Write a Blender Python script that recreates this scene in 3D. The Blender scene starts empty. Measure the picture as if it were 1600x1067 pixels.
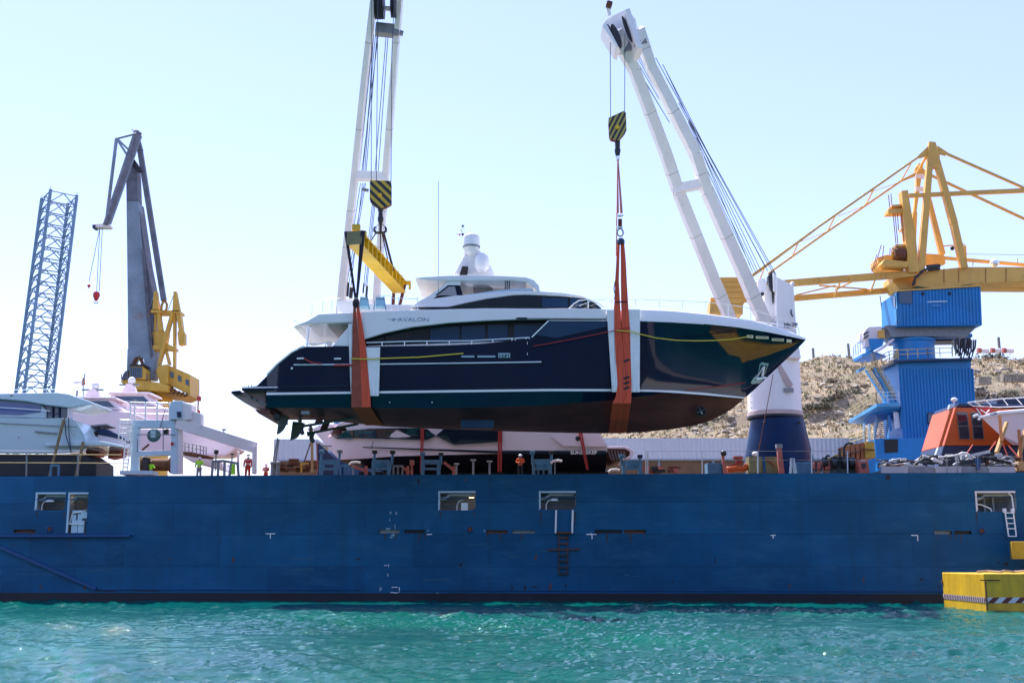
import bpy, bmesh, math, random
import numpy as np
from mathutils import Vector, Matrix
R = math.radians
random.seed(7); rng = np.random.RandomState(7)
SC = bpy.context.scene
COL = SC.collection

# ------------------------------------------------------------------ camera
PHI = R(10.76); FOC = 1800.0; CAM = Vector((0, 0, 2.5))
cam_d = bpy.data.cameras.new('camera'); cam = bpy.data.objects.new('camera', cam_d); COL.objects.link(cam)
cam.location = CAM; cam.rotation_euler = (R(90) + PHI, 0, 0)
cam_d.sensor_width = 36; cam_d.lens = FOC / 1600 * 36; cam_d.clip_start = 0.5; cam_d.clip_end = 6000
SC.camera = cam
# ------------------------------------------------------------------ sky + sun
SUN_AZ = R(-30)      # measured from +Y, negative = to the left
SUN_EL = R(60)
world = bpy.data.worlds.new('World'); SC.world = world; world.use_nodes = True
wn = world.node_tree.nodes; wl = world.node_tree.links
sky = wn.new('ShaderNodeTexSky'); sky.sky_type = 'NISHITA'; sky.sun_disc = False
sky.sun_elevation = SUN_EL; sky.sun_rotation = SUN_AZ
sky.air_density = 1.15; sky.dust_density = 0.2; sky.ozone_density = 1.3; sky.altitude = 0
bgn = wn['Background']; wb = wn.new('ShaderNodeMix'); wb.data_type = 'RGBA'; wb.blend_type = 'MULTIPLY'; wb.inputs[0].default_value = 1; wb.inputs[7].default_value = (.97, .895, 1.12, 1)
wl.new(sky.outputs[0], wb.inputs[6]); veil = wn.new('ShaderNodeMix'); veil.data_type = 'RGBA'; veil.blend_type = 'ADD'; veil.inputs[0].default_value = 1; veil.inputs[7].default_value = (1.15, 1.3, 2.15, 1)   # evenly hazy air over the whole sky
wl.new(wb.outputs[2], veil.inputs[6]); wl.new(veil.outputs[2], bgn.inputs[0]); bgn.inputs[1].default_value = 0.085
sd = bpy.data.lights.new('sun', 'SUN'); sun = bpy.data.objects.new('sun', sd); COL.objects.link(sun)
sd.energy = 4.6; sd.angle = R(0.55); sd.color = (1.0, 0.955, 0.88)
dv = Vector((math.sin(SUN_AZ) * math.cos(SUN_EL), math.cos(SUN_AZ) * math.cos(SUN_EL), math.sin(SUN_EL)))
sun.rotation_euler = dv.to_track_quat('Z', 'Y').to_euler(); sun.location = dv * 300
SC.view_settings.view_transform = 'Standard'; SC.view_settings.look = 'None'
SC.view_settings.gamma = 1; SC.view_settings.exposure = 1.18; SC.view_settings.use_curve_mapping = False
SC.render.engine = 'CYCLES'; SC.cycles.max_bounces = 6; SC.cycles.sample_clamp_indirect = 8

# ------------------------------------------------------------------ helpers
def ray(px, py):
    a = (px - 800) / FOC; b = (533.5 - py) / FOC
    return Vector((a, math.cos(PHI) - b * math.sin(PHI), math.sin(PHI) + b * math.cos(PHI)))
def P(px, py, Y):
    d = ray(px, py); return CAM + d * (Y / d.y)
def PZ(px, py, z):
    d = ray(px, py); return CAM + d * ((z - CAM.z) / d.z)
def X(px, Y, py=700): return P(px, py, Y).x
def Z(py, Y): return P(800, py, Y).z
def lerp(a, b, t): return a + (b - a) * t
def interp(tab, x):
    if x <= tab[0][0]: return tab[0][1]
    for (a, b), (c, d) in zip(tab, tab[1:]):
        if x <= c: return b + (d - b) * (x - a) / (c - a) if c > a else d
    return tab[-1][1]

BASE = {}
class MB:
    def __init__(s): s.v = []; s.f = []
    def add(s, vs, fs):
        n = len(s.v); s.v += [Vector(v) for v in vs]; s.f += [tuple(i + n for i in f) for f in fs]; return s
    def quad(s, *vs): return s.add(vs, [tuple(range(len(vs)))])
    def box(s, c, d, rz=0):
        x, y, z = d[0] / 2, d[1] / 2, d[2] / 2; m = Matrix.Rotation(rz, 3, 'Z'); c = Vector(c)
        vs = [c + m @ Vector(p) for p in ((-x, -y, -z), (x, -y, -z), (x, y, -z), (-x, y, -z), (-x, -y, z), (x, -y, z), (x, y, z), (-x, y, z))]
        return s.add(vs, [(0, 3, 2, 1), (4, 5, 6, 7), (0, 1, 5, 4), (1, 2, 6, 5), (2, 3, 7, 6), (3, 0, 4, 7)])
    def span(s, a, b):
        a = Vector(a); b = Vector(b); return s.box((a + b) / 2, [abs(b[i] - a[i]) for i in range(3)])
    def beam(s, p, q, w, h=None, w2=None, h2=None, up=None):
        p = Vector(p); q = Vector(q); h = h or w; w2 = w2 or w; h2 = h2 or (h if w2 == w else h * w2 / w)
        d = (q - p)
        if d.length < 1e-6: return s
        d.normalize(); up = Vector(up) if up else (Vector((0, 0, 1)) if abs(d.z) < .97 else Vector((0, 1, 0)))
        a = d.cross(up).normalized(); b = a.cross(d).normalized()
        vs = []
        for c, ww, hh in ((p, w, h), (q, w2, h2)):
            vs += [c - a * ww / 2 - b * hh / 2, c + a * ww / 2 - b * hh / 2, c + a * ww / 2 + b * hh / 2, c - a * ww / 2 + b * hh / 2]
        return s.add(vs, [(0, 1, 2, 3), (7, 6, 5, 4), (0, 4, 5, 1), (1, 5, 6, 2), (2, 6, 7, 3), (3, 7, 4, 0)])
    def tube(s, p, q, r, n=8, r2=None, caps=True):
        return s.path([p, q], r, n, r2, caps)
    def path(s, pts, r, n=6, r2=None, caps=True):
        pts = [Vector(p) for p in pts]; k = len(pts); r2 = r if r2 is None else r2; vs = []; ref = None
        for i, p in enumerate(pts):
            d = (pts[min(i + 1, k - 1)] - pts[max(i - 1, 0)])
            if d.length < 1e-9: d = Vector((0, 0, 1))
            d.normalize()
            if ref is None: ref = d.cross(Vector((0, 0, 1)) if abs(d.z) < .95 else Vector((0, 1, 0))).normalized()
            a = (ref - d * ref.dot(d)).normalized(); b = d.cross(a); ref = a
            rr = lerp(r, r2, i / (k - 1))
            vs += [p + (a * math.cos(t) + b * math.sin(t)) * rr for t in (2 * math.pi * j / n for j in range(n))]
        fs = [(i * n + j, i * n + (j + 1) % n, (i + 1) * n + (j + 1) % n, (i + 1) * n + j) for i in range(k - 1) for j in range(n)]
        if caps: fs += [tuple(reversed(range(n))), tuple(range((k - 1) * n, k * n))]
        return s.add(vs, fs)
    def prism(s, poly, Y0, Y1, inset=0):
        """poly: outline points measured at distance Y0, carried straight back to Y1"""
        pts = [P(x, y, Y0) for x, y in poly]; n = len(pts); e = Vector((0, Y1 - Y0, 0))
        vs = pts + [p + e for p in pts]
        return s.add(vs, [tuple(range(n)), tuple(reversed(range(n, 2 * n)))] + [((i + 1) % n, i, n + i, n + (i + 1) % n) for i in range(n)])
    def xprism(s, pts, e):
        pts = [Vector(p) for p in pts]; n = len(pts); e = Vector(e)
        return s.add(pts + [p + e for p in pts], [tuple(range(n)), tuple(reversed(range(n, 2 * n)))] + [((i + 1) % n, i, n + i, n + (i + 1) % n) for i in range(n)])
    def lathe(s, c, prof, n=20, axis='Z', a0=0, sx=1, sy=1):
        c = Vector(c); vs = []
        for r, h in prof:
            for j in range(n):
                t = a0 + 2 * math.pi * j / n; u, w = r * math.cos(t), r * math.sin(t)
                vs.append(c + (Vector((u * sx, w * sy, h)) if axis == 'Z' else Vector((h, u, w)) if axis == 'X' else Vector((u, h, w))))
        k = len(prof)
        fs = [(i * n + j, i * n + (j + 1) % n, (i + 1) * n + (j + 1) % n, (i + 1) * n + j) for i in range(k - 1) for j in range(n)]
        if prof[0][0] > 1e-6: fs.append(tuple(reversed(range(n))))
        if prof[-1][0] > 1e-6: fs.append(tuple(range((k - 1) * n, k * n)))
        return s.add(vs, fs)
    def ball(s, c, r, n=12, m=8, sc=(1, 1, 1)):
        prof = [(max(r * math.sin(math.pi * i / m), 1e-5), -r * math.cos(math.pi * i / m) * sc[2]) for i in range(m + 1)]
        return s.lathe(c, prof, n, sx=sc[0], sy=sc[1])
    def grid(s, rows, flip=False):
        n = len(rows[0]); vs = [v for r in rows for v in r]
        fs = [(i * n + j, i * n + j + 1, (i + 1) * n + j + 1, (i + 1) * n + j) for i in range(len(rows) - 1) for j in range(n - 1)]
        if flip: fs = [tuple(reversed(f)) for f in fs]
        return s.add(vs, fs)
    def build(s, name, mat, parent=None, smooth=False, bevel=0, recalc=True, merge=False, **tags):
        if not s.v: return None
        if parent is not None: base = BASE[parent.name]
        else:
            lo = [min(v[i] for v in s.v) for i in range(3)]; hi = [max(v[i] for v in s.v) for i in range(3)]
            base = Vector(((lo[0] + hi[0]) / 2, (lo[1] + hi[1]) / 2, lo[2]))
        me = bpy.data.meshes.new(name); me.from_pydata([v - base for v in s.v], [], s.f)
        if recalc or merge:
            bm = bmesh.new(); bm.from_mesh(me)
            if merge: bmesh.ops.remove_doubles(bm, verts=bm.verts, dist=0.002)
            bmesh.ops.recalc_face_normals(bm, faces=bm.faces); bm.to_mesh(me); bm.free()
        me.materials.append(mat)
        o = bpy.data.objects.new(name, me); COL.objects.link(o)
        if smooth:
            for p in me.polygons: p.use_smooth = True
            try: me.set_sharp_from_angle(angle=R(smooth if smooth is not True else 40))
            except Exception: pass
        if bevel:
            b = o.modifiers.new('bevel', 'BEVEL'); b.width = bevel; b.segments = 2; b.limit_method = 'ANGLE'
        if parent is not None: o.parent = parent
        else: o.location = base
        BASE[o.name] = base
        for k, v in tags.items(): o[k] = v
        return o
def thing(name, loc, label, category, group=None):
    o = bpy.data.objects.new(name, None); COL.objects.link(o); o.location = Vector(loc); o.empty_display_size = .3
    o['label'] = label; o['category'] = category
    if group: o['group'] = group
    BASE[o.name] = Vector(loc); return o
def tag(o, label, category, group=None):
    o['label'] = label; o['category'] = category
    if group: o['group'] = group
    return o
UNIT = {}
def strut(name, p, q, r, mat, parent, n=6):
    """straight round member; alike members share one mesh"""
    key = (mat.name, n)
    if key not in UNIT:
        me = bpy.data.meshes.new('member'); m = MB().tube((0, 0, 0), (0, 0, 1), 1, n)
        me.from_pydata(m.v, [], m.f); me.materials.append(mat); UNIT[key] = me
        for pl in me.polygons: pl.use_smooth = len(pl.vertices) == 4
    p = Vector(p); q = Vector(q); d = q - p
    o = bpy.data.objects.new(name, UNIT[key]); COL.objects.link(o); o.parent = parent
    o.matrix_local = Matrix.Translation(p - BASE[parent.name]) @ d.to_track_quat('Z', 'Y').to_matrix().to_4x4() @ Matrix.Diagonal((r, r, d.length, 1))
    BASE[o.name] = BASE[parent.name]; return o
UB = {}
def bar(name, p, q, w, h, mat, parent, up=None):
    key = mat.name
    if key not in UB:
        me = bpy.data.meshes.new('bar'); m = MB().box((0, 0, .5), (1, 1, 1)); me.from_pydata(m.v, [], m.f); me.materials.append(mat); UB[key] = me
    p = Vector(p); q = Vector(q); d = q - p; L = d.length; d.normalize()
    up = Vector(up) if up else (Vector((0, 0, 1)) if abs(d.z) < .97 else Vector((0, 1, 0)))
    a = d.cross(up).normalized(); b = a.cross(d).normalized()
    M = Matrix((a, b, d)).transposed().to_4x4()
    if M.determinant() < 0: M = Matrix((-a, b, d)).transposed().to_4x4()
    o = bpy.data.objects.new(name, UB[key]); COL.objects.link(o); o.parent = parent
    o.matrix_local = Matrix.Translation(p - BASE[parent.name]) @ M @ Matrix.Diagonal((w, h, L, 1))
    BASE[o.name] = BASE[parent.name]; return o
def text(name, s, loc, size, mat, parent, rot=(R(90), 0, 0), ext=.01, sx=1, bold=0, align='CENTER'):
    c = bpy.data.curves.new(name, 'FONT'); c.body = s; c.size = size; c.extrude = ext; c.offset = bold; c.align_x = align; c.align_y = 'CENTER'
    t = bpy.data.objects.new(name, c); COL.objects.link(t)
    dg = bpy.context.evaluated_depsgraph_get(); me = bpy.data.meshes.new_from_object(t.evaluated_get(dg))
    bpy.data.objects.remove(t); bpy.data.curves.remove(c)
    me.materials.clear(); me.materials.append(mat)
    o = bpy.data.objects.new(name, me); COL.objects.link(o); o.parent = parent
    o.location = Vector(loc) - BASE[parent.name]; o.rotation_euler = rot; o.scale = (sx, 1, 1); BASE[o.name] = BASE[parent.name]; return o

# ------------------------------------------------------------------ materials
def mat(name, col, rough=.5, metal=0, var=0, scale=1.0, bump=0, bscale=None, spec=.5, coat=0, streak=0, dirt=None, dirt_amt=0, ior=None, stretch=(1, 1, 1)):
    m = bpy.data.materials.new(name); m.use_nodes = True; nt = m.node_tree; b = nt.nodes['Principled BSDF']; L = nt.links.new
    b.inputs['Roughness'].default_value = rough; b.inputs['Metallic'].default_value = metal
    b.inputs['Specular IOR Level'].default_value = spec
    if coat: b.inputs['Coat Weight'].default_value = coat; b.inputs['Coat Roughness'].default_value = .04
    c4 = (*col, 1); b.inputs['Base Color'].default_value = c4
    if var or bump or streak or dirt:
        g = nt.nodes.new('ShaderNodeNewGeometry'); mp = nt.nodes.new('ShaderNodeMapping'); mp.inputs['Scale'].default_value = [scale * k for k in stretch]
        L(g.outputs['Position'], mp.inputs['Vector'])
        n = nt.nodes.new('ShaderNodeTexNoise'); n.inputs['Scale'].default_value = 1; n.inputs['Detail'].default_value = 7; n.inputs['Roughness'].default_value = .62; L(mp.outputs[0], n.inputs['Vector'])
        cr = nt.nodes.new('ShaderNodeMapRange'); cr.inputs[1].default_value = .3; cr.inputs[2].default_value = .7; cr.inputs[3].default_value = 1 - var; cr.inputs[4].default_value = 1 + var; L(n.outputs['Fac'], cr.inputs[0])
        mx = nt.nodes.new('ShaderNodeVectorMath'); mx.operation = 'SCALE'; mx.inputs[0].default_value = col; L(cr.outputs[0], mx.inputs['Scale'])
        out = mx.outputs[0]
        if streak:
            mp2 = nt.nodes.new('ShaderNodeMapping'); mp2.inputs['Scale'].default_value = (1.6, 1.6, .07); L(g.outputs['Position'], mp2.inputs['Vector'])
            n2 = nt.nodes.new('ShaderNodeTexNoise'); n2.inputs['Scale'].default_value = 1.2; n2.inputs['Detail'].default_value = 5; L(mp2.outputs[0], n2.inputs['Vector'])
            c2 = nt.nodes.new('ShaderNodeMapRange'); c2.inputs[1].default_value = .48; c2.inputs[2].default_value = .75; c2.inputs[3].default_value = 0; c2.inputs[4].default_value = streak; L(n2.outputs['Fac'], c2.inputs[0])
            m2 = nt.nodes.new('ShaderNodeMix'); m2.data_type = 'RGBA'; L(c2.outputs[0], m2.inputs[0]); L(out, m2.inputs[6]); m2.inputs[7].default_value = (*(dirt or (.12, .07, .04)), 1); out = m2.outputs[2]
        if dirt and dirt_amt:
            n3 = nt.nodes.new('ShaderNodeTexNoise'); n3.inputs['Scale'].default_value = .9 * scale; n3.inputs['Detail'].default_value = 9; n3.inputs['Roughness'].default_value = .7; L(g.outputs['Position'], n3.inputs['Vector'])
            c3 = nt.nodes.new('ShaderNodeMapRange'); c3.inputs[1].default_value = .58; c3.inputs[2].default_value = .7; c3.inputs[3].default_value = 0; c3.inputs[4].default_value = dirt_amt; L(n3.outputs['Fac'], c3.inputs[0])
            m3 = nt.nodes.new('ShaderNodeMix'); m3.data_type = 'RGBA'; L(c3.outputs[0], m3.inputs[0]); L(out, m3.inputs[6]); m3.inputs[7].default_value = (*dirt, 1); out = m3.outputs[2]
        L(out, b.inputs['Base Color'])
        if bump:
            n4 = nt.nodes.new('ShaderNodeTexNoise'); n4.inputs['Scale'].default_value = bscale or 3; n4.inputs['Detail'].default_value = 4; L(g.outputs['Position'], n4.inputs['Vector'])
            bp = nt.nodes.new('ShaderNodeBump'); bp.inputs['Strength'].default_value = 1; bp.inputs['Distance'].default_value = bump; L(n4.outputs['Fac'], bp.inputs['Height']); L(bp.outputs[0], b.inputs['Normal'])
    return m
def stripes(name, c1, c2, scale, vec, rough=.5, duty=.5):
    m = bpy.data.materials.new(name); m.use_nodes = True; nt = m.node_tree; b = nt.nodes['Principled BSDF']; L = nt.links.new
    g = nt.nodes.new('ShaderNodeNewGeometry'); d = nt.nodes.new('ShaderNodeVectorMath'); d.operation = 'DOT_PRODUCT'; d.inputs[1].default_value = vec; L(g.outputs['Position'], d.inputs[0])
    mu = nt.nodes.new('ShaderNodeMath'); mu.operation = 'MULTIPLY'; mu.inputs[1].default_value = scale; L(d.outputs['Value'], mu.inputs[0])
    fr = nt.nodes.new('ShaderNodeMath'); fr.operation = 'FRACT'; L(mu.outputs[0], fr.inputs[0])
    gt = nt.nodes.new('ShaderNodeMath'); gt.operation = 'GREATER_THAN'; gt.inputs[1].default_value = duty; L(fr.outputs[0], gt.inputs[0])
    mx = nt.nodes.new('ShaderNodeMix'); mx.data_type = 'RGBA'; mx.inputs[6].default_value = (*c1, 1); mx.inputs[7].default_value = (*c2, 1); L(gt.outputs[0], mx.inputs[0]); L(mx.outputs[2], b.inputs['Base Color']); b.inputs['Roughness'].default_value = rough
    return m
M = {}
M['gel'] = mat('white_gelcoat', (.84, .84, .84), .25, coat=.3, var=.02, scale=.6)
M['gelpink'] = mat('white_hull_paint', (.84, .71, .75), .3, coat=.2, var=.04, scale=.5)
M['navy'] = mat('navy_gloss_paint', (.003, .012, .036), .05, spec=.4, coat=.1, var=.1, scale=.3)
M['anti'] = mat('antifouling_red', (.13, .032, .03), .5, var=.35, scale=.5, stretch=(1, 1, 2.5), dirt=(.03, .018, .02), dirt_amt=.6)
M['glass'] = mat('tinted_glass', (.008, .018, .034), .04, spec=.8)
M['glass2'] = mat('tinted_glass_curtained', (.015, .05, .11), .06, spec=.7)
M['chrome'] = mat('polished_steel', (.9, .92, .94), .3, metal=.35)
M['steelgrey'] = mat('grey_steel', (.22, .24, .26), .5, metal=.3, var=.2, scale=3)
M['prop'] = mat('bronze_grey_coating', (.07, .08, .075), .5, var=.2, scale=4)
M['black'] = mat('black_rubber', (.012, .012, .014), .6, var=.2, scale=5)
M['wblue'] = mat('ship_blue_paint', (.002, .05, .165), .5, spec=.25, var=.22, scale=.22, bump=.02, bscale=.8, streak=.22, dirt=(.02, .055, .09), dirt_amt=.45, stretch=(1, 1, 1.6))
M['wblue2'] = mat('ship_blue_strake_paint', (.003, .045, .16), .4, var=.2, scale=.5)
M['boot'] = mat('boot_top_black', (.008, .012, .022), .5, var=.4, scale=.6, dirt=(.04, .018, .012), dirt_amt=.4)
M['deck'] = mat('deck_paint', (.10, .05, .035), .8, var=.3, scale=.6)
M['crwhite'] = mat('crane_white_paint', (.88, .86, .87), .45, var=.04, scale=.6, streak=.08, dirt=(.4, .33, .3), dirt_amt=.14)
M['crblue'] = mat('crane_pedestal_blue', (.004, .07, .2), .35, var=.12, scale=.4)
M['cable'] = mat('steel_cable', (.05, .075, .12), .5, metal=.2)
M['sheave'] = mat('sheave_steel', (.02, .022, .03), .5, var=.2, scale=4)
M['rust'] = mat('rusty_steel', (.13, .05, .025), .85, var=.4, scale=3)
M['yellow'] = mat('yellow_paint', (.72, .45, .012), .45, var=.12, scale=.8, dirt=(.3, .12, .02), dirt_amt=.4)
M['yellow2'] = mat('crane_ochre_paint', (.74, .41, .08), .5, var=.14, scale=.35, streak=.2, dirt=(.3, .17, .07), dirt_amt=.4)
M['hblue'] = mat('harbour_crane_blue', (.004, .2, .52), .45, var=.16, scale=.3, streak=.25, dirt=(.03, .17, .36), dirt_amt=.5)
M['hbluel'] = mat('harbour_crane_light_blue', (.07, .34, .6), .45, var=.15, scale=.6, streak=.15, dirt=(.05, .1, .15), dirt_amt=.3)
M['sling'] = mat('orange_webbing', (.66, .085, .035), .8, var=.22, scale=1.2, stretch=(9, 9, .5), bump=.01, bscale=30, dirt=(.18, .04, .03), dirt_amt=.35)
M['slingd'] = mat('maroon_webbing', (.14, .03, .018), .85, var=.2, scale=4)
M['slingk'] = mat('black_webbing', (.025, .018, .028), .8, var=.2, scale=4)
M['cloth'] = mat('white_protective_cloth', (.8, .82, .82), .85, var=.05, scale=1.5, bump=.06, bscale=1.6)
M['redrope'] = mat('red_rope', (.38, .03, .025), .7)
M['yrope'] = mat('yellow_webbing_strap', (.6, .48, .04), .7)
M['hookstripe'] = stripes('hook_block_stripes', (.015, .018, .03), (.5, .36, .03), 2.35, (.72, 0, .72))
M['hookstripe2'] = stripes('hook_block_stripes_steep', (.02, .02, .03), (.42, .33, .07), 3.4, (.9, 0, -.45))
M['cradle'] = mat('cradle_blue_paint', (.07, .2, .33), .6, var=.25, scale=2, dirt=(.1, .07, .05), dirt_amt=.5)
M['cladding'] = mat('shed_cladding', (.55, .56, .6), .5, var=.06, scale=.2)
M['brownwall'] = mat('shed_brown_wall', (.16, .085, .04), .8, var=.3, scale=.4)
M['hiv'] = mat('orange_workwear', (.75, .1, .012), .8); M['hivy'] = mat('lime_vest', (.35, .8, .03), .8); M['hivred'] = mat('red_workwear', (.6, .035, .015), .8)
M['reflect'] = mat('reflective_tape', (.7, .7, .7), .4); M['skin'] = mat('skin', (.42, .24, .17), .6); M['darkcloth'] = mat('dark_cloth', (.02, .022, .03), .85)
M['helmet'] = mat('white_helmet', (.8, .8, .8), .3); M['timber'] = mat('timber', (.5, .3, .12), .75, var=.2, scale=5)
M['orange'] = mat('orange_hull_paint', (.62, .11, .015), .4, var=.1, scale=.5); M['navy2'] = mat('dark_blue_satin', (.005, .02, .07), .4)
M['ltblue'] = mat('pale_blue_paint', (.5, .64, .74), .35, var=.04, scale=.4)
M['teal'] = mat('pale_blue_gelcoat', (.52, .66, .72), .25, coat=.3, var=.03, scale=.4)
M['jackup'] = mat('jackup_leg_hazed', (.17, .27, .40), .6, var=.2, scale=.3)  # pale blue: distance haze is put into the leg's colour
M['jibgrey'] = mat('old_crane_grey_hazed', (.19, .25, .32), .6, var=.25, scale=.35, dirt=(.24, .11, .07), dirt_amt=.75)  # jib greys lightened, haze of the distance painted into the colour
M['jibdark'] = mat('old_crane_rusty_grey', (.12, .13, .17), .7, var=.35, scale=.6, dirt=(.26, .12, .09), dirt_amt=.8)
M['oldyellow'] = mat('old_crane_yellow', (.62, .37, .05), .55, var=.15, scale=.3, streak=.25, dirt=(.3, .12, .04), dirt_amt=.45)
M['red'] = mat('red_paint', (.5, .02, .03), .5); M['pinkred'] = mat('weathered_red', (.4, .12, .09), .7, var=.3, scale=3)
M['pinkw'] = mat('warm_white_paint', (.8, .72, .74), .5, var=.05, scale=.7)
M['interior'] = mat('interior_grey_paint', (.42, .44, .46), .6, var=.1, scale=2)
M['lamp'] = bpy.data.materials.new('lamp_glow'); M['lamp'].use_nodes = True
_b = M['lamp'].node_tree.nodes['Principled BSDF']; _b.inputs['Emission Color'].default_value = (1, .75, .5, 1); _b.inputs['Emission Strength'].default_value = 3

M['wblue2'] = mat('ship_blue_strake_paint', (.002, .06, .2), .4, var=.2, scale=.5)
def plating(m, sx=6.5, sz=2.1):
    nt = m.node_tree; b = nt.nodes['Principled BSDF']; L = nt.links.new; old = b.inputs['Base Color'].links[0].from_socket
    g = nt.nodes.new('ShaderNodeNewGeometry'); s = nt.nodes.new('ShaderNodeSeparateXYZ'); c = nt.nodes.new('ShaderNodeCombineXYZ'); L(g.outputs['Position'], s.inputs[0]); L(s.outputs[0], c.inputs[0]); L(s.outputs[2], c.inputs[1])
    br = nt.nodes.new('ShaderNodeTexBrick'); L(c.outputs[0], br.inputs['Vector']); br.inputs['Scale'].default_value = 1; br.inputs['Brick Width'].default_value = sx; br.inputs['Row Height'].default_value = sz
    br.inputs['Mortar Size'].default_value = .012; br.inputs['Mortar Smooth'].default_value = .3; br.inputs['Color1'].default_value = (.86, .86, .88, 1); br.inputs['Color2'].default_value = (1.16, 1.15, 1.1, 1); br.inputs['Mortar'].default_value = (.72, .74, .8, 1)
    mx = nt.nodes.new('ShaderNodeMix'); mx.data_type = 'RGBA'; mx.blend_type = 'MULTIPLY'; mx.inputs[0].default_value = 1; L(old, mx.inputs[6]); L(br.outputs['Color'], mx.inputs[7])
    # faded chalky areas and rubbed fender marks
    mp = nt.nodes.new('ShaderNodeMapping'); mp.inputs['Scale'].default_value = (.16, .16, .5); L(g.outputs['Position'], mp.inputs['Vector'])
    n = nt.nodes.new('ShaderNodeTexNoise'); n.inputs['Scale'].default_value = 1.6; n.inputs['Detail'].default_value = 10; n.inputs['Roughness'].default_value = .72; L(mp.outputs[0], n.inputs['Vector'])
    r = nt.nodes.new('ShaderNodeMapRange'); r.inputs[1].default_value = .5; r.inputs[2].default_value = .72; r.inputs[4].default_value = .6; L(n.outputs['Fac'], r.inputs[0])
    m2 = nt.nodes.new('ShaderNodeMix'); m2.data_type = 'RGBA'; L(r.outputs[0], m2.inputs[0]); L(mx.outputs[2], m2.inputs[6]); m2.inputs[7].default_value = (.03, .15, .28, 1); L(m2.outputs[2], b.inputs['Base Color'])
    bp = nt.nodes.new('ShaderNodeBump'); bp.inputs['Distance'].default_value = .02; bp.invert = True; L(br.outputs['Fac'], bp.inputs['Height'])
    ob = b.inputs['Normal'].links[0].from_socket; L(ob, bp.inputs['Normal']); L(bp.outputs[0], b.inputs['Normal'])
M['wblue'] = mat('ship_blue_paint', (.004, .09, .215), .5, spec=.25, var=.2, scale=.22, bump=.025, bscale=.7, streak=.35, dirt=(.012, .055, .11), dirt_amt=.35, stretch=(1, 1, 1.6))
plating(M['wblue'])

M['anchorsteel'] = mat('stainless_steel_plate', (.6, .62, .64), .25, metal=.9)
# ================================================================== WATER
def wave_grid():
    xs = np.concatenate([-np.geomspace(2500, 60, 26)[:-1], np.linspace(-60, 60, 1150), np.geomspace(60, 2500, 26)[1:]])
    ys = np.concatenate([np.linspace(-30, 8, 20)[:-1], 8 + (np.linspace(0, 1, 560) ** 1.2) * 76, np.geomspace(84.5, 3000, 20)[1:]])
    Xg, Yg = np.meshgrid(xs, ys); Zg = np.zeros_like(Xg)
    for i in range(150):
        lam = 0.28 * (5 / .28) ** (rng.rand() ** 1.2); k = 2 * math.pi / lam
        th = rng.normal(-math.pi / 2 - .25, .65); amp = .0102 * lam ** .72 * (.5 + rng.rand())
        ph = k * (Xg * math.cos(th) + Yg * math.sin(th)) + rng.rand() * 6.28
        ph = ph + .5 * np.sin(Xg * .13 * (1 + rng.rand()) + Yg * .11 + rng.rand() * 6)
        wv = np.sin(ph); Zg += amp * (1 - 2 * (1 - np.abs(wv)) ** 1.5 if i % 3 else wv) * (1 if i % 3 == 0 else -.35)
    patch = .7 + .45 * np.sin(Xg * .17 + 1.3 * np.sin(Yg * .09)) * np.sin(Yg * .21 + Xg * .05)
    fade = np.clip((100 - Yg) / 20, 0, 1) * np.clip((58 - np.abs(Xg)) / 8, 0, 1) * np.clip((Yg + 20) / 10, 0, 1)
    Zg = Zg * fade * patch
    ny, nx = Xg.shape
    v = np.stack([Xg, Yg, Zg], -1).reshape(-1, 3)
    idx = np.arange(nx * ny).reshape(ny, nx)
    f = np.stack([idx[:-1, :-1], idx[:-1, 1:], idx[1:, 1:], idx[1:, :-1]], -1).reshape(-1, 4)
    me = bpy.data.meshes.new('water'); me.vertices.add(len(v)); me.vertices.foreach_set('co', v.ravel())
    me.loops.add(f.size); me.loops.foreach_set('vertex_index', f.ravel()); me.polygons.add(len(f))
    me.polygons.foreach_set('loop_start', np.arange(0, f.size, 4)); me.polygons.foreach_set('loop_total', np.full(len(f), 4)); me.polygons.foreach_set('use_smooth', np.ones(len(f), bool))
    me.update(); return me
wm = bpy.data.materials.new('harbour_water'); wm.use_nodes = True; nt = wm.node_tree; b = nt.nodes['Principled BSDF']; L = nt.links.new
b.inputs['Roughness'].default_value = .02; b.inputs['IOR'].default_value = 1.333; b.inputs['Specular IOR Level'].default_value = .44
g = nt.nodes.new('ShaderNodeNewGeometry')
n = nt.nodes.new('ShaderNodeTexNoise'); n.inputs['Scale'].default_value = .07; n.inputs['Detail'].default_value = 4; L(g.outputs['Position'], n.inputs['Vector'])
mr = nt.nodes.new('ShaderNodeMapRange'); mr.inputs[1].default_value = .35; mr.inputs[2].default_value = .65; L(n.outputs['Fac'], mr.inputs[0])
mx = nt.nodes.new('ShaderNodeMix'); mx.data_type = 'RGBA'; mx.inputs[6].default_value = (.0, .052, .049, 1); mx.inputs[7].default_value = (.001, .088, .066, 1); L(mr.outputs[0], mx.inputs[0]); L(mx.outputs[2], b.inputs['Base Color'])
mp = nt.nodes.new('ShaderNodeMapping'); mp.inputs['Scale'].default_value = (1, 2.1, 1); L(g.outputs['Position'], mp.inputs['Vector'])
n1 = nt.nodes.new('ShaderNodeTexNoise'); n1.inputs['Scale'].default_value = 3.4; n1.inputs['Detail'].default_value = 5; n1.inputs['Roughness'].default_value = .62; L(mp.outputs[0], n1.inputs['Vector'])
bp = nt.nodes.new('ShaderNodeBump'); bp.inputs['Strength'].default_value = .75; bp.inputs['Distance'].default_value = .05; L(n1.outputs['Fac'], bp.inputs['Height']); L(bp.outputs[0], b.inputs['Normal'])
wo = bpy.data.objects.new('water', wave_grid()); wo.data.materials.append(wm); COL.objects.link(wo); wo['kind'] = 'structure'

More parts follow.
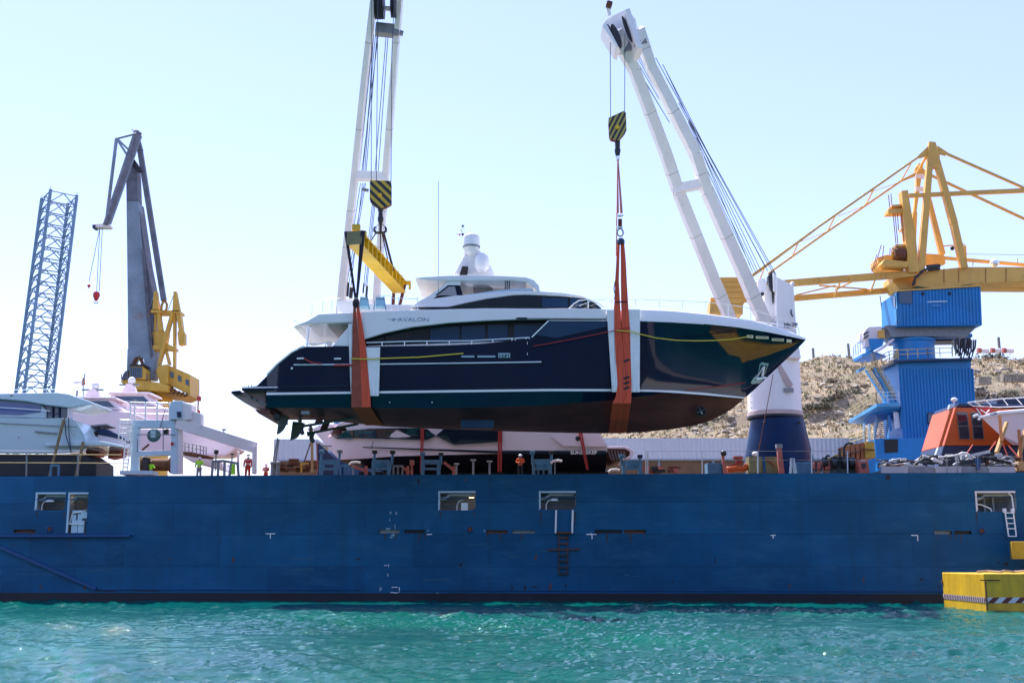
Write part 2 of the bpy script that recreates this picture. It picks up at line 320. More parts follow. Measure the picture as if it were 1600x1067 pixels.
# ================================================================== HILL and QUAY
def hill_z(x, y):
    ridge = interp([(-60, 2), (-12, 8), (12, 22), (30, 36), (56, 41.5), (80, 43.5), (115, 43), (160, 48), (260, 52)], x)
    y0 = 136
    t = max(0, min(1.25, (y - y0) / 96)); base = 2.0
    prof = interp([(0, 0), (.04, .12), (.1, .20), (.2, .30), (.33, .37), (.36, .44), (.5, .55), (.62, .62), (.66, .72), (.85, .88), (1, 1.0), (1.25, 1.0)], t)
    return base + (ridge - base) * prof
def vnoise(x, y, s, o):
    from mathutils import noise
    return noise.noise(Vector((x * s, y * s, o)))
rows = []
from mathutils import noise
for j in range(150):
    y = 130 + 150 * (j / 149)
    row = []
    for i in range(330):
        x = -70 + 330 * i / 329
        z = hill_z(x, y)
        a = max(0, min(1, (z - 2) / 6)); top = 1 if y < 225 else max(.25, 1 - (y - 225) / 20)
        nz = 2.6 * vnoise(x, y, .045, 1) + 1.3 * vnoise(x, y, .13, 2) + .8 * abs(vnoise(x, y, .33, 3)) + .5 * vnoise(x, y, .8, 4)
        row.append(Vector((x, y, z + nz * a * top)))
    rows.append(row)
hm = bpy.data.materials.new('dry_hillside'); hm.use_nodes = True; nt = hm.node_tree; b = nt.nodes['Principled BSDF']; L = nt.links.new; b.inputs['Roughness'].default_value = .95
g = nt.nodes.new('ShaderNodeNewGeometry')
def nz(scale, det=6, rough=.6, sc=(1, 1, 1)):
    mp = nt.nodes.new('ShaderNodeMapping'); mp.inputs['Scale'].default_value = sc; L(g.outputs['Position'], mp.inputs['Vector'])
    n = nt.nodes.new('ShaderNodeTexNoise'); n.inputs['Scale'].default_value = scale; n.inputs['Detail'].default_value = det; n.inputs['Roughness'].default_value = rough; L(mp.outputs[0], n.inputs['Vector']); return n.outputs['Fac']
def rmp(o, a, bb):
    r = nt.nodes.new('ShaderNodeMapRange'); r.inputs[1].default_value = a; r.inputs[2].default_value = bb; L(o, r.inputs[0]); return r.outputs[0]
def mixc(f, c1, c2):
    m = nt.nodes.new('ShaderNodeMix'); m.data_type = 'RGBA'; L(f, m.inputs[0])
    for k, c in ((6, c1), (7, c2)):
        if isinstance(c, tuple): m.inputs[k].default_value = (*c, 1)
        else: L(c, m.inputs[k])
    return m.outputs[2]
c = mixc(rmp(nz(.09), .4, .6), (.43, .32, .215), (.35, .275, .19))
c = mixc(rmp(nz(.55, 8, .7), .47, .6), c, (.26, .21, .15))
c = mixc(rmp(nz(.2, 5, .6, (1, 1, 2.2)), .55, .66), c, (.24, .21, .12))
c = mixc(rmp(nz(1.3, 8, .75, (1, 1, 1.6)), .56, .66), c, (.42, .38, .33))
c = mixc(rmp(nz(2.6, 6, .7), .58, .68), c, (.15, .12, .085))
L(c, b.inputs['Base Color'])
bb = nt.nodes.new('ShaderNodeBump'); bb.inputs['Distance'].default_value = .9; bb.inputs['Strength'].default_value = 1; L(nz(1.1, 9, .72), bb.inputs['Height']); L(bb.outputs[0], b.inputs['Normal'])
o = MB().grid(rows).build('hillside', hm, smooth=60, recalc=False); o['kind'] = 'structure'
qm = mat('quay_concrete', (.28, .26, .23), .9, var=.2, scale=.4)
o = MB().span((-160, 108, -3), (260, 133, 2.0)).build('quay', qm); o['kind'] = 'structure'
# rocks on the slope (uncountable) and dry grass tufts
def scatter(n, x0, x1, t0, t1, fn, name, m, label, cat):
    mb = MB()
    for _ in range(n):
        x = random.uniform(x0, x1); y = 136 + 96 * random.uniform(t0, t1); z = hill_z(x, y)
        a = max(0, min(1, (z - 2) / 6)); top = 1 if y < 225 else max(.25, 1 - (y - 225) / 20)
        z += (2.6 * vnoise(x, y, .045, 1) + 1.3 * vnoise(x, y, .13, 2) + .8 * abs(vnoise(x, y, .33, 3)) + .5 * vnoise(x, y, .8, 4)) * a * top
        if z < 3: continue
        if fn is rock and vnoise(x, y, .07, 20) + .5 * vnoise(x, y, .25, 21) < (.0 if name == 'loose_rock' else -.2): continue
        fn(mb, x, y, z)
    o = mb.build(name, m, recalc=False); tag(o, label, cat); o['kind'] = 'stuff'; return o
def rock(mb, x, y, z, s=None):
    s = s or .12 + random.random() ** 4 * .6
    n_ = 7; vs = [Vector((x, y, z - s * .3))]; 
    for ring_, (h_, r_) in enumerate(((-.15, .95), (.3, .75))):
        for k_ in range(n_):
            a_ = 6.2832 * (k_ + .5 * ring_) / n_; q_ = s * r_ * random.uniform(.65, 1.25); vs.append(Vector((x + math.cos(a_) * q_ * 1.3, y + math.sin(a_) * q_, z + s * h_ * random.uniform(.7, 1.4))))
    vs.append(Vector((x + random.uniform(-.2, .2) * s, y, z + s * random.uniform(.4, .65))))
    f_ = []
    for k_ in range(n_):
        e_ = (k_ + 1) % n_; f_ += [(0, 1 + e_, 1 + k_), (1 + k_, 1 + e_, 1 + n_ + k_), (1 + e_, 1 + n_ + e_, 1 + n_ + k_), (1 + n_ + k_, 1 + n_ + e_, 1 + 2 * n_)]
    mb.add(vs, f_); return
    vs = [Vector((x, y, z + s * .1)) + Vector((random.uniform(.6, 1) * s * a, random.uniform(.6, 1) * s * b, random.uniform(.3, .7) * s * c)) for a, b, c in ((-1, -1, -.6), (1, -1, -.6), (1, 1, -.6), (-1, 1, -.6), (-.7, -.7, .8), (.7, -.7, .8), (.7, .7, .8), (-.7, .7, .8))]
    mb.add(vs, [(0, 3, 2, 1), (4, 5, 6, 7), (0, 1, 5, 4), (1, 2, 6, 5), (2, 3, 7, 6), (3, 0, 4, 7)])
M['rock'] = mat('limestone_rock', (.44, .39, .33), .9, var=.3, scale=.7); M['rockd'] = mat('dark_rock', (.3, .26, .21), .95, var=.3, scale=.7)
scatter(6500, 8, 140, .3, .8, rock, 'loose_rock', M['rock'], 'pale loose limestone rocks strewn across the middle of the dry hillside', 'rocks')
scatter(3000, 0, 140, .05, .95, rock, 'hillside_rubble', M['rockd'], 'darker rubble scattered over the dry hillside', 'rubble')
def tuft(mb, x, y, z):
    h = random.uniform(.25, .8)
    for _ in range(6):
        a = random.uniform(0, 6.28); w = random.uniform(.05, .15); dx, dy = math.cos(a), math.sin(a); b0 = Vector((x + random.uniform(-.3, .3), y + random.uniform(-.3, .3), z - .05))
        mb.quad(b0 + Vector((dy * w, -dx * w, 0)), b0 - Vector((dy * w, -dx * w, 0)), b0 + Vector((dx * h * .5, dy * h * .5, h)))
M['drygrass'] = mat('dry_grass', (.43, .33, .21), .9, var=.3, scale=.3)
M['greengrass'] = mat('scrub_green', (.085, .1, .03), .9, var=.3, scale=.3)
scatter(9000, 0, 140, .02, 1.02, tuft, 'dry_grass', M['drygrass'], 'straw coloured dry grass tufts covering the hillside', 'grass')
scatter(1500, 20, 140, .3, 1.0, tuft, 'green_scrub_grass', M['greengrass'], 'patches of dull green grass among the dry hillside tufts', 'grass')
def bush_mesh(n, r, seed):
    rr = random.Random(seed); mb = MB()
    for _ in range(n):
        a = rr.uniform(0, 6.28); e = math.asin(rr.uniform(-.15, 1)); q = r * rr.uniform(.45, 1.0) * (1 + .25 * math.sin(3 * a + seed))
        c = Vector((math.cos(a) * math.cos(e) * q * 1.25, math.sin(a) * math.cos(e) * q, math.sin(e) * q * .72)); s = r * rr.uniform(.06, .14)
        u = Vector([rr.uniform(-1, 1) for _ in range(3)]).normalized(); w = u.orthogonal().normalized()
        mb.quad(c + u * s, c + w * s, c - u * s, c - w * s)
    return mb
M['leafdark'] = mat('scrub_leaves_dark', (.10, .095, .06), .9, var=.4, scale=1.5); M['leafbrown'] = mat('scrub_twigs_brown', (.11, .08, .06), .95, var=.35, scale=1.5)
M['stem'] = mat('scrub_stem', (.1, .07, .04), .9)
bushes = [(1268, 640, 0), (1292, 626, 0), (1315, 619, 0), (1287, 636, 0), (1306, 622, 1), (1322, 577, 1), (1340, 578, 1), (1352, 606, 1), (1283, 555, 1), (1358, 556, 1), (1318, 553, 1), (1130, 655, 0), (1090, 667, 1), (1142, 663, 1), (1010, 678, 1), (1300, 600, 1),
          (1548, 541, 2), (1541, 584, 0), (1580, 618, 0), (1590, 600, 1), (1560, 600, 1), (1596, 570, 1), (1532, 620, 1), (1525, 600, 0), (1574, 625, 1), (1278, 586, 1), (1330, 615, 0)]
def on_hill(px, py):
    lo, hi = 137, 275
    d = ray(px, py); prev = None
    for i in range(500):
        y = lo + (hi - lo) * i / 499; p = CAM + d * (y / d.y)
        if p.z < hill_z(p.x, y): return p
    return CAM + d * (236 / d.y)
ORD = 'first second third fourth fifth sixth seventh eighth ninth tenth eleventh twelfth thirteenth fourteenth fifteenth sixteenth seventeenth eighteenth nineteenth twentieth'.split()
for i, (px, py, k) in enumerate(bushes):
    p = on_hill(px, py); p.z = hill_z(p.x, p.y) + .8 * vnoise(p.x, p.y, .045, 1)
    r = [1.2, 1.1, 3.0][k] * random.uniform(.8, 1.25)
    rank = sorted([q[0] + q[1] * .001 for q in bushes if q[2] == k]).index(px + py * .001); word = ORD[rank]
    t = thing('scrub_bush', p, ['dark round scrub bush on the hillside, ' + word + ' of its kind from the left', 'brown twiggy scrub bush on the hillside, ' + word + ' of its kind from the left', 'large dark green bush on the ridge behind the pipes'][k], 'bush', ['dark scrub bushes on the hill', 'brown scrub bushes on the hill', 'large bush on the ridge'][k])
    m = bush_mesh(420, r, i); m.v = [v + p for v in m.v]
    m.build('foliage', M['leafdark'] if k != 1 else M['leafbrown'], t, recalc=False)
    mb = MB()
    for a in range(5): mb.tube(p - Vector((0, 0, .2)), p + Vector((math.cos(a * 1.3) * r * .6, math.sin(a * 1.3) * r * .5, r * .5)), .06, 5, .02)
    mb.build('stem', M['stem'], t)
# posts on the ridge, drain pipes, fallen things
M['post'] = mat('weathered_post', (.2, .19, .18), .85, var=.2, scale=3)
for px, y0, y1, lb in ((1271, 566, 544, 'grey post on the ridge just right of the white crane column'), (1326, 556, 537, 'grey post on the ridge left of the blue crane cabin'), (1561, 551, 527, 'leaning grey post on the ridge behind the red and white pipes')):
    a = P(px + 1, y0, 236); c = P(px - 1, y1, 236)
    tag(MB().beam(a - Vector((0, 0, 1)), c, .45).build('ridge_post', M['post']), lb, 'post')
for x0, x1, m, lb in ((1528, 1544, 'pinkw', 'leftmost white and red pipe lying on the ridge'), (1549, 1562, 'pinkw', 'middle pale pipe lying on the ridge behind the post'), (1567, 1583, 'pinkw', 'right pale pipe lying on the ridge beyond the leaning post')):
    a = P(x0, 547.5, 226); c = P(x1, 548, 226)
    t = thing('ridge_pipe', a, lb, 'pipe')
    MB().tube(a, c, .5, 12).build('barrel', M[m], t, smooth=True)
    d = (c - a).normalized(); MB().tube(a - d * .1, a + d * .6, .54, 12).build('red_collar', M['pinkred'], t, smooth=True)
# white boulders under the pipe line and retaining walls of dark stone
for k, (x0, x1, y) in enumerate(((1527, 1547, 594), (1565, 1603, 590))):
    t = thing('stone_wall', on_hill((x0 + x1) / 2, y), ['short dark dry stone wall on the hill right of the blue tower', 'long dark dry stone wall on the hill at the right picture edge'][k], 'wall')
    nn = 9 if k == 0 else 16
    for i in range(nn):
        for j in range(3):
            q = P(lerp(x0, x1, (i + .5) / nn), y - 3 + j * 4, 176)
            MB().box(q, ((x1 - x0) / nn * .098 * random.uniform(.85, 1), 1.2, .42 * random.uniform(.8, 1)), random.uniform(-.1, .1)).build('stone', M['rockd'], t)

# ================================================================== SHED behind the ship
def shed(name, label, x0, x1, Y, ztop, zmid):
    t = thing(name, (x0, Y, 2), label, 'shed')
    n = int((x1 - x0) / .24); pts = []
    for i in range(n + 1):
        x = x0 + (x1 - x0) * i / n; o = (.0, .07)[i % 2]
        pts += [(x, Y - o), (x + (x1 - x0) / n * .35, Y - o)]
    seg = 40
    for k in range(0, len(pts) - 1, seg):
        sub = pts[k:k + seg + 1]
        MB().grid([[Vector((a, b_, zmid)) for a, b_ in sub], [Vector((a, b_, ztop)) for a, b_ in sub]]).build('cladding_panel', M['cladding'], t, recalc=False)
    MB().span((x0, Y + .02, ztop - .1), (x1, Y + 18, ztop + .12)).build('roof', M['cladding'], t)
    MB().span((x0, Y + .05, 2), (x1, Y + 18, zmid)).build('lower_wall', M['brownwall'], t)
    MB().span((x0, Y - .15, zmid - .12), (x1, Y + .04, zmid + .05)).build('flashing', M['steelgrey'], t)
    x = x0
    while x < x1: MB().span((x, Y - .12, 2), (x + .25, Y + .04, zmid - .13)).build('post', M['steelgrey'], t); x += 6
    return t
shed('long_shed', 'long quayside shed with ribbed pale cladding below the hill', P(690, 690, 128).x, P(1352, 690, 128).x, 128, Z(686, 128), Z(718, 128))
shed('small_shed', 'ribbed pale shed beneath the dark yacht\'s propellers', P(428, 690, 120).x, P(496, 690, 120).x, 120, Z(687.5, 120), Z(720, 120))

# ================================================================== HEAVY-LIFT SHIP
SHK = .05; SHY = 77.2; DECKZ = 8.15
def sp(px, py, off=0):
    d = ray(px, py); t = (SHY - off) / (d.y + SHK * d.x); return CAM + d * t
def sw(u, z, off=0): return Vector((u, SHY - SHK * u - off, z))
ship = thing('heavy_lift_ship', (0, SHY, 0), 'long dark blue heavy lift ship carrying yachts on its flat deck', 'ship')
def rect(x0, y0, x1, y1):
    a = sp(x0, y0); c = sp(x1, y1); return (a.x, c.z, c.x, a.z)
OPEN = {'o1': rect(56, 769, 101, 797), 'o2': rect(107, 769, 134, 832), 'o3': rect(685, 767, 743, 797), 'o4': rect(842, 767, 900, 796), 'o5': rect(1523, 767, 1589, 799)}
SLOTS = [(22, 827, 55, 832), (592, 827, 624, 833), (632, 827.5, 664, 833), (760, 828, 793, 833), (800, 828, 836, 833), (929, 827.5, 972, 833), (975, 827.5, 1009, 833), (1460, 829, 1487, 834.5), (1491, 829, 1518, 834.5)]
holes = list(OPEN.values()) + [rect(*s) for s in SLOTS]
x0s, x1s, zt, zb = -62, 62, DECKZ, .40
us = sorted(set([x0s, x1s] + [h[0] for h in holes] + [h[2] for h in holes] + [x0s + i * 4 for i in range(1, 31)])); zs = sorted(set([zb, zt] + [h[1] for h in holes] + [h[3] for h in holes]))
mb = MB()
for a, c in zip(us, us[1:]):
    for e, f in zip(zs, zs[1:]):
        mu, mz = (a + c) / 2, (e + f) / 2
        if any(h[0] < mu < h[2] and h[1] < mz < h[3] for h in holes): continue
        mb.quad(sw(a, e), sw(c, e), sw(c, f), sw(a, f))
# rounded corners of the openings
for k in ('o3', 'o4', 'o5', 'o1'):
    h = OPEN[k]; r = .28
    for cx, cz, s1, s2 in ((h[0], h[1], 1, 1), (h[2], h[1], -1, 1), (h[2], h[3], -1, -1), (h[0], h[3], 1, -1)):
        arc = [sw(cx + s1 * (r - r * math.cos(t)), cz + s2 * (r - r * math.sin(t))) for t in (math.pi / 2 * i / 5 for i in range(6))]
        for p, q in zip(arc, arc[1:]): mb.quad(sw(cx, cz), p, q)
hull = mb.build('hull_side', M['wblue'], ship, merge=True, recalc=False)
# far side, ends, deck
mb = MB(); B = 27
mb.span((x0s, SHY + 4.6, -2), (x1s, SHY + B, DECKZ - .02)); mb.build('hull_body', M['wblue2'], ship)
MB().quad(sw(x0s, zt), sw(x1s, zt), Vector((x1s, SHY + B, zt)), Vector((x0s, SHY + B, zt))).build('deck', M['deck'], ship, recalc=False)
mb = MB(); mb.quad(sw(x0s, -2, .03), sw(x1s, -2, .03), sw(x1s, zb, .03), sw(x0s, zb, .03)); mb.quad(sw(x0s, zb, .03), sw(x1s, zb, .03), sw(x1s, zb, 0), sw(x0s, zb, 0)); mb.build('boot_top', M['boot'], ship, recalc=False)
for x in (x0s, x1s): MB().quad(sw(x, -2), Vector((x, SHY + 4.7, -2)), Vector((x, SHY + 4.7, zt)), sw(x, zt)).build('end_plate', M['wblue2'], ship, recalc=False)
MB().span((x0s, SHY + 4.2, 3.9), (x1s, SHY + 4.59, 4.0)).build('passage_floor', M['interior'], ship)
# weld seams and strakes
def along(name, px0, px1, py, w, off, m, z=None):
    a = sp(px0, py); c = sp(px1, py); z = z if z is not None else (a.z + c.z) / 2
    mb = MB(); pts = [sw(a.x, z - w / 2, -.01), sw(a.x, z + w / 2, -.01), sw(a.x, z + w / 2 - min(w * .3, .04), off), sw(a.x, z - w / 2 + min(w * .3, .04), off)]
    pts2 = [sw(c.x, p.z, o_) for p, o_ in zip(pts, (-.01, -.01, off, off))]
    mb.add(pts + pts2, [(0, 1, 2, 3), (7, 6, 5, 4), (0, 4, 5, 1), (1, 5, 6, 2), (2, 6, 7, 3), (3, 7, 4, 0)]); return mb.build(name, m, ship)
along('weld_seam', -60, 1660, 776.5, .05, .006, M['wblue'], z=6.58).name
along('weld_seam', -60, 1660, 843, .05, .006, M['wblue'], z=3.85)
along('weld_seam', -60, 1660, 880, .04, .005, M['wblue'], z=2.25)
#along('deck_edge', -200, 1800, 741, .22, .05, M['wblue2'], z=DECKZ - .08)
for px in (212, 366, 520, 676, 1080, 1240, 1400):
    a = sp(px, 800).x; MB().add([sw(a - .02, .5, .005), sw(a + .02, .5, .005), sw(a + .02, 8, .005), sw(a - .02, 8, .005), sw(a, .5, -.01), sw(a, 8, -.01)], [(0, 1, 2, 3)]).build('weld_seam', M['wblue'], ship, recalc=False)
along('rubbing_strake', -60, 205, 837, .2, .25, M['wblue2'], z=4.12)
MB().beam(sp(-60, 828, .1), sp(150, 919.5, .1), .2, .2).build('sponson_edge', M['wblue2'], ship)
along('lower_ledge', 145, 560, 921, .08, .06, M['wblue2'], z=.6); along('lower_ledge', 620, 1476, 922, .06, .05, M['wblue2'], z=.56)
# openings: recessed rooms with frames and gear
M['ridge'] = mat('interior_panel_paint', (.30, .31, .33), .6, var=.1, scale=1)
def room(k, frame=True, back=1.6):
    u0, z0, u1, z1 = OPEN[k]
    def q(u, z, d): return sw(u, z, -d)
    mb = MB()
    mb.quad(q(u0, z0, 0), q(u0, z0, back), q(u0, z1, back), q(u0, z1, 0)); mb.quad(q(u1, z0, 0), q(u1, z1, 0), q(u1, z1, back), q(u1, z0, back))
    mb.quad(q(u0, z0, 0), q(u1, z0, 0), q(u1, z0, back), q(u0, z0, back)); mb.quad(q(u0, z1, 0), q(u0, z1, back), q(u1, z1, back), q(u1, z1, 0))
    rm = mb.build('window_recess', M['interior'], ship, recalc=False)
    n = 6
    for i in range(n):
        a, c = lerp(z0, z1, i / n), lerp(z0, z1, (i + 1) / n)
        MB().add([q(u0, a, back), q(u1, a, back), q(u1, c - .05, back - .07), q(u0, c - .05, back - .07), q(u0, c, back), q(u1, c, back)], [(0, 1, 2, 3), (3, 2, 5, 4)]).build('bulkhead_panel', M['ridge'], ship, recalc=False)
    return rm, q
for k, (lampx, gear) in {'o1': (.95, 0), 'o2': (.1, 1), 'o3': (.88, 2), 'o4': (None, 0), 'o5': (None, 3)}.items():
    rm, q = room(k); u0, z0, u1, z1 = OPEN[k]; w = u1 - u0; h = z1 - z0
    fr = MB(); fr.beam(q(u0 + .06, z0, .05), q(u0 + .06, z1 - .11, .05), .12, .1); fr.beam(q(u0, z1 - .06, .05), q(u1, z1 - .06, .05), .1, .12)
    fr.build('opening_frame', M['ltblue'] if k != 'o5' else M['pinkw'], ship)
    MB().path([q(u0 + .1, z1 - .5, .4), q(u0 + w * .2, z1 - .45, .4), q(u0 + w * .3, z1 - .22, .4), q(u1 - .1, z1 - .22, .4)], .1, 8).build('overhead_pipe', M['interior'], ship, smooth=True)
    if lampx: MB().box(q(u0 + w * lampx, z1 - .42, .8), (.34 if k == 'o3' else .16, .1, .06)).build('ceiling_lamp', M['lamp'], ship)
    if gear in (0, 2): # bent vent pipe / post lamp
        x = u0 + w * (.3 if k != 'o3' else .6)
        MB().path([q(x - .25, z0, .3), q(x - .25, z0 + h * .3, .3), q(x - .1, z0 + h * .5, .3), q(x + .15, z0 + h * .55, .3)], .035, 6).build('gooseneck_pipe', M['crwhite'], ship)
        if k != 'o3': MB().lathe(q(x + .28, z0 + h * .48, .3), [(.30, 0), (.26, .12), (.1, .2), (0, .22)], 12).build('lamp_shade', M['crwhite'], ship, smooth=True)
        else: MB().box(q(x + .25, z0 + h * .2, .3), (.45, .3, h * .4)).build('locker', M['crwhite'], ship, bevel=.02)
    if gear == 1:
        for i, (fx, fz, ww, hh) in enumerate(((.35, .14, .3, .55), (.68, .14, .3, .55), (.3, .36, .2, .3), (.6, .36, .22, .34), (.8, .44, .3, .28), (.45, .52, .5, .12))):
            MB().box(q(u0 + w * fx, z0 + h * fz, .35), (w * ww, .3, h * hh * .6)).build('machinery_block', M['ltblue'], ship, bevel=.02)
        MB().path([q(u0 + .15, z0 + .6, .2), q(u0 + .3, z0 + 1.3, .2), q(u1 - .15, z0 + 1.5, .2)], .04, 6).build('handrail', M['crwhite'], ship)
        MB().beam(q(u0 + .1, z0 + .6, .15), q(u1 - .2, z0 + .6, .15), .08, .08).build('handrail', M['crwhite'], ship)
    if gear == 3:
        MB().path([q(u0 + .05, z0 + .5, .3), q(u0 + .5, z0 + .45, .3), q(u0 + 1.05, z0 + .2, .3), q(u0 + 1.1, z0, .3)], .045, 6).build('handrail', M['crwhite'], ship)
        for f in (.15, .4, .62): MB().box(q(u0 + w * f, z0 + h * .4, 1.3), (.12, .25, h * .8)).build('frame_rib', M['interior'], ship)
        MB().path([q(u1 - .18, z0, .02), q(u1 - .25, z1 - .3, .02), q(u1 - .45, z1 - .15, .02)], .05, 6).build('handrail', M['crwhite'], ship)
# freeing slots: rusty back plates with struts
for i, s in enumerate(SLOTS):
    u0, z0, u1, z1 = rect(*s)
    mb = MB(); mb.quad(sw(u0, z0, -.16), sw(u1, z0, -.16), sw(u1, z1, -.16), sw(u0, z1, -.16)); mb.quad(sw(u0, z0), sw(u1, z0), sw(u1, z0, -.16), sw(u0, z0, -.16)); mb.quad(sw(u0, z1), sw(u0, z1, -.16), sw(u1, z1, -.16), sw(u1, z1))
    mb.build('freeing_slot', [M['rust'], M['steelgrey'], M['boot']][i % 3], ship, recalc=False)
for cx, cy in ((734.5, 827), (78, 826.5), (1534, 829)):
    c_ = sp(cx, cy); MB().lathe((c_.x, c_.y, c_.z), [(.24, .02), (.24, -.05), (.17, -.07), (.15, .02), (.0, .02)], 18, 'Y').build('hull_valve', M['wblue2'], ship, smooth=True)
    MB().lathe((c_.x, c_.y - .03, c_.z), [(.14, 0), (.13, -.02), (0, -.02)], 14, 'Y').build('valve_mouth', M['rust'], ship, smooth=True)
# painted marks
def mark(pts, w=.06):
    mb = MB()
    for (a, c) in pts:
        p, q_ = sp(*a, .006), sp(*c, .006); mb.beam(p, q_, w, .006, up=(0, 1, 0)) if abs(p.z - q_.z) > .05 else mb.beam(p, q_, .006, w)
    return mb.build('painted_mark', M['crwhite'], ship)
mark([((415, 833.5), (430, 833.5)), ((422.5, 834), (422.5, 841))]); mark([((667, 834.5), (675, 834.5))]); mark([((916, 834.5), (932, 834.5)), ((925, 835), (925, 842))])
mark([((1204, 836), (1212, 836)), ((1208, 836), (1208, 841))]); mark([((1424, 836), (1434, 836)), ((1434, 836), (1434, 845))]); mark([((600, 883), (605, 883)), ((607, 881), (607, 885)), ((606, 896), (606, 900))], .035)
mark([((612, 917), (621, 917)), ((624, 917), (624, 925)), ((610, 925), (622, 926))], .05)
M['scrape'] = mat('scraped_primer', (.28, .40, .5), .8, var=.3, scale=4)
M['rustrun'] = mat('rust_run_stain', (.045, .05, .07), .8, var=.3, scale=3); M['scuff'] = mat('fender_scuff_mark', (.02, .10, .19), .7, var=.3, scale=3)
def blob(px, py, rx, ry, n=13, m='scrape', nm='paint_scrape'):
    pts = []
    for i in range(n):
        a = 6.283 * i / n; k = random.uniform(.35, 1); p = sp(px + rx * k * math.cos(a), py + ry * k * math.sin(a), .008); pts.append(p)
    return MB().quad(*reversed(pts)).build(nm, M[m], ship, recalc=False)
for a in ((610, 801, 3, 3), (619, 802, 2.2, 3.5), (617, 823, 1.2, 5), (606, 826, 6, 2.2), (614, 835.5, 7, 2.5), (612, 839, 3, 2), (609, 812, 1.5, 3), (594, 920, 4, 4), (684, 926.5, 3, 1.5), (669, 828, 2, 2), (757, 829, 2, 2.4), (923, 833, 2.5, 2)): blob(*a)
for a in ((1387, 746, 5, 8), (1561, 879, 3, 2), (1572, 881, 6, 3), (1440, 905, 4, 2), (800, 917, 2, 6), (820, 918, 3, 7), (835, 916, 8, 2), (160, 923, 26, 1.6), (225, 922.5, 40, 1.2), (560, 873, 5, 2), (720, 882, 3, 5), (884, 915, 2, 4)):
    blob(*a, m='boot', nm='rust_stain')
# boarding ladder in the middle
lad = thing('pilot_ladder', sp(881, 897, .1), 'rusty pilot ladder hanging under the middle opening with white stanchions', 'ladder')
for x, xb in ((869, 868), (895, 894)): bar('stanchion', sp(x, 796.5, .12), sp(xb, 833, .12), .12, .12, M['crwhite'], lad)
for x in (873, 887): strut('side_rope', sp(x, 831, .08), sp(x, 896.5, .08), .035, M['rust'], lad)
for i, y in enumerate((832, 840, 849, 867.5, 876.5, 886.5, 896)): bar('rung', sp(872.5, y, .1), sp(887.5, y, .1), .08, .1 if i < 3 else .14, M['rust'] if i < 3 else M['sheave'], lad)
bar('spreader_bar', sp(856, 858.6, .14), sp(905, 857.8, .14), .06, .09, M['rust'], lad); bar('platform', sp(869, 832, .2), sp(893, 832, .2), .3, .12, M['rust'], lad)
lad = thing('white_ladder', sp(1580, 838, .1), 'white steel ladder hooked below the right-hand opening', 'ladder')
A0, A1, B0, B1 = sp(1570, 797, .12), sp(1576, 838, .3), sp(1583, 797, .12), sp(1588, 838, .3)
strut('stile', A0, A1, .05, M['crwhite'], lad); strut('stile', B0, B1, .05, M['crwhite'], lad)
for i in range(5): f = (i + .5) / 5 if i < 4 else .99; strut('rung', A0.lerp(A1, f), B0.lerp(B1, f), .04, M['crwhite'], lad)
for p in (A0, B0): bar('hook', p - Vector((0, -.1, .15)), p + Vector((0, .1, .12)), .2, .2, M['crwhite'], lad)
# ---------------------------------------------------------------- yellow pontoons
M['pontoon'] = mat('pontoon_yellow', (.6, .36, .01), .5, var=.2, scale=.9, streak=.5, dirt=(.22, .13, .02), dirt_amt=.5)
def pontoon(c, label):
    """c = 4 base corners (x,y) counter-clockwise, z0, z1"""
    (pts, z0, z1) = c; t = thing('yellow_pontoon', (pts[0][0], pts[0][1], z0), label, 'pontoon')
    lo = [Vector((x, y, z0)) for x, y in pts]; hi = [Vector((x, y, z1)) for x, y in pts]
    MB().add(lo + hi, [(0, 1, 5, 4), (1, 2, 6, 5), (2, 3, 7, 6), (3, 0, 4, 7), (4, 5, 6, 7)]).build('hull_box', M['pontoon'], t, bevel=.05); return t, lo, hi
c1 = P(1541, 952, 61.3); z_top = 1.83
far = PZ(1475, 946, -.02); far = Vector((P(1475, 944, 68.2).x, 68.2, 0)); near = Vector((P(1541, 950, 61.5).x, 61.5, 0))
dirn = Vector((26, 2.2, 0)); pts = [(far.x, far.y), (near.x, near.y), (near.x + 12, near.y + 1.4), (far.x + 12.5, far.y + 1.4)]
t, lo, hi = pontoon((pts, -.8, z_top), 'big yellow steel pontoon with red and white waterline stripes moored bottom right')
def band(a, c, m, off, z0, z1, n_, w_, sl):
    d = (c - a); L_ = Vector((d.x, d.y, 0)).length; d = Vector((d.x, d.y, 0)).normalized(); nn = Vector((d.y, -d.x, 0)) * off
    MB().quad(a + nn + Vector((0, 0, z0 + .8)), a + d * L_ + nn + Vector((0, 0, z0 + .8)), a + d * L_ + nn + Vector((0, 0, z1 + .8)), a + nn + Vector((0, 0, z1 + .8))).build('waterline_band', m, t, recalc=False)
    for i in range(n_):
        p = a + d * (L_ * (i + .1) / n_) + nn * 1.9; w = w_
        MB().quad(p + Vector((0, 0, z0 + .8)), p + d * w + Vector((0, 0, z0 + .8)), p + d * (w + sl) + Vector((0, 0, z1 + .8)), p + d * sl + Vector((0, 0, z1 + .8))).build('stripe', M['stripedark'], t, recalc=False)
M['stripedark'] = mat('dark_red_stripe', (.12, .015, .02), .5); M['stripebase'] = mat('stripe_white', (.6, .62, .64), .5, var=.08, scale=2)
band(lo[0], lo[1], M['stripebase'], .012, .33, .62, 24, .15, .16); band(lo[1], lo[2], M['stripebase'], .012, .33, .62, 16, .36, .34)
MB().beam(lo[1].lerp(lo[2], .004) + Vector((0, -.03, .8)), hi[1].lerp(hi[2], .004) + Vector((0, -.03, -.4)), .06).build('corner_weld', M['rust'], t)
a_ = P(1529, 906.5, 61.6); MB().box((near.x + .3, near.y - .02, 1.5), (1.1, .05, .05), .1).build('bolt_bracket', M['rust'], t)
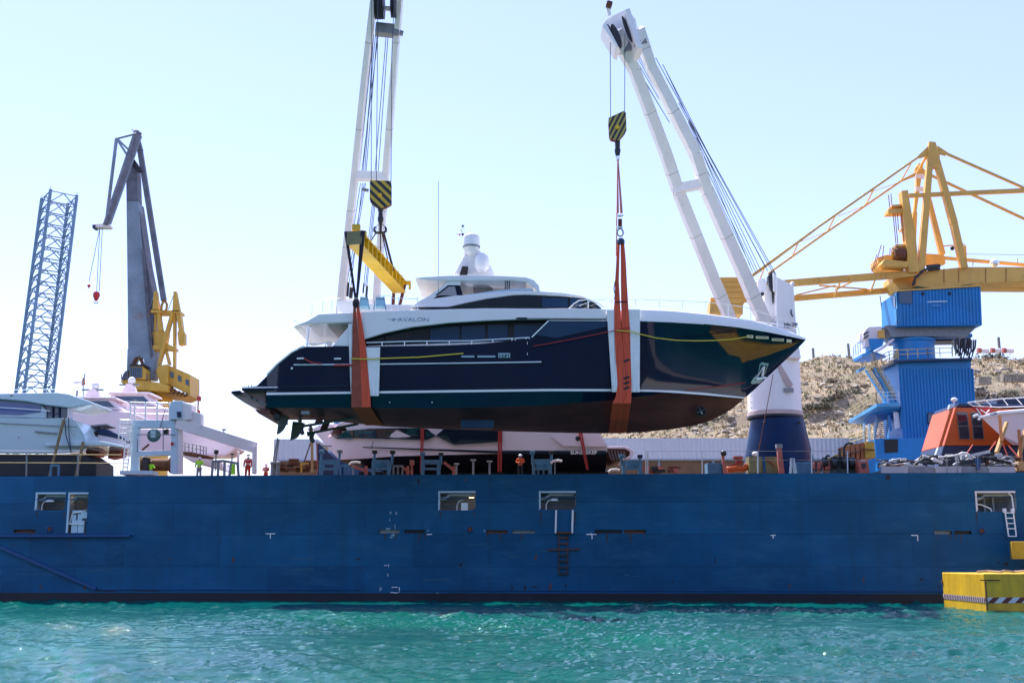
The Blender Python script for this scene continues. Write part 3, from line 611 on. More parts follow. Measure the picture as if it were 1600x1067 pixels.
MB().box(lo[0] + Vector((.0, -.06, 2.1)), (.16, .1, .16)).build('corner_lug', M['rust'], t)
rp = MB(); 
pts_ = [Vector((near.x + .6 + 1.1 * i * .5 + random.uniform(-.1, .1), near.y + 2.2 + .35 * math.sin(i * 2.1) + i * .1, z_top + .07 + .05 * (i % 2))) for i in range(16)]
tag(MB().path(pts_, .07, 6).build('mooring_rope', mat('beige_rope', (.45, .33, .22), .9, bump=.02, bscale=30), smooth=True), 'frayed beige mooring rope heaped on top of the big yellow pontoon', 'rope')
a_ = sp(1577, 846, 1.2)
t, lo, hi = pontoon(([(a_.x, a_.y), (sp(1581, 870, 2.6).x, SHY - SHK * 33 - 2.6), (46, SHY - SHK * 46 - 2.6), (46, SHY - SHK * 46 - .4)], Z(873, 73.5), Z(846, 73.8)), 'smaller yellow pontoon raised against the ship\'s side above the big one')

for i in range(26):
    px = random.uniform(10, 1470); random.random() < .5 and blob(px, random.choice([random.uniform(840, 915), random.uniform(742, 765), random.uniform(915, 923)]), random.uniform(.8, 3), random.uniform(1.2, 7), m=random.choice(['boot', 'rust']), nm='rust_stain')
for s_ in SLOTS:
    for k in range(2):
        px = random.uniform(s_[0], s_[2]); a_, c_ = sp(px, s_[3] + .5, .007), sp(px + random.uniform(-.5, .5), s_[3] + random.uniform(6, 22), .007); w_ = random.uniform(.04, .1)
        MB().quad(a_ + Vector((w_, 0, 0)), a_ - Vector((w_, 0, 0)), c_).build('rust_run', M['rustrun'], ship, recalc=False)
for px in (58, 100, 110, 133, 688, 741, 845, 898, 1526, 1586):
    y_ = 832 if px in (110, 133) else 799; a_, c_ = sp(px, y_, .007), sp(px + .3, y_ + random.uniform(10, 30), .007)
    MB().quad(a_ + Vector((.07, 0, 0)), a_ - Vector((.07, 0, 0)), c_).build('rust_run', M['rustrun'], ship, recalc=False)
for i in range(18):
    px = random.uniform(20, 1450); y_ = random.uniform(850, 912); L_ = random.uniform(5, 45); a_, c_ = sp(px, y_, .007), sp(px + L_, y_ + random.uniform(-2, 2), .007); w_ = random.uniform(.02, .05)
    MB().quad(a_ + Vector((0, 0, w_)), a_ - Vector((0, 0, w_)), c_ - Vector((0, 0, w_)), c_ + Vector((0, 0, w_))).build('fender_scuff', M['scuff'], ship, recalc=False)
# ---- unseen opposite shore behind camera, height and dark tone shaped to darken hull reflections
M['shore'] = mat('unseen_dark_scrub', (.018, .024, .024), .95, var=.5, scale=.08, dirt=(.04, .04, .035), dirt_amt=.5)
rr = []
for j in range(14):
    y = -80 - 7 * j; row = []
    for i in range(90):
        x = -420 + 840 * i / 89; hh = (82 + 7 * math.sin(x * .021 + 1) + 4 * math.sin(x * .07)) * min(1, j / 9 * 1.15) ** .8 * (.16 + .84 * math.exp(-(x / 115) ** 4))
        row.append(Vector((x, y, -.5 + hh + 1.5 * vnoise(x, y, .09, 9))))
    rr.append(row)
o = MB().grid(rr, True).build('unseen_shore', M['shore'], smooth=60, recalc=False); o['kind'] = 'structure'
# ================================================================== THE DARK YACHT IN THE SLINGS
YC = 73.6
yk = thing('motor_yacht', P(800, 676, YC), 'large dark blue and white motor yacht hanging in orange slings above the ship', 'yacht')
T_top = [(401, 603), (416, 588), (433, 570), (455, 552), (468, 545), (478, 542), (520, 541), (600, 541), (733, 539), (830, 529), (858, 500.5), (948, 501), (1000, 501), (1050, 503), (1100, 506), (1150, 511), (1200, 519), (1240, 527), (1259, 531)]
T_stem = [(1163, 622.7), (1180, 607.5), (1197, 591), (1215, 574), (1230, 560), (1245, 546), (1259, 531.3)]
T_keel = [(416, 639), (450, 648), (500, 655), (540, 660), (600, 666), (700, 671), (800, 674), (900, 676.5), (960, 677), (1000, 675.5), (1050, 670.5), (1080, 665.5), (1105, 659.5), (1125, 650), (1145, 638), (1163, 622.7)]
T_af = [(416, 637), (700, 637.5), (840, 634), (954, 625), (996, 619.5), (1023, 616.5), (1050, 613.5), (1100, 617), (1163, 622.6)]
T_sb = [(416, 617), (700, 613), (860, 611), (960, 611.3), (1023, 612), (1050, 613.4), (1100, 617), (1163, 622.5)]
T_st = [(416, 613.5), (700, 609.5), (860, 607.5), (960, 607.8), (1020, 609), (1050, 610), (1100, 613.5), (1163, 620.5)]
V_top = [(401, 3.2), (440, 3.42), (500, 3.5), (950, 3.5), (1050, 3.3), (1100, 3.0), (1150, 2.4), (1200, 1.5), (1240, .6), (1259, .03)]
V_st = [(401, 3.2), (440, 3.4), (900, 3.44), (950, 3.32), (1000, 3.0), (1050, 2.45), (1100, 1.6), (1130, .95), (1163, .02)]
V_af = [(401, 3.1), (800, 3.3), (900, 3.1), (1000, 2.5), (1050, 2.1), (1100, 1.35), (1140, .55), (1163, .01)]
def stem(px): return interp(T_stem, px)
def cap(px, t):  # never below the stem line at the bow
    return t if px <= 1163 else min(t, stem(px))
sts = sorted(set([416, 425, 433, 444, 455, 468, 478, 500, 520] + list(range(540, 830, 29)) + [830, 844, 858] + list(range(880, 1260, 12)) + [948, 1000, 1023, 1050, 1163, 1180, 1197, 1215, 1230, 1245, 1252, 1259]))
def pt(px, py, v, s=1):
    p = P(px, py, YC - v); return p if s == 1 else Vector((p.x, 2 * YC - p.y, p.z))
def vside(px, f):
    a = interp(V_st, px) if px < 1163 else 0.015; c = interp(V_top, px); e = 1.0 + .9 * max(0, min(1, (px - 950) / 150)); return lerp(a, c, max(0, min(1.05, f)) ** e)
def rows_side(s):
    R_ = []
    for k in range(15):
        f = k / 14; row = []
        for px in sts:
            y0 = interp(T_st, px) if px <= 1163 else stem(px); y1 = interp(T_top, px)
            row.append(pt(px, lerp(y0, y1, f), vside(px, f), s))
        R_.append(row)
    return R_
mb = MB()
for s in (1, -1): mb.grid(rows_side(s), s < 0)
hs = mb.build('hull_side', M['navy'], yk, smooth=50, merge=True, recalc=False)
# stripe, dark band below it, antifouling
bots = [p for p in sts if p <= 1163]
def strip(name, Ta, Tb, va, vb, m, n=2, extra=0):
    mb = MB()
    for s in (1, -1):
        rr = []
        for k in range(n + 1):
            f = k / n; rr.append([pt(px, lerp(interp(Ta, px), interp(Tb, px), f), lerp(va(px), vb(px), f) + extra, s) for px in bots])
        mb.grid(rr, s < 0)
    return mb.build(name, m, yk, smooth=50, recalc=False)
vst = lambda px: interp(V_st, px); vaf = lambda px: interp(V_af, px)
strip('waterline_stripe', T_sb, T_st, vst, vst, M['gel'], 1, .012)
strip('boot_band', T_af, T_sb, vaf, vst, M['navy'])
mb = MB()
for s in (1, -1):
    rr = []
    for k in range(9):
        f = k / 8; row = []
        for px in bots:
            v = vaf(px); row.append(pt(px, lerp(interp(T_keel, px), interp(T_af, px), 1 - (1 - f) ** 1.15), v * f ** .8, s))
        rr.append(row)
    mb.grid(rr, s < 0)
mb.build('hull_bottom', M['anti'], yk, smooth=35, recalc=False)
# transom
MB().add([pt(416, 588, 3.3), pt(416, 617, 3.3), pt(416, 639, .0), pt(416, 617, 3.3, -1), pt(416, 588, 3.3, -1)], [(0, 1, 2, 3, 4)]).build('transom', M['navy'], yk)
# quarter panel and swim platform
for s in (1, -1):
    Y0, Y1 = (YC - 3.3, YC - 3.1) if s == 1 else (YC + 3.1, YC + 3.3)
    MB().prism([(401, 603), (417, 587), (417, 606.5), (401, 607)], Y0, Y1).build('quarter_panel', M['navy'], yk)
MB().prism([(377, 606), (401, 602.5), (441, 603), (441, 610.5), (378, 610.5)], YC - 3.35, YC + 3.35).build('swim_platform', M['navy'], yk, bevel=.04)
MB().prism([(378, 604.4), (441, 604), (441, 605.6), (378, 606.6)], YC - 3.37, YC - 3.36).build('platform_stripe', M['chrome'], yk)
MB().prism([(361, 611), (375, 609.6), (377, 614), (366, 616.5), (361, 615)], YC - 3.0, YC + 3.0).build('platform_lip', M['navy'], yk, bevel=.04)
MB().prism([(362, 616), (372, 611.5), (416, 611), (416, 639.5), (402, 637.5), (380, 628)], YC - 2.6, YC + 2.9).build('stern_underside', mat('stern_underside_paint', (.42, .25, .25), .4), yk, bevel=.1)
MB().prism([(398, 640), (421, 640.5), (423, 646.5), (404, 646)], YC - 2.9, YC + 2.9).build('trim_tab', M['anti'], yk, bevel=.02)
for i in range(4):
    a = P(384 + i * 8, 616 + i * 4, YC - 2.72); MB().beam(a, a + Vector((.5, 0, -.28)), .2, .08).build('lift_bracket', M['steelgrey'], yk)
mb = MB()
for px in (388, 393): mb.tube(P(px, 606, YC - 2.5), P(px, 601.5, YC - 2.5), .05, 6)
mb.build('bollard', M['chrome'], yk)
# bulwark cap rails on the stern slope
for s in (1, -1):
    pts = [pt(px, interp(T_top, px) - 1.2, interp(V_top, px) - .04, s) for px in (417, 433, 444, 455, 468, 476)]
    MB().path(pts, .07, 6).build('cap_rail', M['gel'], yk, smooth=True)
MB().prism([(417, 588), (476, 543), (480, 543), (480, 548), (420, 592)], YC - 3.0, YC + 3.0).build('stern_steps', M['gel'], yk)
# rub rails / silver lines
def hull_line(name, pairs, r, m, s=1):
    pts = []
    for (px, py) in pairs:
        y0 = interp(T_st, px) if px <= 1163 else stem(px); y1 = interp(T_top, px); f = (py - y0) / (y1 - y0)
        pts.append(pt(px, py, vside(px, f) + .02, s))
    return MB().path(pts, r, 6).build(name, m, yk, smooth=True)
for s in (1, -1): hull_line('rub_rail', [(459, 570), (550, 569.5), (650, 568.3), (750, 567), (846, 565.5)], .04, M['chrome'], s)
hull_line('knuckle_line', [(441, 604.5), (500, 603.5), (545, 602.5)], .03, M['navy'])
for px, py in ((456, 575.5),): a = pt(px, py, 3.45); MB().ball(a, .08, 10, 6).build('hull_light', M['chrome'], yk, smooth=True)
for px in (478, 543, 609, 675): MB().ball(pt(px, 628.5, interp(V_af, px) + .05), .045, 8, 6).build('hull_fitting', M['chrome'], yk, smooth=True)
# sheer strip (thin silver) along forward hull
hull_line('sheer_strip', [(px, interp(T_top, px) + .4) for px in (858, 948, 1000, 1050, 1100)], .022, M['chrome'])
hull_line('window_edge_strip', [(831, 527), (857, 501.5)], .045, M['chrome'])
# dark hull window set in the raised side
MB().prism([(838, 524), (859, 502.5), (946, 503), (949, 510), (870, 528)], YC - 3.53, YC - 3.51).build('hull_window', M['glass2'], hs)
# white bow bulwark and foredeck
T_bw = [(948, 487), (975, 485), (1000, 484), (1050, 486), (1100, 491), (1150, 497.5), (1180, 502.5), (1210, 510.5), (1240, 521.5), (1259, 529.6)]
bw = [p for p in sts if p >= 948]
mb = MB()
for s in (1, -1):
    rr = []
    for k in range(4):
        f = k / 3; rr.append([pt(px, lerp(interp(T_top, px) - .0, interp(T_bw, px), f), max(.01, interp(V_top, px) + .03 - .16 * f * f * min(1, interp(V_top, px))), s) for px in bw])
    rr.append([pt(px, interp(T_bw, px) + 1.0, max(.005, interp(V_top, px) * .93 - .15), s) for px in bw])
    rr.append([pt(px, interp(T_bw, px) - 1.0 + 5 * (1 - min(1, interp(V_top, px) / 3.5)) * 0, .0, s) for px in bw])
    mb.grid(rr, s < 0)
mb.build('bow_bulwark', M['gel'], yk, smooth=50, recalc=False)
# ---- superstructure side band with the long arch
YN = YC - 3.46
arch = [(948, 483), (900, 481.4), (850, 482), (760, 481.5), (700, 483), (620, 485), (560, 487), (548, 488), (552, 503), (545, 510), (537, 519), (519, 541), (547, 541), (556, 536), (572, 529), (600, 520.5), (640, 511.5), (700, 504.5), (760, 500.8), (810, 499), (858, 498.5), (948, 499.5)]
for s in (1, -1):
    a, c = (YN, YN + .25) if s == 1 else (2 * YC - YN - .25, 2 * YC - YN)
    m = MB(); pts = [P(x, y, YN) for x, y in arch]; m.xprism([Vector((p.x, a, p.z)) for p in pts], (0, .25, 0)); m.build('side_arch', M['gel'], yk, bevel=.05)
MB().prism([(457, 510), (480, 501), (498, 490.5), (530, 489), (700, 483.3), (946, 483.3), (946, 487), (700, 487), (560, 503), (480, 505.5), (470, 509)], YN + .07, 2 * YC - YN - .07).build('upper_deck', M['gel'], yk, bevel=.06)
M['soffit'] = mat('soffit_liner', (.5, .44, .38), .7)
MB().prism([(484, 504.8), (560, 503.4), (640, 511.3), (640, 513), (560, 506), (484, 506.4)], YN + .4, 2 * YC - YN - .4).build('cockpit_ceiling', M['soffit'], yk)
mb = MB(); mb.prism([(474, 541.5), (555, 541), (858, 531), (858, 533), (555, 545), (474, 545)], YN + .2, 2 * YC - YN - .2); mb.build('main_deck', M['gel'], yk)
MB().prism([(531, 506), (556, 506), (556, 541), (545, 541)], YC - 2.5, YC + 2.5).build('aft_bulkhead', M['soffit'], yk)
MB().prism([(489, 507), (531, 507), (517, 541), (512, 541)], YC + 2.7, YC + 2.9).build('cockpit_wing', M['gel'], yk)
for s in (1, -1): y = YC - s * 3.3; MB().tube(P(475.5, 508, YC - 3.3).xyz if 0 else Vector((X(476, YC - 3.3), y, Z(509, YC - 3.3))), Vector((X(474, YC - 3.3), y, Z(543, YC - 3.3))), .06, 8).build('cockpit_pillar', M['chrome'], yk, smooth=True)
sal = MB().prism([(553, 541), (573, 526), (640, 507), (700, 500.5), (858, 497), (858, 541)], YC - 2.75, YC + 2.75).build('saloon_house', M['black'], yk)
# saloon glazing panes
gl = [(556, 540), (580, 527), (606, 519), (640, 512), (672, 508)]
panes = [(562, 600), (602, 670), (672, 718), (721, 758), (762, 793), (803, 855)]
toparc = [(556, 538), (572, 531), (600, 523), (640, 514.5), (700, 508.5), (760, 505.5), (858, 503.5)]
for i, (a, c) in enumerate(panes):
    xs_ = [lerp(a, c, k / 6) for k in range(7)]
    MB().prism([(x, interp(toparc, x) + 2) for x in xs_] + [(c, 537), (a, 541)], YC - 2.80, YC - 2.77).build('saloon_window', M['glass2'] if i >= 2 else M['glass'], sal)
# main deck side rails
def rail(name, pts, posts, m=M['chrome'], r=.035, parent=yk):
    MB().path(pts, r, 6).build(name, m, parent, smooth=True)
    for a, c in posts: strut('stanchion', a, c, r, m, parent)
for s in (1, -1):
    fl = lambda px, py: pt(px, py, 3.45, s)
    rail('side_rail', [fl(572, 535.5), fl(640, 533.3), fl(733, 532.5), fl(803, 528.8)], [(fl(x, 541), fl(x, interp([(572, 535.5), (640, 533.3), (733, 532.5), (803, 528.8)], x))) for x in (597, 632, 667, 702, 737, 770, 800)])
    rail('side_rail', [fl(805, 528.7), fl(827, 527.3)], [(fl(805, 533), fl(805, 528.7)), (fl(822, 532), fl(822, 527.6)), (fl(827, 531), fl(827, 527.3))])
    fl2 = lambda px, py: pt(px, py, 3.3, s)
    rail('cockpit_rail', [fl2(477, 537.5), fl2(516, 536.5), fl2(521, 540)], [(fl2(x, 542), fl2(x, 537)) for x in (483, 508, 514)], r=.03)
    # foredeck rail
    T_r = [(905, 478), (930, 468), (960, 468), (1000, 468), (1060, 470.5), (1103, 472), (1140, 476), (1173, 482), (1216, 496.5), (1248, 512)]
    fr = lambda px, py: pt(px, py, max(.05, interp(V_top, px) - .25), s)
    rail('bow_rail', [fr(x, y) for x, y in T_r], [(fr(x, interp(T_bw, x) if x > 948 else 483), fr(x, interp(T_r, x))) for x in (955, 993, 1030, 1066, 1103, 1138, 1173, 1215)] + [(fr(1249, 525), fr(1248, 512))], r=.022)
    rail('step_rail', [pt(889, 482, 3.2, s), pt(897, 474.5, 3.2, s), pt(905, 469.5, 3.2, s), pt(919, 468, 3.2, s), pt(934, 474, 3.2, s), pt(945, 481, 3.2, s)], [(pt(919, 481, 3.2, s), pt(919, 468, 3.2, s))], M['gel'], .045)
# side door outline, registration plates, badge
for a, c in (((824, 534), (824, 538)), ((824, 551), (824, 555))): MB().beam(pt(*a, 3.52), pt(*c, 3.52), .03).build('door_hinge', M['chrome'], yk)
M['badge'] = mat('badge_silver', (.35, .5, .58), .35, metal=.3)
def plate(x0, y0, x1, y1, m, nm='hull_vent', v=3.53, b=.04): return MB().prism([(x0, y0), (x1, y0), (x1, y1), (x0, y1)], YC - v, YC - v + .03).build(nm, m, yk, bevel=b)
plate(721, 555.5, 741, 558.5, M['badge']); plate(746, 555.5, 774, 558.5, M['badge'])
plate(778.5, 551.5, 797, 559, M['badge'], 'type_badge', 3.53, .02); plate(780, 552.6, 795.5, 558, M['navy'], 'badge_face', 3.55, .02)
text('type_lettering', 'SY2', pt(787.8, 555.3, 3.57), .30, M['badge'], yk, sx=1.15, bold=.012)
M['grey'] = mat('grey_lettering', (.28, .36, .44), .5)
text('yacht_name', 'AVALON', P(646, 499.5, YN - .012), .36, M['grey'], yk, sx=1.35)
MB().path([P(605 + i, 499.5 - 2 * math.sin(i * .5), YN - .01) for i in range(0, 20, 2)], .015, 4).build('name_emblem', M['grey'], yk)
MB().ball(P(615, 499, YN - .01), .09, 10, 6, (1, .1, 1)).build('name_emblem', M['grey'], yk)
MB().beam(P(823, 497.4, YN - .01), P(948, 498, YN - .01), .03).build('trim_line', M['navy'], yk); MB().prism([(805, 497.5), (809, 496), (822, 496), (826, 497.5), (822, 499), (809, 499)], YN - .02, YN).build('trim_vent', M['navy'], yk)
# ---- upper house, flybridge, hardtop
YU = YC - 2.55; YU2 = YC + 2.55
wh = MB().prism([(655, 481.5), (700, 480.5), (730, 473.5), (760, 467.5), (800, 462), (820, 461), (880, 463), (912, 465.6), (925, 469.5), (940, 481.5)], YU + .04, YU2 - .04).build('wheelhouse_glazing', M['glass'], yk)
for a, c in ((847, 887), (891, 909)): MB().prism([(a, 465), (c, 466), (c, 480), (a, 480)], YU + .0, YU + .03).build('wheelhouse_window', M['glass2'], wh)
roof = [(655, 479.6), (640, 481.5), (655, 470), (668, 463), (690, 460), (724, 461.5), (760, 458), (800, 455.3), (840, 454.4), (880, 457.3), (912, 462.5), (917, 466.2), (880, 462.8), (840, 461), (820, 460.4), (800, 461.3), (760, 466.8), (730, 472.8), (700, 479.6)]
MB().prism(roof, YU - .05, YU2 + .05).build('wheelhouse_roof', M['gel'], yk, bevel=.06)
MB().prism([(655, 480.2), (700, 479.8), (706, 480.5), (700, 481.8), (640, 482)], YU - .02, YU + .05).build('side_vent', M['navy'], yk)
for s in (1, -1):
    y0 = YU if s == 1 else YU2 - .18
    def side(poly, off=0, w=.18): 
        pts = [P(x, y, YU) for x, y in poly]; return MB().xprism([Vector((p.x, y0 - off * s + (0 if s == 1 else .18 - w), p.z)) for p in pts], (0, w, 0))
    side([(640, 481), (656, 470), (672, 461), (697, 442), (706, 437.5), (720, 437.5), (719, 446), (700, 446), (672, 468), (722, 460.5), (724, 464), (700, 480)]).build('hardtop_support', M['gel'], yk, bevel=.03)
    side([(672, 468.5), (700, 446), (718.5, 446), (723, 461)], .03).build('support_window_frame', M['navy'], yk)
    side([(677, 466.8), (701, 448.3), (711, 448), (714, 462)], .05, .05).build('support_window', mat('pale_tinted_pane', (.35, .33, .36), .15), yk)
ht = [(648, 434.5), (660, 433), (690, 431), (740, 429.6), (790, 431), (822, 433), (834, 437), (842, 446), (844, 455), (841, 456.5), (833, 448), (822, 440.5), (800, 438), (740, 438.5), (700, 438.8), (660, 436.8)]
MB().prism(ht, YU - .1, YU2 + .1).build('hardtop', M['gel'], yk, bevel=.05)
for s in (1, -1):
    f3 = lambda px, py: Vector((X(px, YU), YU + .1 if s == 1 else YU2 - .1, Z(py, YU)))
    MB().prism([(724, 461.5), (760, 456), (800, 451.5), (830, 450.5), (834, 454), (800, 456), (760, 459), (726, 463)], (YU + .02 if s == 1 else YU2 - .12), (YU + .12 if s == 1 else YU2 - .02)).build('flybridge_screen', M['ltblue'], yk)
    for px in (789, 792.5, 795.5): strut('hardtop_post', f3(px, 455), f3(px, 434), .03, M['navy'], yk)
M['cush'] = mat('pinkish_upholstery', (.6, .52, .5), .7)
MB().prism([(735, 440), (772, 440), (770, 450), (762, 455), (740, 457)], YC - .6, YC + 2.2).build('flybridge_console', M['cush'], yk, bevel=.05)
# mast, domes, aerials
MB().prism([(707, 431), (716, 414), (724, 400), (730, 388), (748, 388), (756, 400), (766, 414), (775, 431)], YC - .5, YC + .5).build('radar_mast', M['gel'], yk, bevel=.15)
c = P(736.5, 401, YC - .4); sc = 73 / FOC
MB().lathe((c.x, c.y, c.z), [(.15, 0), (.5, 5 * sc), (.52, 14 * sc), (.55, 15 * sc), (.56, 19 * sc), (.55, 30 * sc), (.53, 33 * sc), (.45, 36 * sc), (.25, 37.6 * sc), (0, 38 * sc)], 24).build('satellite_dome', M['gel'], yk, smooth=60)
MB().lathe((c.x, c.y, c.z + 14.2 * sc), [(.555, 0), (.58, .03), (.58, .1), (.565, .13)], 24).build('dome_band', M['steelgrey'], yk, smooth=60)
c = P(753, 425, YC - .9); MB().lathe((c.x, c.y, c.z), [(.2, 0), (.46, 6 * sc), (.48, 12 * sc), (.46, 22 * sc), (.36, 28 * sc), (.15, 31 * sc), (0, 31.5 * sc)], 22).build('satellite_dome', M['gel'], yk, smooth=60)
MB().prism([(718, 430), (722, 416), (731.5, 416.5), (729.5, 430)], YC - 1.0, YC - .6).build('mast_equipment', M['black'], yk)
MB().beam(P(722, 372, YC), P(722, 355, YC), .03).beam(P(712, 366, YC), P(735, 364, YC), .04).build('light_mast', M['gel'], yk)
strut('whip_antenna', P(685, 470, YU), P(685, 283, YU), .018, M['steelgrey'], yk); strut('whip_antenna', P(725, 366, YC), P(725, 350, YC), .02, M['gel'], yk)
for (x, y, r, m) in ((723, 353.5, .08, 'navy'), (723, 366.5, .09, 'navy'), (718, 367, .07, 'red'), (721, 360, .06, 'steelgrey'), (734, 358, .06, 'ltblue'), (729, 380, .1, 'gel')):
    MB().ball(P(x, y, YC), r, 8, 6).build('nav_light', M[m], yk)
# flybridge aft rail
for s in (1, -1):
    g_ = lambda px, py: Vector((X(px, YC - 3.2), YC - 3.2 * s, Z(py, YC - 3.2)))
    rail('aft_rail', [g_(480, 494), g_(480.5, 476), g_(498, 468), g_(526, 466), g_(526.5, 489)], [(g_(x, 489), g_(x, 467.5)) for x in (497.5, 512)], r=.022)
    rail('aft_rail', [g_(577, 462.5), g_(604, 461.5), g_(609, 466), g_(650, 467)], [(g_(x, 486), g_(x, 464)) for x in (581.5, 607, 618, 649)], r=.022)
strut('flag_staff', P(458, 500, YC), P(468, 505, YC), .03, M['chrome'], yk)
MB().prism([(527, 470), (553, 470), (553, 489), (527, 489)], YC - 2.2, YC + 2.2).build('bar_unit', M['gel'], yk, bevel=.05)
MB().prism([(554, 474), (650, 476), (650, 485), (554, 487)], YC - .5, YC + .6).build('sun_pad', M['gel'], yk, bevel=.1)
# underwater gear
zr = lambda px, py, y: P(px, py, y)
for k, (y0) in enumerate((YC - 1.7, YC + 1.7)):
    dx = 0 if k == 0 else 21; dy = 0 if k == 0 else 8
    def q(x, y): return P(x + dx, y + dy, y0)
    MB().xprism([q(436, 648), (q(451, 651)), q(449, 660), q(443, 671), (q(438, 676)), q(432, 679)] if k == 0 else [P(457, 658, y0), P(474, 660, y0), P(472, 673, y0), P(464, 684, y0), P(453, 688, y0)], (0, .16, 0)).build('rudder', M['prop'], yk, bevel=.04)
for k, y0 in enumerate((YC - 1.3, YC + 1.3)):
    a, c = (P(472, 666, y0), P(580, 648, y0 + .1)) if k == 0 else (P(488, 676, y0), P(560, 662, y0))
    MB().tube(a, c, .085, 10).build('propeller_shaft', M['prop'], yk, smooth=True)
    h = P(470, 664, y0) if k == 0 else P(486, 677, y0)
    d = (c - a).normalized(); MB().tube(h - d * .25, h + d * .25, .17, 12, .1).build('propeller_hub', M['prop'], yk, smooth=True)
    u = d.orthogonal().normalized(); w = d.cross(u)
    for i in range(4):
        an = i * math.pi / 2 + .5; r_ = u * math.cos(an) + w * math.sin(an); t_ = (-u * math.sin(an) + w * math.cos(an)); e = (t_ + d * .7).normalized()
        MB().xprism([h + r_ * .12 - e * .1, h + r_ * .35 - e * .24, h + r_ * .62 - e * .16, h + r_ * .7 + e * .02, h + r_ * .55 + e * .24, h + r_ * .12 + e * .1], d * .035).build('propeller_blade', M['prop'], yk)
    st = a.lerp(c, .22); MB().xprism([st + Vector((-.2, 0, 0)), st + Vector((.25, 0, 0)), st + Vector((.55, 0, .75)), st + Vector((.1, 0, .75))], (0, .1, 0)).build('shaft_bracket', M['anti'], yk)
MB().lathe(P(432.5, 651.5, YC - 3.0), [(.0, -.12), (.2, -.12), (.24, 0), (.2, .1), (0, .1)], 14, 'Y').build('transom_fitting', M['black'], yk, smooth=True)
MB().prism([(470, 642), (483, 642), (484, 647), (471, 647.5)], YC - 3.15, YC - 3.0).build('intake_grating', M['steelgrey'], yk, bevel=.03)
M['keelblue'] = mat('blue_keel_patch', (.006, .05, .13), .5, var=.2, scale=1)
MB().prism([(720, 651), (737, 645), (776, 646), (770, 668), (720, 668)], YC - 1.6, YC - .5).build('stabiliser_fin', M['keelblue'], yk, bevel=.06)
# bow thruster
c_ = pt(1095, 642.5, 1.15); MB().lathe(c_, [(.34, .1), (.34, -.06), (.26, -.08), (.24, .05), (0, .05)], 18, 'Y').build('bow_thruster', M['black'], yk, smooth=True)
for i in range(4):
    a = i * math.pi / 2 + .4; MB().beam(c_ + Vector((0, -.03, 0)), c_ + Vector((math.cos(a) * .22, -.03, math.sin(a) * .22)), .1, .03).build('thruster_blade', M['steelgrey'], yk)
MB().ball(c_ + Vector((.04, -.1, -.12)), .05, 8, 6).build('thruster_hub', M['chrome'], yk)
# chrome slots and anchor pocket: pieces laid on the flared surface
def onhull(px, py, off=.02):
    y0 = interp(T_st, px) if px <= 1163 else stem(px); y1 = interp(T_top, px); f = (py - y0) / (y1 - y0); return pt(px, py, vside(px, f) + off)
for i, (a, c, y, w) in enumerate(((1167, 1177, 525.5, 4.6), (1181, 1201, 527, 4.2), (1206, 1225, 530.5, 4.2), (1229, 1237, 532.5, 5))):
    MB().add([onhull(a, y - w / 2), onhull(c, y - w / 2 + .6), onhull(c, y + w / 2 + .6), onhull(a, y + w / 2), onhull(a, y - w / 2, .07), onhull(c, y - w / 2 + .6, .07), onhull(c, y + w / 2 + .6, .07), onhull(a, y + w / 2, .07)], [(4, 5, 6, 7), (0, 1, 5, 4), (1, 2, 6, 5), (2, 3, 7, 6), (3, 0, 4, 7)]).build('mooring_slot', M['chrome'], hs)
    if i < 3: MB().beam(onhull(a + 2, y + .1, .09), onhull(c - 2, y + .6, .09), .07, .02).build('slot_mouth', M['glass'], hs)
pk = [(1173, 598), (1177, 591), (1184, 584), (1187, 569), (1190, 566), (1201, 568), (1195, 585), (1191, 595), (1186, 599), (1176, 600)]
MB().add([onhull(x, y, .03) for x, y in pk], [tuple(range(len(pk)))]).build('anchor_plate', M['anchorsteel'], hs)
pk2 = [(1185, 591), (1189, 570), (1199, 571), (1192, 590)]
MB().add([onhull(x, y, .06) for x, y in pk2], [tuple(range(4))]).build('anchor_pocket', M['glass'], yk)
MB().beam(onhull(1191, 588, .14), onhull(1194, 572, .14), .1).beam(onhull(1184, 588, .16), onhull(1192, 574, .16), .06).beam(onhull(1182, 592, .16), onhull(1197, 590, .16), .12).build('anchor', M['chrome'], yk)
# deck chairs on the flybridge: loose furniture
M['chairb'] = mat('pale_blue_canvas', (.22, .45, .58), .8); M['chairf'] = mat('chair_frame_teal', (.05, .15, .2), .5)
def deck_chair(px0, px1, y, label):
    w = px1 - px0; t = thing('deck_chair', P((px0 + px1) / 2, 481, y), label, 'chair', 'deck chairs on the upper deck')
    MB().add([P(px0 + 2, 464, y), P(px1 - 2, 464, y), P(px1, 477, y - .15), P(px0, 477, y - .15)], [(0, 1, 2, 3)]).build('backrest', M['chairb'], t)
    MB().prism([(px0, 477), (px1, 477), (px1, 478.5), (px0, 478.5)], y - .2, y + .5).build('seat', M['chairb'], t)
    for a, c in (((px0 + 2, 463.5), (px0 - 1, 484)), ((px1 - 2, 463.5), (px1 + 1, 484))): strut('leg', P(*a, y), P(*c, y - .15), .03, M['chairf'], t)
    for yy in (467.5, 471, 474.5): strut('slat', P(px0 + 1, yy, y - .05), P(px1 - 1, yy, y - .05), .018, M['chairf'], t)
deck_chair(562, 576, YC - 1.4, 'left pale blue folding chair behind the black sling on the upper deck'); deck_chair(585, 602, YC - 1.4, 'right pale blue folding chair on the yacht\'s upper deck')


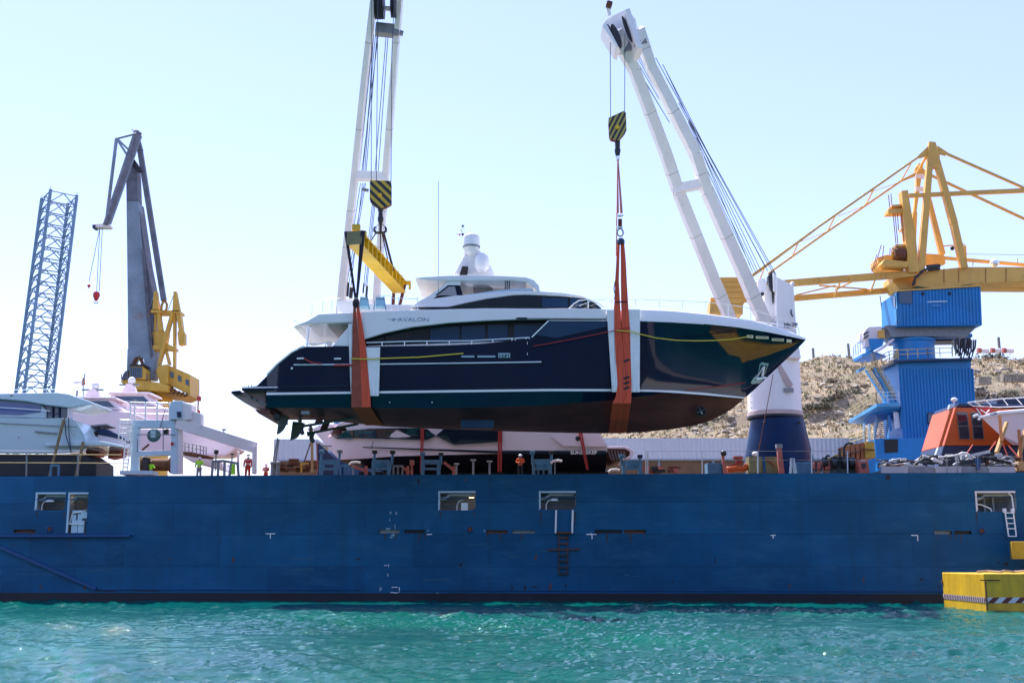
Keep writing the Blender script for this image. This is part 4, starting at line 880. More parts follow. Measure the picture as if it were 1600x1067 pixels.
# ================================================================== SLINGS, CLOTHS, ROPES
def band3(mb, pts, w0, w1, Y):
    """pts: list of (pxL, pxR, py) at depth Y (number or list)"""
    rr = []
    for i, (a, c, y) in enumerate(pts):
        yy = Y[i] if isinstance(Y, list) else Y
        rr.append([P(a, y, yy), P((a + c) / 2, y, yy - .02), P(c, y, yy)])
    n = len(rr); base = len(mb.v)
    mb.grid(rr); mb.grid([[p + Vector((0, .03, 0)) for p in r] for r in rr], True)
# left sling
YS = YC - 3.62
sl = thing('lifting_sling', P(556, 470, YS), 'orange webbing sling round the yacht\'s stern, left of the two', 'sling')
left_b = [(552, 556, 478), (551, 557.5, 505), (550, 561, 541), (549.5, 563.5, 580), (549, 565, 610), (549, 565, 636)]
right_b = [(556.5, 560.5, 478), (559, 566, 505), (561.5, 571.5, 541), (563.5, 575, 580), (565, 578, 610), (565, 579.5, 636)]
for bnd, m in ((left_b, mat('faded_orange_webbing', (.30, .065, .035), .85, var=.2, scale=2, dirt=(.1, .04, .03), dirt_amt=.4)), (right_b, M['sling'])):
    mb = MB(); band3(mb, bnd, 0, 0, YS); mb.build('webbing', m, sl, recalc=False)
mb = MB()
band3(mb, [(549, 579.5, 636), (560, 588, 650), (571, 600, 664.5)], 0, 0, [YS, YS + 1.4, YC - .4]); mb.build('webbing', M['sling'], sl, recalc=False)
a = [P(571, 664.5, YC - .4), P(600, 664.5, YC - .4)]
def yy2(px, py, y): p = P(px, py, YS); return Vector((p.x, y, p.z))
f1 = [Vector((a[0].x, 2 * YC - YS, P(549, 636, YS).z)), Vector((a[1].x, 2 * YC - YS, P(549, 636, YS).z))]
top_far = P(616, 487, YC + 4)
MB().grid([[a[0] + Vector((0, .0, 0)), a[1]], f1, [top_far + Vector((-.2, 0, 0)), top_far + Vector((.2, 0, 0))]]).build('webbing', M['sling'], sl, recalc=False)
for s_ in ((549.3, 549.3), (565, 565)): pass
c = P(556.3, 472, YS); MB().lathe(c, [(.1, -.35), (.2, -.25), (.22, 0), (.17, .12), (.1, .3), (.0, .34)], 14).build('bunched_collar', M['slingk'], sl, smooth=True)
MB().ball(P(556.5, 467.5, YS - .05), .13, 10, 8).build('shackle_pin', M['steelgrey'], sl, smooth=True)
# right sling
YR = YC - 3.62
sl = thing('lifting_sling', P(968, 380, YR), 'wide orange webbing sling under the forward half of the yacht, hung from the right crane', 'sling')
L_b = [(965.5, 968.6, 380), (963, 967.7, 410), (961, 967, 440), (960, 969, 475), (960, 971, 513), (962, 975, 560), (965, 979, 600), (962, 977, 620), (957, 972, 630)]
R_b = [(969.6, 975.4, 380), (970, 978, 410), (970, 979.5, 440), (970.5, 981.5, 475), (971.5, 984, 513), (975.5, 985.5, 560), (979.5, 987, 600), (977.5, 986.5, 620), (972.5, 986, 630)]
for b_ in (L_b, R_b): mb = MB(); band3(mb, b_, 0, 0, YR); mb.build('webbing', M['sling'], sl, recalc=False)
for k in range(3):
    mb = MB(); w = 29 / 3; band3(mb, [(957 + w * k, 957 + w * (k + 1) - .5, 630), (953.5 + w * k, 953.5 + w * (k + 1) - .5, 655), (951 + w * k, 951 + w * (k + 1) - .5, 675.8)], 0, 0, [YR, YC - 2.4, YC - .5]); mb.build('webbing', M['sling'], sl, recalc=False)
p0 = [P(951, 675.8, YC - .5), P(980, 675.8, YC - .5)]; zf = P(957, 630, YR).z
MB().grid([[p0[0], p0[1]], [Vector((p0[0].x, YC + 3.6, zf)), Vector((p0[1].x, YC + 3.6, zf))], [P(961, 460, YC + 3.4), P(966, 460, YC + 3.4)], [P(964, 375, YC + 1.2), P(966.5, 375, YC + 1.2)]]).build('webbing', mat('sunlit_orange_webbing', (.5, .12, .05), .8), sl, recalc=False)
for y in (471, 563, 590, 598, 606):
    MB().prism([(974, y), (983, y - 3), (984, y), (975, y + 3)] if y > 500 else [(961, y), (980, y - .4), (980, y + 1.5), (961, y + 2)], YR - .035, YR - .03).build('scuff_mark', M['slingk'], sl)
MB().lathe(P(970, 381, YR), [(.24, 0), (.25, .18), (.2, .3), (.1, .36), (0, .37)], 12).build('protective_sleeve', mat('dark_blue_sleeve', (.01, .03, .09), .6), sl, smooth=True)
def ring(c, r, t, ax=(1, 0, 0), n=14, sc=1): 
    return MB().path([Vector(c) + Vector((math.cos(6.2832 * i / n) * r, 0, math.sin(6.2832 * i / n) * r * sc)) for i in range(n + 1)], t, 6, caps=False)
ring(P(969, 363.5, YR), .19, .05, sc=1.3).build('shackle', M['steelgrey'], sl)
MB().prism([(966, 342), (972, 342), (972, 354.5), (966, 354.5)], YR, YR + .15).build('link_strap', M['slingd'], sl); MB().tube(P(964, 337.5, YR), P(974, 337.5, YR), .08, 8).tube(P(963, 355.5, YR), P(973, 355.5, YR), .06, 8).build('shackle_pin', M['chrome'], sl, smooth=True)
M['pinkweb'] = mat('sunbleached_pink_webbing', (.62, .2, .17), .8)
for a, c, w in (((965, 249), (965, 333), .12), ((965.8, 249), (971, 333), .1)):
    mb = MB(); mb.beam(P(*a, YR), P(*c, YR), .05, w, .14); mb.build('pendant_strap', M['pinkweb'], sl)
MB().beam(P(963.6, 333, YR + .3), P(963, 400, YR + .3), .06, .16).build('pendant_strap', M['pinkweb'], sl)
MB().path([P(961, 440, YR), P(959, 452, YR - .1), P(961, 460, YR), P(960, 468, YR)], .03, 5).build('tag_cord', M['navy2'], sl)
# white cloths
def cloth(poly, label, Y):
    t = MB(); xs_ = [min(p[0] for p in poly), max(p[0] for p in poly)]
    top = poly[0]; n = 14; rr = []
    (xl0, xr0, y0), (xl1, xr1, y1) = poly[1], poly[2]
    for i in range(n + 1):
        f = i / n; rr.append([P(lerp(lerp(xl0, xl1, f), lerp(xr0, xr1, f), k / 8), lerp(y0, y1, f), Y + .035 * math.sin(k * 1.9 + f * 5) * (.4 + f)) for k in range(9)])
    t.grid(rr); return tag(t.build('protective_cloth', M['cloth'], smooth=True, recalc=False), label, 'cloth', 'white cloths under the slings')
YK = YC - 3.58
cloth([(0, 0), (571, 594, 542.5), (577, 592, 618.5)], 'white cloth to the right of the left orange sling on the hull', YK)
cloth([(0, 0), (544, 550, 506), (548, 551, 613)], 'narrow white cloth showing left of the left orange sling', YK)
cloth([(0, 0), (948, 962, 484), (956.5, 966, 612.5)], 'white cloth strip on the left of the right orange sling', YK)
cloth([(0, 0), (980, 1000, 483.5), (986, 999.5, 612.5)], 'white cloth strip on the right of the right orange sling', YK)
# ropes and straps
def strap(pts, r, m, label, name='rope', cat='rope', flat=False):
    mb = MB()
    if flat:
        for a, c in zip(pts, pts[1:]): mb.beam(a, c, .03, r)
    else: mb.path(pts, r, 6)
    return tag(mb.build(name, m, smooth=not flat), label, cat)
def sag(a, c, s, n=10): return [Vector(a).lerp(Vector(c), i / n) - Vector((0, 0, s * 4 * (i / n) * (1 - i / n))) for i in range(n + 1)]
strap(sag(pt(833, 541, 3.7), P(984, 511, YC - 3.75), .05), .03, M['redrope'], 'taut red rope running across the hull window to the right sling')
ys_ = [(548, 560.5), (570, 561), (594, 560), (625, 559), (655, 558), (690, 555), (724, 552)]
strap([P(x, y, YC - 3.72) for x, y in ys_], .075, M['yrope'], 'yellow webbing strap from the left sling along the hull', 'strap', 'strap', True)
ys_ = [(962, 516), (985, 518), (1000, 522), (1025, 528), (1055, 531.5), (1085, 532.5), (1115, 532), (1145, 530), (1168, 526)]
strap([P(x, y, YC - (3.75 if x < 1050 else lerp(3.75, interp(V_top, 1168) + .12, (x - 1050) / 118))) for x, y in ys_], .065, M['yrope'], 'yellow strap sagging from the right sling to the bow', 'strap', 'strap', True)
strap(sag(pt(475, 560, 3.62), pt(502, 568, 3.62), .1), .05, M['redrope'], 'short red rope draped on the stern quarter'); strap(sag(pt(522, 571, 3.62), pt(549, 570.5, 3.62), .0), .07, M['redrope'], 'red rope just left of the left orange sling')
strap([onhull(x, y, .08) for x, y in ((1072, 609.5), (1100, 606), (1130, 603), (1164, 598))], .03, M['redrope'], 'red rope lying across the bow above the white stripe')
for px, py in ((472, 560), (530, 560.5)): t = MB().beam(pt(px - 8, py + .3, 3.6), pt(px + 3, py, 3.6), .14, .1); t.build('mooring_cleat', M['chrome'], yk, bevel=.03)
M['rustyseam'] = mat('rusty_seam', (.3, .16, .06), .8, var=.3, scale=4)
M['seamwhite'] = mat('boom_weld_seam', (.5, .47, .46), .6, var=.2, scale=3)
# ================================================================== SHIP CRANES
def Pm(a, c, t): return Vector(a).lerp(Vector(c), t)
def box_leg(name, pts, m, parent):
    """pts: list of (point, w, h)"""
    pts = [(p, w * .86, h * .78) for p, w, h in pts]; mb = MB()
    for (p, w, h), (q, w2, h2) in zip(pts, pts[1:]): mb.beam(p, q, w, h, w2, h2, up=(0, -1, .2))
    for (p, w, h), (q, w2, h2) in zip(pts, pts[1:]):
        n = max(2, int((Vector(q) - Vector(p)).length / 2.6))
        for i in range(1, n):
            t = i / n; c = Vector(p).lerp(Vector(q), t); d = (Vector(q) - Vector(p)).normalized() * .025; MB().beam(c - d, c + d, lerp(w, w2, t) + .02, lerp(h, h2, t) + .02, up=(0, -1, .2)).build('weld_seam', M['seamwhite'], parent)
    return mb.build(name, m, parent, bevel=.04)
def sheave(c, r, w, m, parent, n=20, name='sheave'):
    return MB().lathe(c, [(r * .25, -w / 2), (r, -w / 2), (r * .94, 0), (r, w / 2), (r * .25, w / 2)], n, 'X').build(name, m, parent, smooth=40)
# ---- left crane
lc = thing('deck_crane', P(560, 735, 96), 'left white ship crane with twin-leg boom carrying the yellow spreader beam', 'crane', 'white ship cranes')
YT, YB = 74.5, 97.0
# boom: head above the frame, foot hidden behind the yacht
def lcp(px, py, f=None): # depth along the boom from image height
    t = (py + 60) / 540; return P(px, py, lerp(73.8, 90, max(0, min(1.2, t))))
box_leg('boom_leg', [(lcp(587, -60), .46, .7), (lcp(584, 0), .47, .7), (lcp(569, 130), .5, .75), (lcp(555, 270), .58, .8), (lcp(536, 440), .66, .85), (lcp(529, 520), .7, .9)], M['crwhite'], lc)
box_leg('boom_leg', [(lcp(627.5, -60), .42, .7), (lcp(625, 0), .44, .7), (lcp(614, 130), .5, .75), (lcp(603, 270), .55, .8), (lcp(590, 440), .6, .85), (lcp(586, 520), .7, .9)], M['crwhite'], lc)
bar('cross_beam', lcp(557, 275), lcp(604, 277), .75, .6, M['crwhite'], lc)
bar('cross_beam', lcp(587, 46), lcp(624, 50), .8, .75, M['steelgrey'], lc)
bar('cross_beam', lcp(588, 13), lcp(622, 15), .2, .3, M['crwhite'], lc); bar('head_beam', lcp(584, -40), lcp(630, -40), 1.4, 1.2, M['crwhite'], lc)
for px, r in ((588.5, .95), (592.5, .95), (596.5, .95), (599.5, .95), (613.5, .85), (618, .85)):
    sheave(lcp(px, 14) + Vector((0, -.4, 0)), r, .13, M['sheave'], lc)
bar('side_platform', lcp(620, 48) + Vector((0, 0, -.1)), lcp(630, 51) + Vector((0, 0, -.1)), .35, .25, M['steelgrey'], lc)
for a, c in (((583, 50), (569, 270)), ((586, 50), (566, 270)), ((588.5, 50), (571, 270)), ((590.5, 50), (564, 270)), ((583, 50), (560, 270)), ((603, 50), (585, 270)), ((606, 50), (590, 270))):
    strut('luffing_rope', lcp(*a) + Vector((0, .3, 0)), lcp(*c) + Vector((0, .3, 0)), .028, M['cable'], lc)
for a, c in (((568, 283), (541, 440)), ((570, 283), (544, 440)), ((562, 283), (538, 440)), ((584, 283), (567, 445)), ((588, 283), (572, 445)), ((586, 283), (570, 445)), ((565, 283), (547, 445))):
    strut('luffing_rope', lcp(*a) + Vector((0, .5, 0)), lcp(*c) + Vector((0, .5, 0)), .028, M['cable'], lc)
for px, y0, y1, w in ((540.5, 438, 460, 7), (547, 446, 463, 6), (566.5, 440, 455, 2.2), (571.5, 444, 461, 3.4)):
    p, q = lcp(px + 1, y0) + Vector((0, .5, 0)), lcp(px - .5, y1) + Vector((0, .5, 0)); bar('rope_block', p, q, w * .046, .3, M['sheave'], lc)
bar('stub_axle', lcp(566, 296), lcp(576, 298), .2, .2, M['steelgrey'], lc)
# crane house and pedestal behind the yacht

MB().prism([(531, 466), (583, 466), (583, 560), (531, 560)], 92, 96).build('crane_house', M['crwhite'], lc, bevel=.1)
MB().prism([(537, 560), (577, 560), (577, 640), (537, 640)], 92.4, 95.6).build('column', M['crwhite'], lc, bevel=.1)
MB().lathe(Vector((X(557, 94), 94, DECKZ)), [(2.6, 0), (2.6, 1), (1.7, Z(640, 94) - DECKZ), (0, Z(640, 94) - DECKZ + .01)], 28).build('pedestal', M['crblue'], lc, smooth=True)
# hook block
def hook_block(label, Y, poly, ropes, m, hook, rim, dx=0):
    t = thing('hook_block', P(hook[0][0], hook[-1][1], Y), label, 'hook block', 'striped crane hook blocks')
    MB().prism(poly, Y - .35, Y - .3).build('cheek_plate', m, t); MB().prism(poly, Y + .3, Y + .35).build('cheek_plate', m, t)
    ins = [(lerp(sum(p[0] for p in poly) / len(poly), x, .96), lerp(sum(p[1] for p in poly) / len(poly), y, .96)) for x, y in poly]
    MB().prism(ins, Y - .3, Y + .3).build('block_body', rim, t, bevel=.03)
    cx = sum(p[0] for p in poly) / len(poly); cy = sum(p[1] for p in poly) / len(poly)
    MB().lathe(P(cx, cy, Y - .36), [(.16, 0), (.14, -.05), (0, -.05)], 12, 'Y').build('pin_cap', M['yellow'], t)
    for (a, c) in ropes: strut('hoist_rope', P(*a, Y), P(*c, Y), .026, M['cable'], t)
    mb = MB(); (x0, y0, w0) = hook[0]
    for (x, y, w), (x2, y2, w2) in zip(hook, hook[1:]): mb.lathe(P(x2, y2, Y), [(w2 * Y / FOC / 2, 0), (w * Y / FOC / 2, P(x, y, Y).z - P(x2, y2, Y).z)], 12)
    mb.build('swivel', M['sheave'], t, smooth=40); return t
YH = 74.2
hb = hook_block('left hook block with slanted yellow and black stripes above the spreader beam', YH, [(579, 282), (611, 283), (611.5, 286), (611.5, 318), (602, 323.5), (595, 325), (588, 323), (579, 317), (577.5, 310), (578, 285)], [((581, -40), (580, 283)), ((618, -40), (612, 90)), ((612, 90), (611, 285)), ((591, -40), (588, 283))], M['hookstripe'], [(594.5, 324, 9), (594.5, 329, 9), (594.5, 331, 7), (594.5, 338, 7.5), (594.5, 341, 10), (594.5, 346, 9), (594.5, 350, 5), (594.5, 361, 4)], M['rust'])
mb = MB(); c = P(594, 356, YH)
for s in (-1, 1):
    mb.path([P(594, 363.5, YH), P(594 + s * 6, 363.8, YH), P(594 + s * 9.3, 361, YH), P(594 + s * 9.5, 357.5, YH), P(594 + s * 7.5, 354, YH)], .11, 8, .05)
mb.build('ramshorn_hook', M['sheave'], hb, smooth=True)
mb = MB(); mb.path([P(587, 361, YH), P(588, 354, YH), P(592, 350, YH)], .03, 6); mb.path([P(602, 361, YH), P(601, 354, YH), P(597, 350, YH)], .03, 6); mb.build('safety_latch', M['steelgrey'], hb)
YH2 = 73.8
hb2 = hook_block('right hook block, narrower and tilted, above the long orange sling', YH2, [(951, 184.5), (974.5, 173.5), (978, 176.5), (979, 204), (975, 210), (966, 220), (954.5, 217), (952, 212), (950.5, 190)], [((953.5, 52), (954, 184)), ((976.5, 52), (976, 176))], M['hookstripe2'], [(965, 219, 9), (965, 232, 8), (965, 234, 10), (965, 238, 9.5), (965, 243, 7), (965, 250, 3)], M['slingd'])
MB().tube(P(965, 244, YH2), P(965.3, 251, YH2), .13, 8).build('shackle', M['chrome'], hb2, smooth=True)
# spreader beam and its slings
sb = thing('spreader_beam', P(594, 425, 74.5), 'yellow steel spreader beam slung under the left hook block', 'spreader beam')
A_ = P(554, 372, 69.9); B_ = P(625, 449, 79.2); D_ = (B_ - A_).normalized(); HZ = D_.cross(Vector((0, 0, 1))).normalized(); VZ = HZ.cross(D_).normalized()
bar('web', A_, B_, .5, .75, M['yellow'], sb, VZ)
for s in (-1, 1): bar('flange', A_ + VZ * .40 * s, B_ + VZ * .40 * s, .95, .06, M['yellow'], sb, VZ)
for i in range(11):
    c = A_.lerp(B_, (i + .6) / 11.4)
    for s in (-1, 1): bar('stiffener', c + HZ * .36 * s - D_ * .03, c + HZ * .36 * s + D_ * .03, .22, .74, M['yellow'], sb, VZ)
    bar('lug', c + VZ * .43 + HZ * .3, c + VZ * .62 + HZ * .3, .14, .22, M['yellow'], sb)
M['olive'] = mat('greenish_grey_plate', (.2, .19, .08), .6, var=.2, scale=2)
bar('end_plate', A_ - D_ * .06, A_ - D_ * .02, 1.0, .9, M['olive'], sb, VZ); bar('end_cap', A_ + VZ * .55 + D_ * .2, A_ + VZ * .95 + D_ * .2, .5, .3, M['yellow'], sb)
bar('end_crossbar', A_ - HZ * .62 + VZ * .3 + D_ * .1, A_ + HZ * .72 + VZ * .3 + D_ * .1, .24, .3, M['yellow'], sb)
bar('end_crossbar', B_ - HZ * .5 + VZ * .3, B_ + HZ * .75 + VZ * .3, .25, .25, M['yellow'], sb); bar('end_hook', B_ + HZ * .72 + VZ * .35, B_ + HZ * .72 - VZ * .2, .15, .2, M['yellow'], sb)
def web(a, c, w, m, label, w2=None, nm='strap_sling'):
    a = Vector(a); c = Vector(c); return tag(MB().beam(a, c, w, .09, w2 or w, .09).build(nm, m, bevel=.02), label, 'sling')
web(A_ - HZ * .6 + VZ * .45 - D_ * .05, P(555.5, 467, YS), .2, M['slingk'], 'left black sling from the beam\'s near end down to the orange sling', .14)
web(A_ + HZ * .55 + VZ * .45 - D_ * .05, P(557.5, 467, YS), .3, M['slingk'], 'right black sling from the beam\'s near end down to the orange sling', .14)
c0 = P(594.5, 364, YH)
for i, (px, f, lb) in enumerate(((-2, .30, 'leftmost thin pendant'), (1, .44, 'second thin pendant'), (2, .62, 'third thin pendant'))):
    e = A_.lerp(B_, f) + VZ * .45 + HZ * (-.25 if i == 0 else .3)
    web(c0 + Vector((px * .1 - .1, 0, 0)), e, .07, M['slingk'], lb + ' from the left hook to the yellow beam', nm='pendant')
web(P(599.5, 364, YH), A_.lerp(B_, .70) + VZ * .2 + HZ * .42, .15, M['slingk'], 'thick dark sling from the left hook to the middle of the yellow beam')
web(B_ + HZ * .35 + VZ * .3, P(624.5, 478, 80), .28, M['slingd'], 'right maroon sling hanging from the far end of the yellow beam', .2)
web(B_ - HZ * .45 + VZ * .1, P(614, 487, 80), .22, M['slingd'], 'left maroon sling hanging from the far end of the yellow beam')
# ---- right crane
rc = thing('deck_crane', Vector((X(1215, 88), 88, DECKZ)), 'right white ship crane with leaning twin-leg boom on a dark blue tapered pedestal', 'crane', 'white ship cranes')
def rp_(px, py): t = (py - 40) / 450; return P(px, py, lerp(74.2, 86, t))
box_leg('boom_leg', [(rp_(960, 50), 1.15, .9), (rp_(991, 110), .86, .8), (rp_(1040, 240), .95, .8), (rp_(1060, 300), .95, .8), (rp_(1114, 435), .95, .9), (rp_(1137, 489), .95, .9), (rp_(1150, 520), .9, .9)], M['crwhite'], rc)
box_leg('boom_leg', [(rp_(997, 45), .9, .8), (rp_(1017, 105), .78, .85), (rp_(1086, 240), .9, .95), (rp_(1105, 301), .9, .95), (rp_(1165, 435), 1.05, 1.0), (rp_(1188, 489), 1.1, 1.1), (rp_(1203, 520), 1.1, 1.1)], M['crwhite'], rc)
bar('cross_beam', rp_(1050, 297), rp_(1094, 288), .7, .62, M['crwhite'], rc); bar('cross_beam', rp_(968, 82), rp_(1010, 64), .7, .5, M['steelgrey'], rc)
MB().prism([(940, 40), (949, 29), (980, 14), (993, 30), (1001, 70), (996, 74), (962, 62), (950, 68)], 74.9, 75.2).build('head_plate', M['crwhite'], rc, bevel=.03)
MB().prism([(977, 15), (984, 13), (1000, 62), (1004, 76), (996, 74)], 73.2, 75.2).build('head_plate', M['crwhite'], rc, bevel=.03)
MB().prism([(941, 40), (947, 36), (968, 76), (962, 72)], 73.2, 75.2).build('head_plate', M['crwhite'], rc, bevel=.03)
MB().beam(P(952, 24, 74.5), P(949, 8, 74.5), .25).build('mast_lamp_post', M['crwhite'], rc); MB().beam(P(950.5, 12, 74.3), P(953, 4, 74.3), .5, .4).build('lamp_housing', M['rust'], rc, bevel=.05)
for (a, c, w) in (((956, 38), (968, 74), 6.5), ((972, 25), (986, 65), 3.5), ((948, 38), (956, 58), 4)):
    a, c = P(*a, 73.9), P(*c, 73.9); d = c - a; m = (a + c) / 2; mb = MB(); n = 22; vs = []
    for k in range(n):
        t = 6.2832 * k / n; e = m + d * .5 * math.cos(t) + Vector((w * .041 * .9 * math.sin(t), 0, w * .041 * .3 * math.sin(t))); vs.append(e)
    mb.xprism(vs, (.1, .25, 0)); mb.build('sheave', M['sheave'], rc)
bar('rope_guard', P(992, 68, 73.8), P(1000, 70, 73.8), .25, .5, M['steelgrey'], rc)
for a, c in (((977, 78), (1045, 190)), ((980, 80), (1046, 192)), ((984, 78), (1030, 155)), ((988, 76), (1024, 140)), ((992, 74), (1018, 128)), ((1024, 90), (1208, 427)), ((1040, 120), (1213, 430)), ((1060, 160), (1196, 418)), ((1076, 187), (1190, 425)), ((1075, 190), (1184, 424)), ((1100, 245), (1176, 425)), ((1103, 262), (1182, 428)), ((1088, 215), (1200, 424)), ((1110, 285), (1172, 414)), ((1035, 100), (1112, 250)), ((1040, 110), (1100, 236))):
    def q(p): t = (p[1] - 40) / 400; return P(p[0], p[1], lerp(75, 87, t))
    strut('luffing_rope', q(a), q(c), .028, M['cable'], rc)
# house
MB().prism([(1213, 432), (1240, 446), (1245, 520), (1252, 560), (1213, 560)], 85.9, 90).build('crane_house', M['crwhite'], rc, bevel=.06)
MB().prism([(1166, 500), (1213.5, 500), (1213.5, 560), (1170, 560)], 86.3, 90).build('crane_house', M['crwhite'], rc, bevel=.06)
for poly, y0, y1, nm in (([(1184, 436), (1194, 434), (1198, 440), (1198, 452), (1192, 460), (1187, 459), (1183, 450)], 86.0, 86.3, 'sheave_cheek'), ([(1193, 448), (1201, 446), (1210, 452), (1213, 505), (1196, 505)], 86.6, 87.2, 'house_column'), ([(1208, 425), (1213, 429), (1213, 455), (1209, 455)], 86.0, 86.3, 'sheave_cheek')):
    MB().prism(poly, y0, y1).build(nm, M['crwhite'], rc, bevel=.04)
MB().prism([(1200, 432), (1204, 425), (1209, 423), (1213, 428), (1208, 436), (1210, 455), (1206, 455), (1202, 445)], 86.3, 86.9).build('sheave', M['sheave'], rc, bevel=.03)
MB().prism([(1189, 457), (1194, 457), (1194, 461), (1189, 461)], 85.9, 86.3).build('rope_pin', M['black'], rc)
MB().prism([(1206, 455), (1209.5, 455), (1208.5, 474), (1207.3, 474)], 86.5, 86.58).build('grease_stain', M['black'], rc)
MB().ball(P(1238, 444, 86.2), .2, 10, 8).build('house_lamp', M['pinkw'], rc, smooth=True)
ccx = X(1213, 88); R0 = 41.5 * 88 / FOC
MB().lathe((ccx, 88, Z(643, 88 - R0)), [(R0, 0), (R0, Z(560, 86) - Z(643, 86) + .8)], 48).build('column', M['crwhite'], rc, smooth=30)
M['pinkish'] = mat('primer_pink_band', (.55, .42, .4), .6, var=.1, scale=1)
MB().lathe((ccx, 88, Z(645.5, 86)), [(R0 + .03, -.1), (R0 + .08, 0), (R0 + .06, .3), (R0 + .01, .32)], 48).build('bearing_band', M['pinkish'], rc, smooth=30)
MB().lathe((ccx, 88, Z(648, 86)), [(R0 - .05, -.1), (R0 + .1, -.06), (R0 + .1, .1), (R0 - .05, .14)], 60).build('slewing_ring', M['sheave'], rc)
rb = Z(647, 86) - DECKZ
MB().lathe((ccx + .15, 88, DECKZ), [(2.62, 0), (2.62, rb * .33), (R0 * 1.0, rb * .93), (R0 * .97, rb)], 36, a0=.12).build('pedestal', mat('pedestal_dark_blue', (.001, .022, .085), .4, spec=.2, var=.2, scale=.5, streak=.1, dirt=(.03, .02, .04)), rc, smooth=25)
for px, py in ((1194, 660), (1249, 660)): MB().ball(P(px, py, 86.1), .1, 8, 6).build('pedestal_lug', M['black'], rc)
MB().prism([(1213, 569), (1220, 569), (1239, 600), (1236, 606), (1228, 600)], 85.85, 85.95).build('access_hatch', M['pinkish'], rc, bevel=.02)
for poly in ([(1224, 606), (1240, 606), (1240, 613), (1226, 612)],): MB().prism(poly, 85.86, 85.93).build('grease_stain', mat('grey_stain', (.3, .29, .3), .7), rc)
text('crane_lettering', 'NEUMP', P(1236, 508.5, 85.87), .52, M['navy2'], rc, sx=.62, bold=.012)
MB().path([P(x, y, 85.86) for x, y in ((1236.5, 483.5), (1235.8, 487), (1236.6, 491), (1239, 494.5))], .05, 6).build('crescent_emblem', M['navy2'], rc)
strut('tag_line', P(1208, 585, 84.5), Vector((X(1180, 84.5), 84.5, DECKZ + 1.2)), .03, M['rust'], rc)
for y in range(565, 640, 9): strut('rung', P(1173, y, 86.4), P(1175.5, y, 86.4), .03, M['steelgrey'], rc)

# ================================================================== YELLOW AND BLUE HARBOUR CRANE (right)
hc = thing('harbour_crane', Vector((X(1465, 122), 122, 2)), 'tall harbour crane with yellow lattice jib above a ribbed blue tower and cabin', 'crane')
YA, YB2 = 120.0, 125.6
def corr(name, px0, py0, px1, py1, pxb0, pxb1, Y, m, pitch=.36, depth=.11, thing_=hc):
    """corrugated sheet wall, top edge px0..px1 at py0(y,y), bottom at py1"""
    n = int(abs(P(px1, 500, Y).x - P(px0, 500, Y).x) / pitch); top = []; bot = []
    for i in range(n + 1):
        for k, o in ((0, 0), (.35, 0), (.5, depth), (.85, depth)):
            f = min(1, (i + k) / (n + 1)); a = P(lerp(px0, px1, f), lerp(py0[0], py0[1], f), Y); c = P(lerp(pxb0, pxb1, f), lerp(py1[0], py1[1], f), Y); a.y -= o; c.y -= o; top.append(a); bot.append(c)
    seg = 24
    for k in range(0, len(top) - 1, seg): MB().grid([bot[k:k + seg + 1], top[k:k + seg + 1]]).build(name, m, thing_, recalc=False)
# machine house
mh = MB().prism([(1402.5, 455.5), (1532, 448), (1534.5, 508), (1404, 510)], YA + .05, YB2).build('machine_house', M['hblue'], hc)
corr('wall_sheet', 1403, (456, 448.5), 1531.5, (509.5, 508), 1404, 1534.5, YA, M['hblue'])
bar('roof_edge', P(1401, 454.6, YA - .1), P(1533, 446.6, YA - .1), .3, .15, M['yellow2'], hc)
MB().prism([(1405, 455.5), (1425, 454.5), (1425, 474), (1405.5, 474)], YA - .16, YA - .02).build('window', M['glass2'], mh)
for px, py in ((1442, 458.5), (1484, 458)): MB().prism([(px - 2, py - 1), (px + 2, py - 2), (px + 2, py + 3), (px - 1, py + 2)], YA - .2, YA - .05).build('floodlight', M['black'], mh)
MB().prism([(1449, 471), (1480, 470), (1480, 471.6), (1449, 472.6)], YA - .14, YA - .1).build('faded_sign_strip', M['ltblue'], mh)
MB().prism([(1456, 475.5), (1471, 475), (1471, 479), (1456, 479.5)], YA - .13, YA - .09).build('faded_patch', mat('faded_blue_patch', (.03, .2, .5), .6), hc)
# left side of the cabin: panels and windows, standing at x of the corner
xa = P(1402.5, 480, YA).x; xb = P(1388.5, 490, YB2).x
zt_, zb_ = Z(455.5, YA), Z(509.5, YA)
def sidep(f0, f1, g0, g1, m, nm, o=.0):
    """side wall panel: f along depth, g up the wall"""
    pts = [Vector((lerp(xa, xb, f) - o, lerp(YA, YB2, f), lerp(zb_, zt_, g))) for f, g in ((f0, g0), (f1, g0), (f1, g1), (f0, g1))]
    return MB().xprism(pts, (-.06, 0, 0)).build(nm, m, hc)
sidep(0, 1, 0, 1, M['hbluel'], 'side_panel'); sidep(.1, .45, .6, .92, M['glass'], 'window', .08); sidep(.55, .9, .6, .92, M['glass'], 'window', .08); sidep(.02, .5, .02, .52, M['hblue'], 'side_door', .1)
MB().prism([(1385, 508), (1404, 509.5), (1528, 508), (1520, 517), (1512, 524.5), (1392, 526)], YA + 1.0, YA + 4).build('underfloor', M['steelgrey'], hc)
bar('floor_beam', P(1388, 529, YA + 2), P(1518, 524.5, YA + 2), .5, .35, M['hblue'], hc)
strut('aerial', P(1380, 502, YB2), P(1375, 462, YB2), .05, M['steelgrey'], hc)
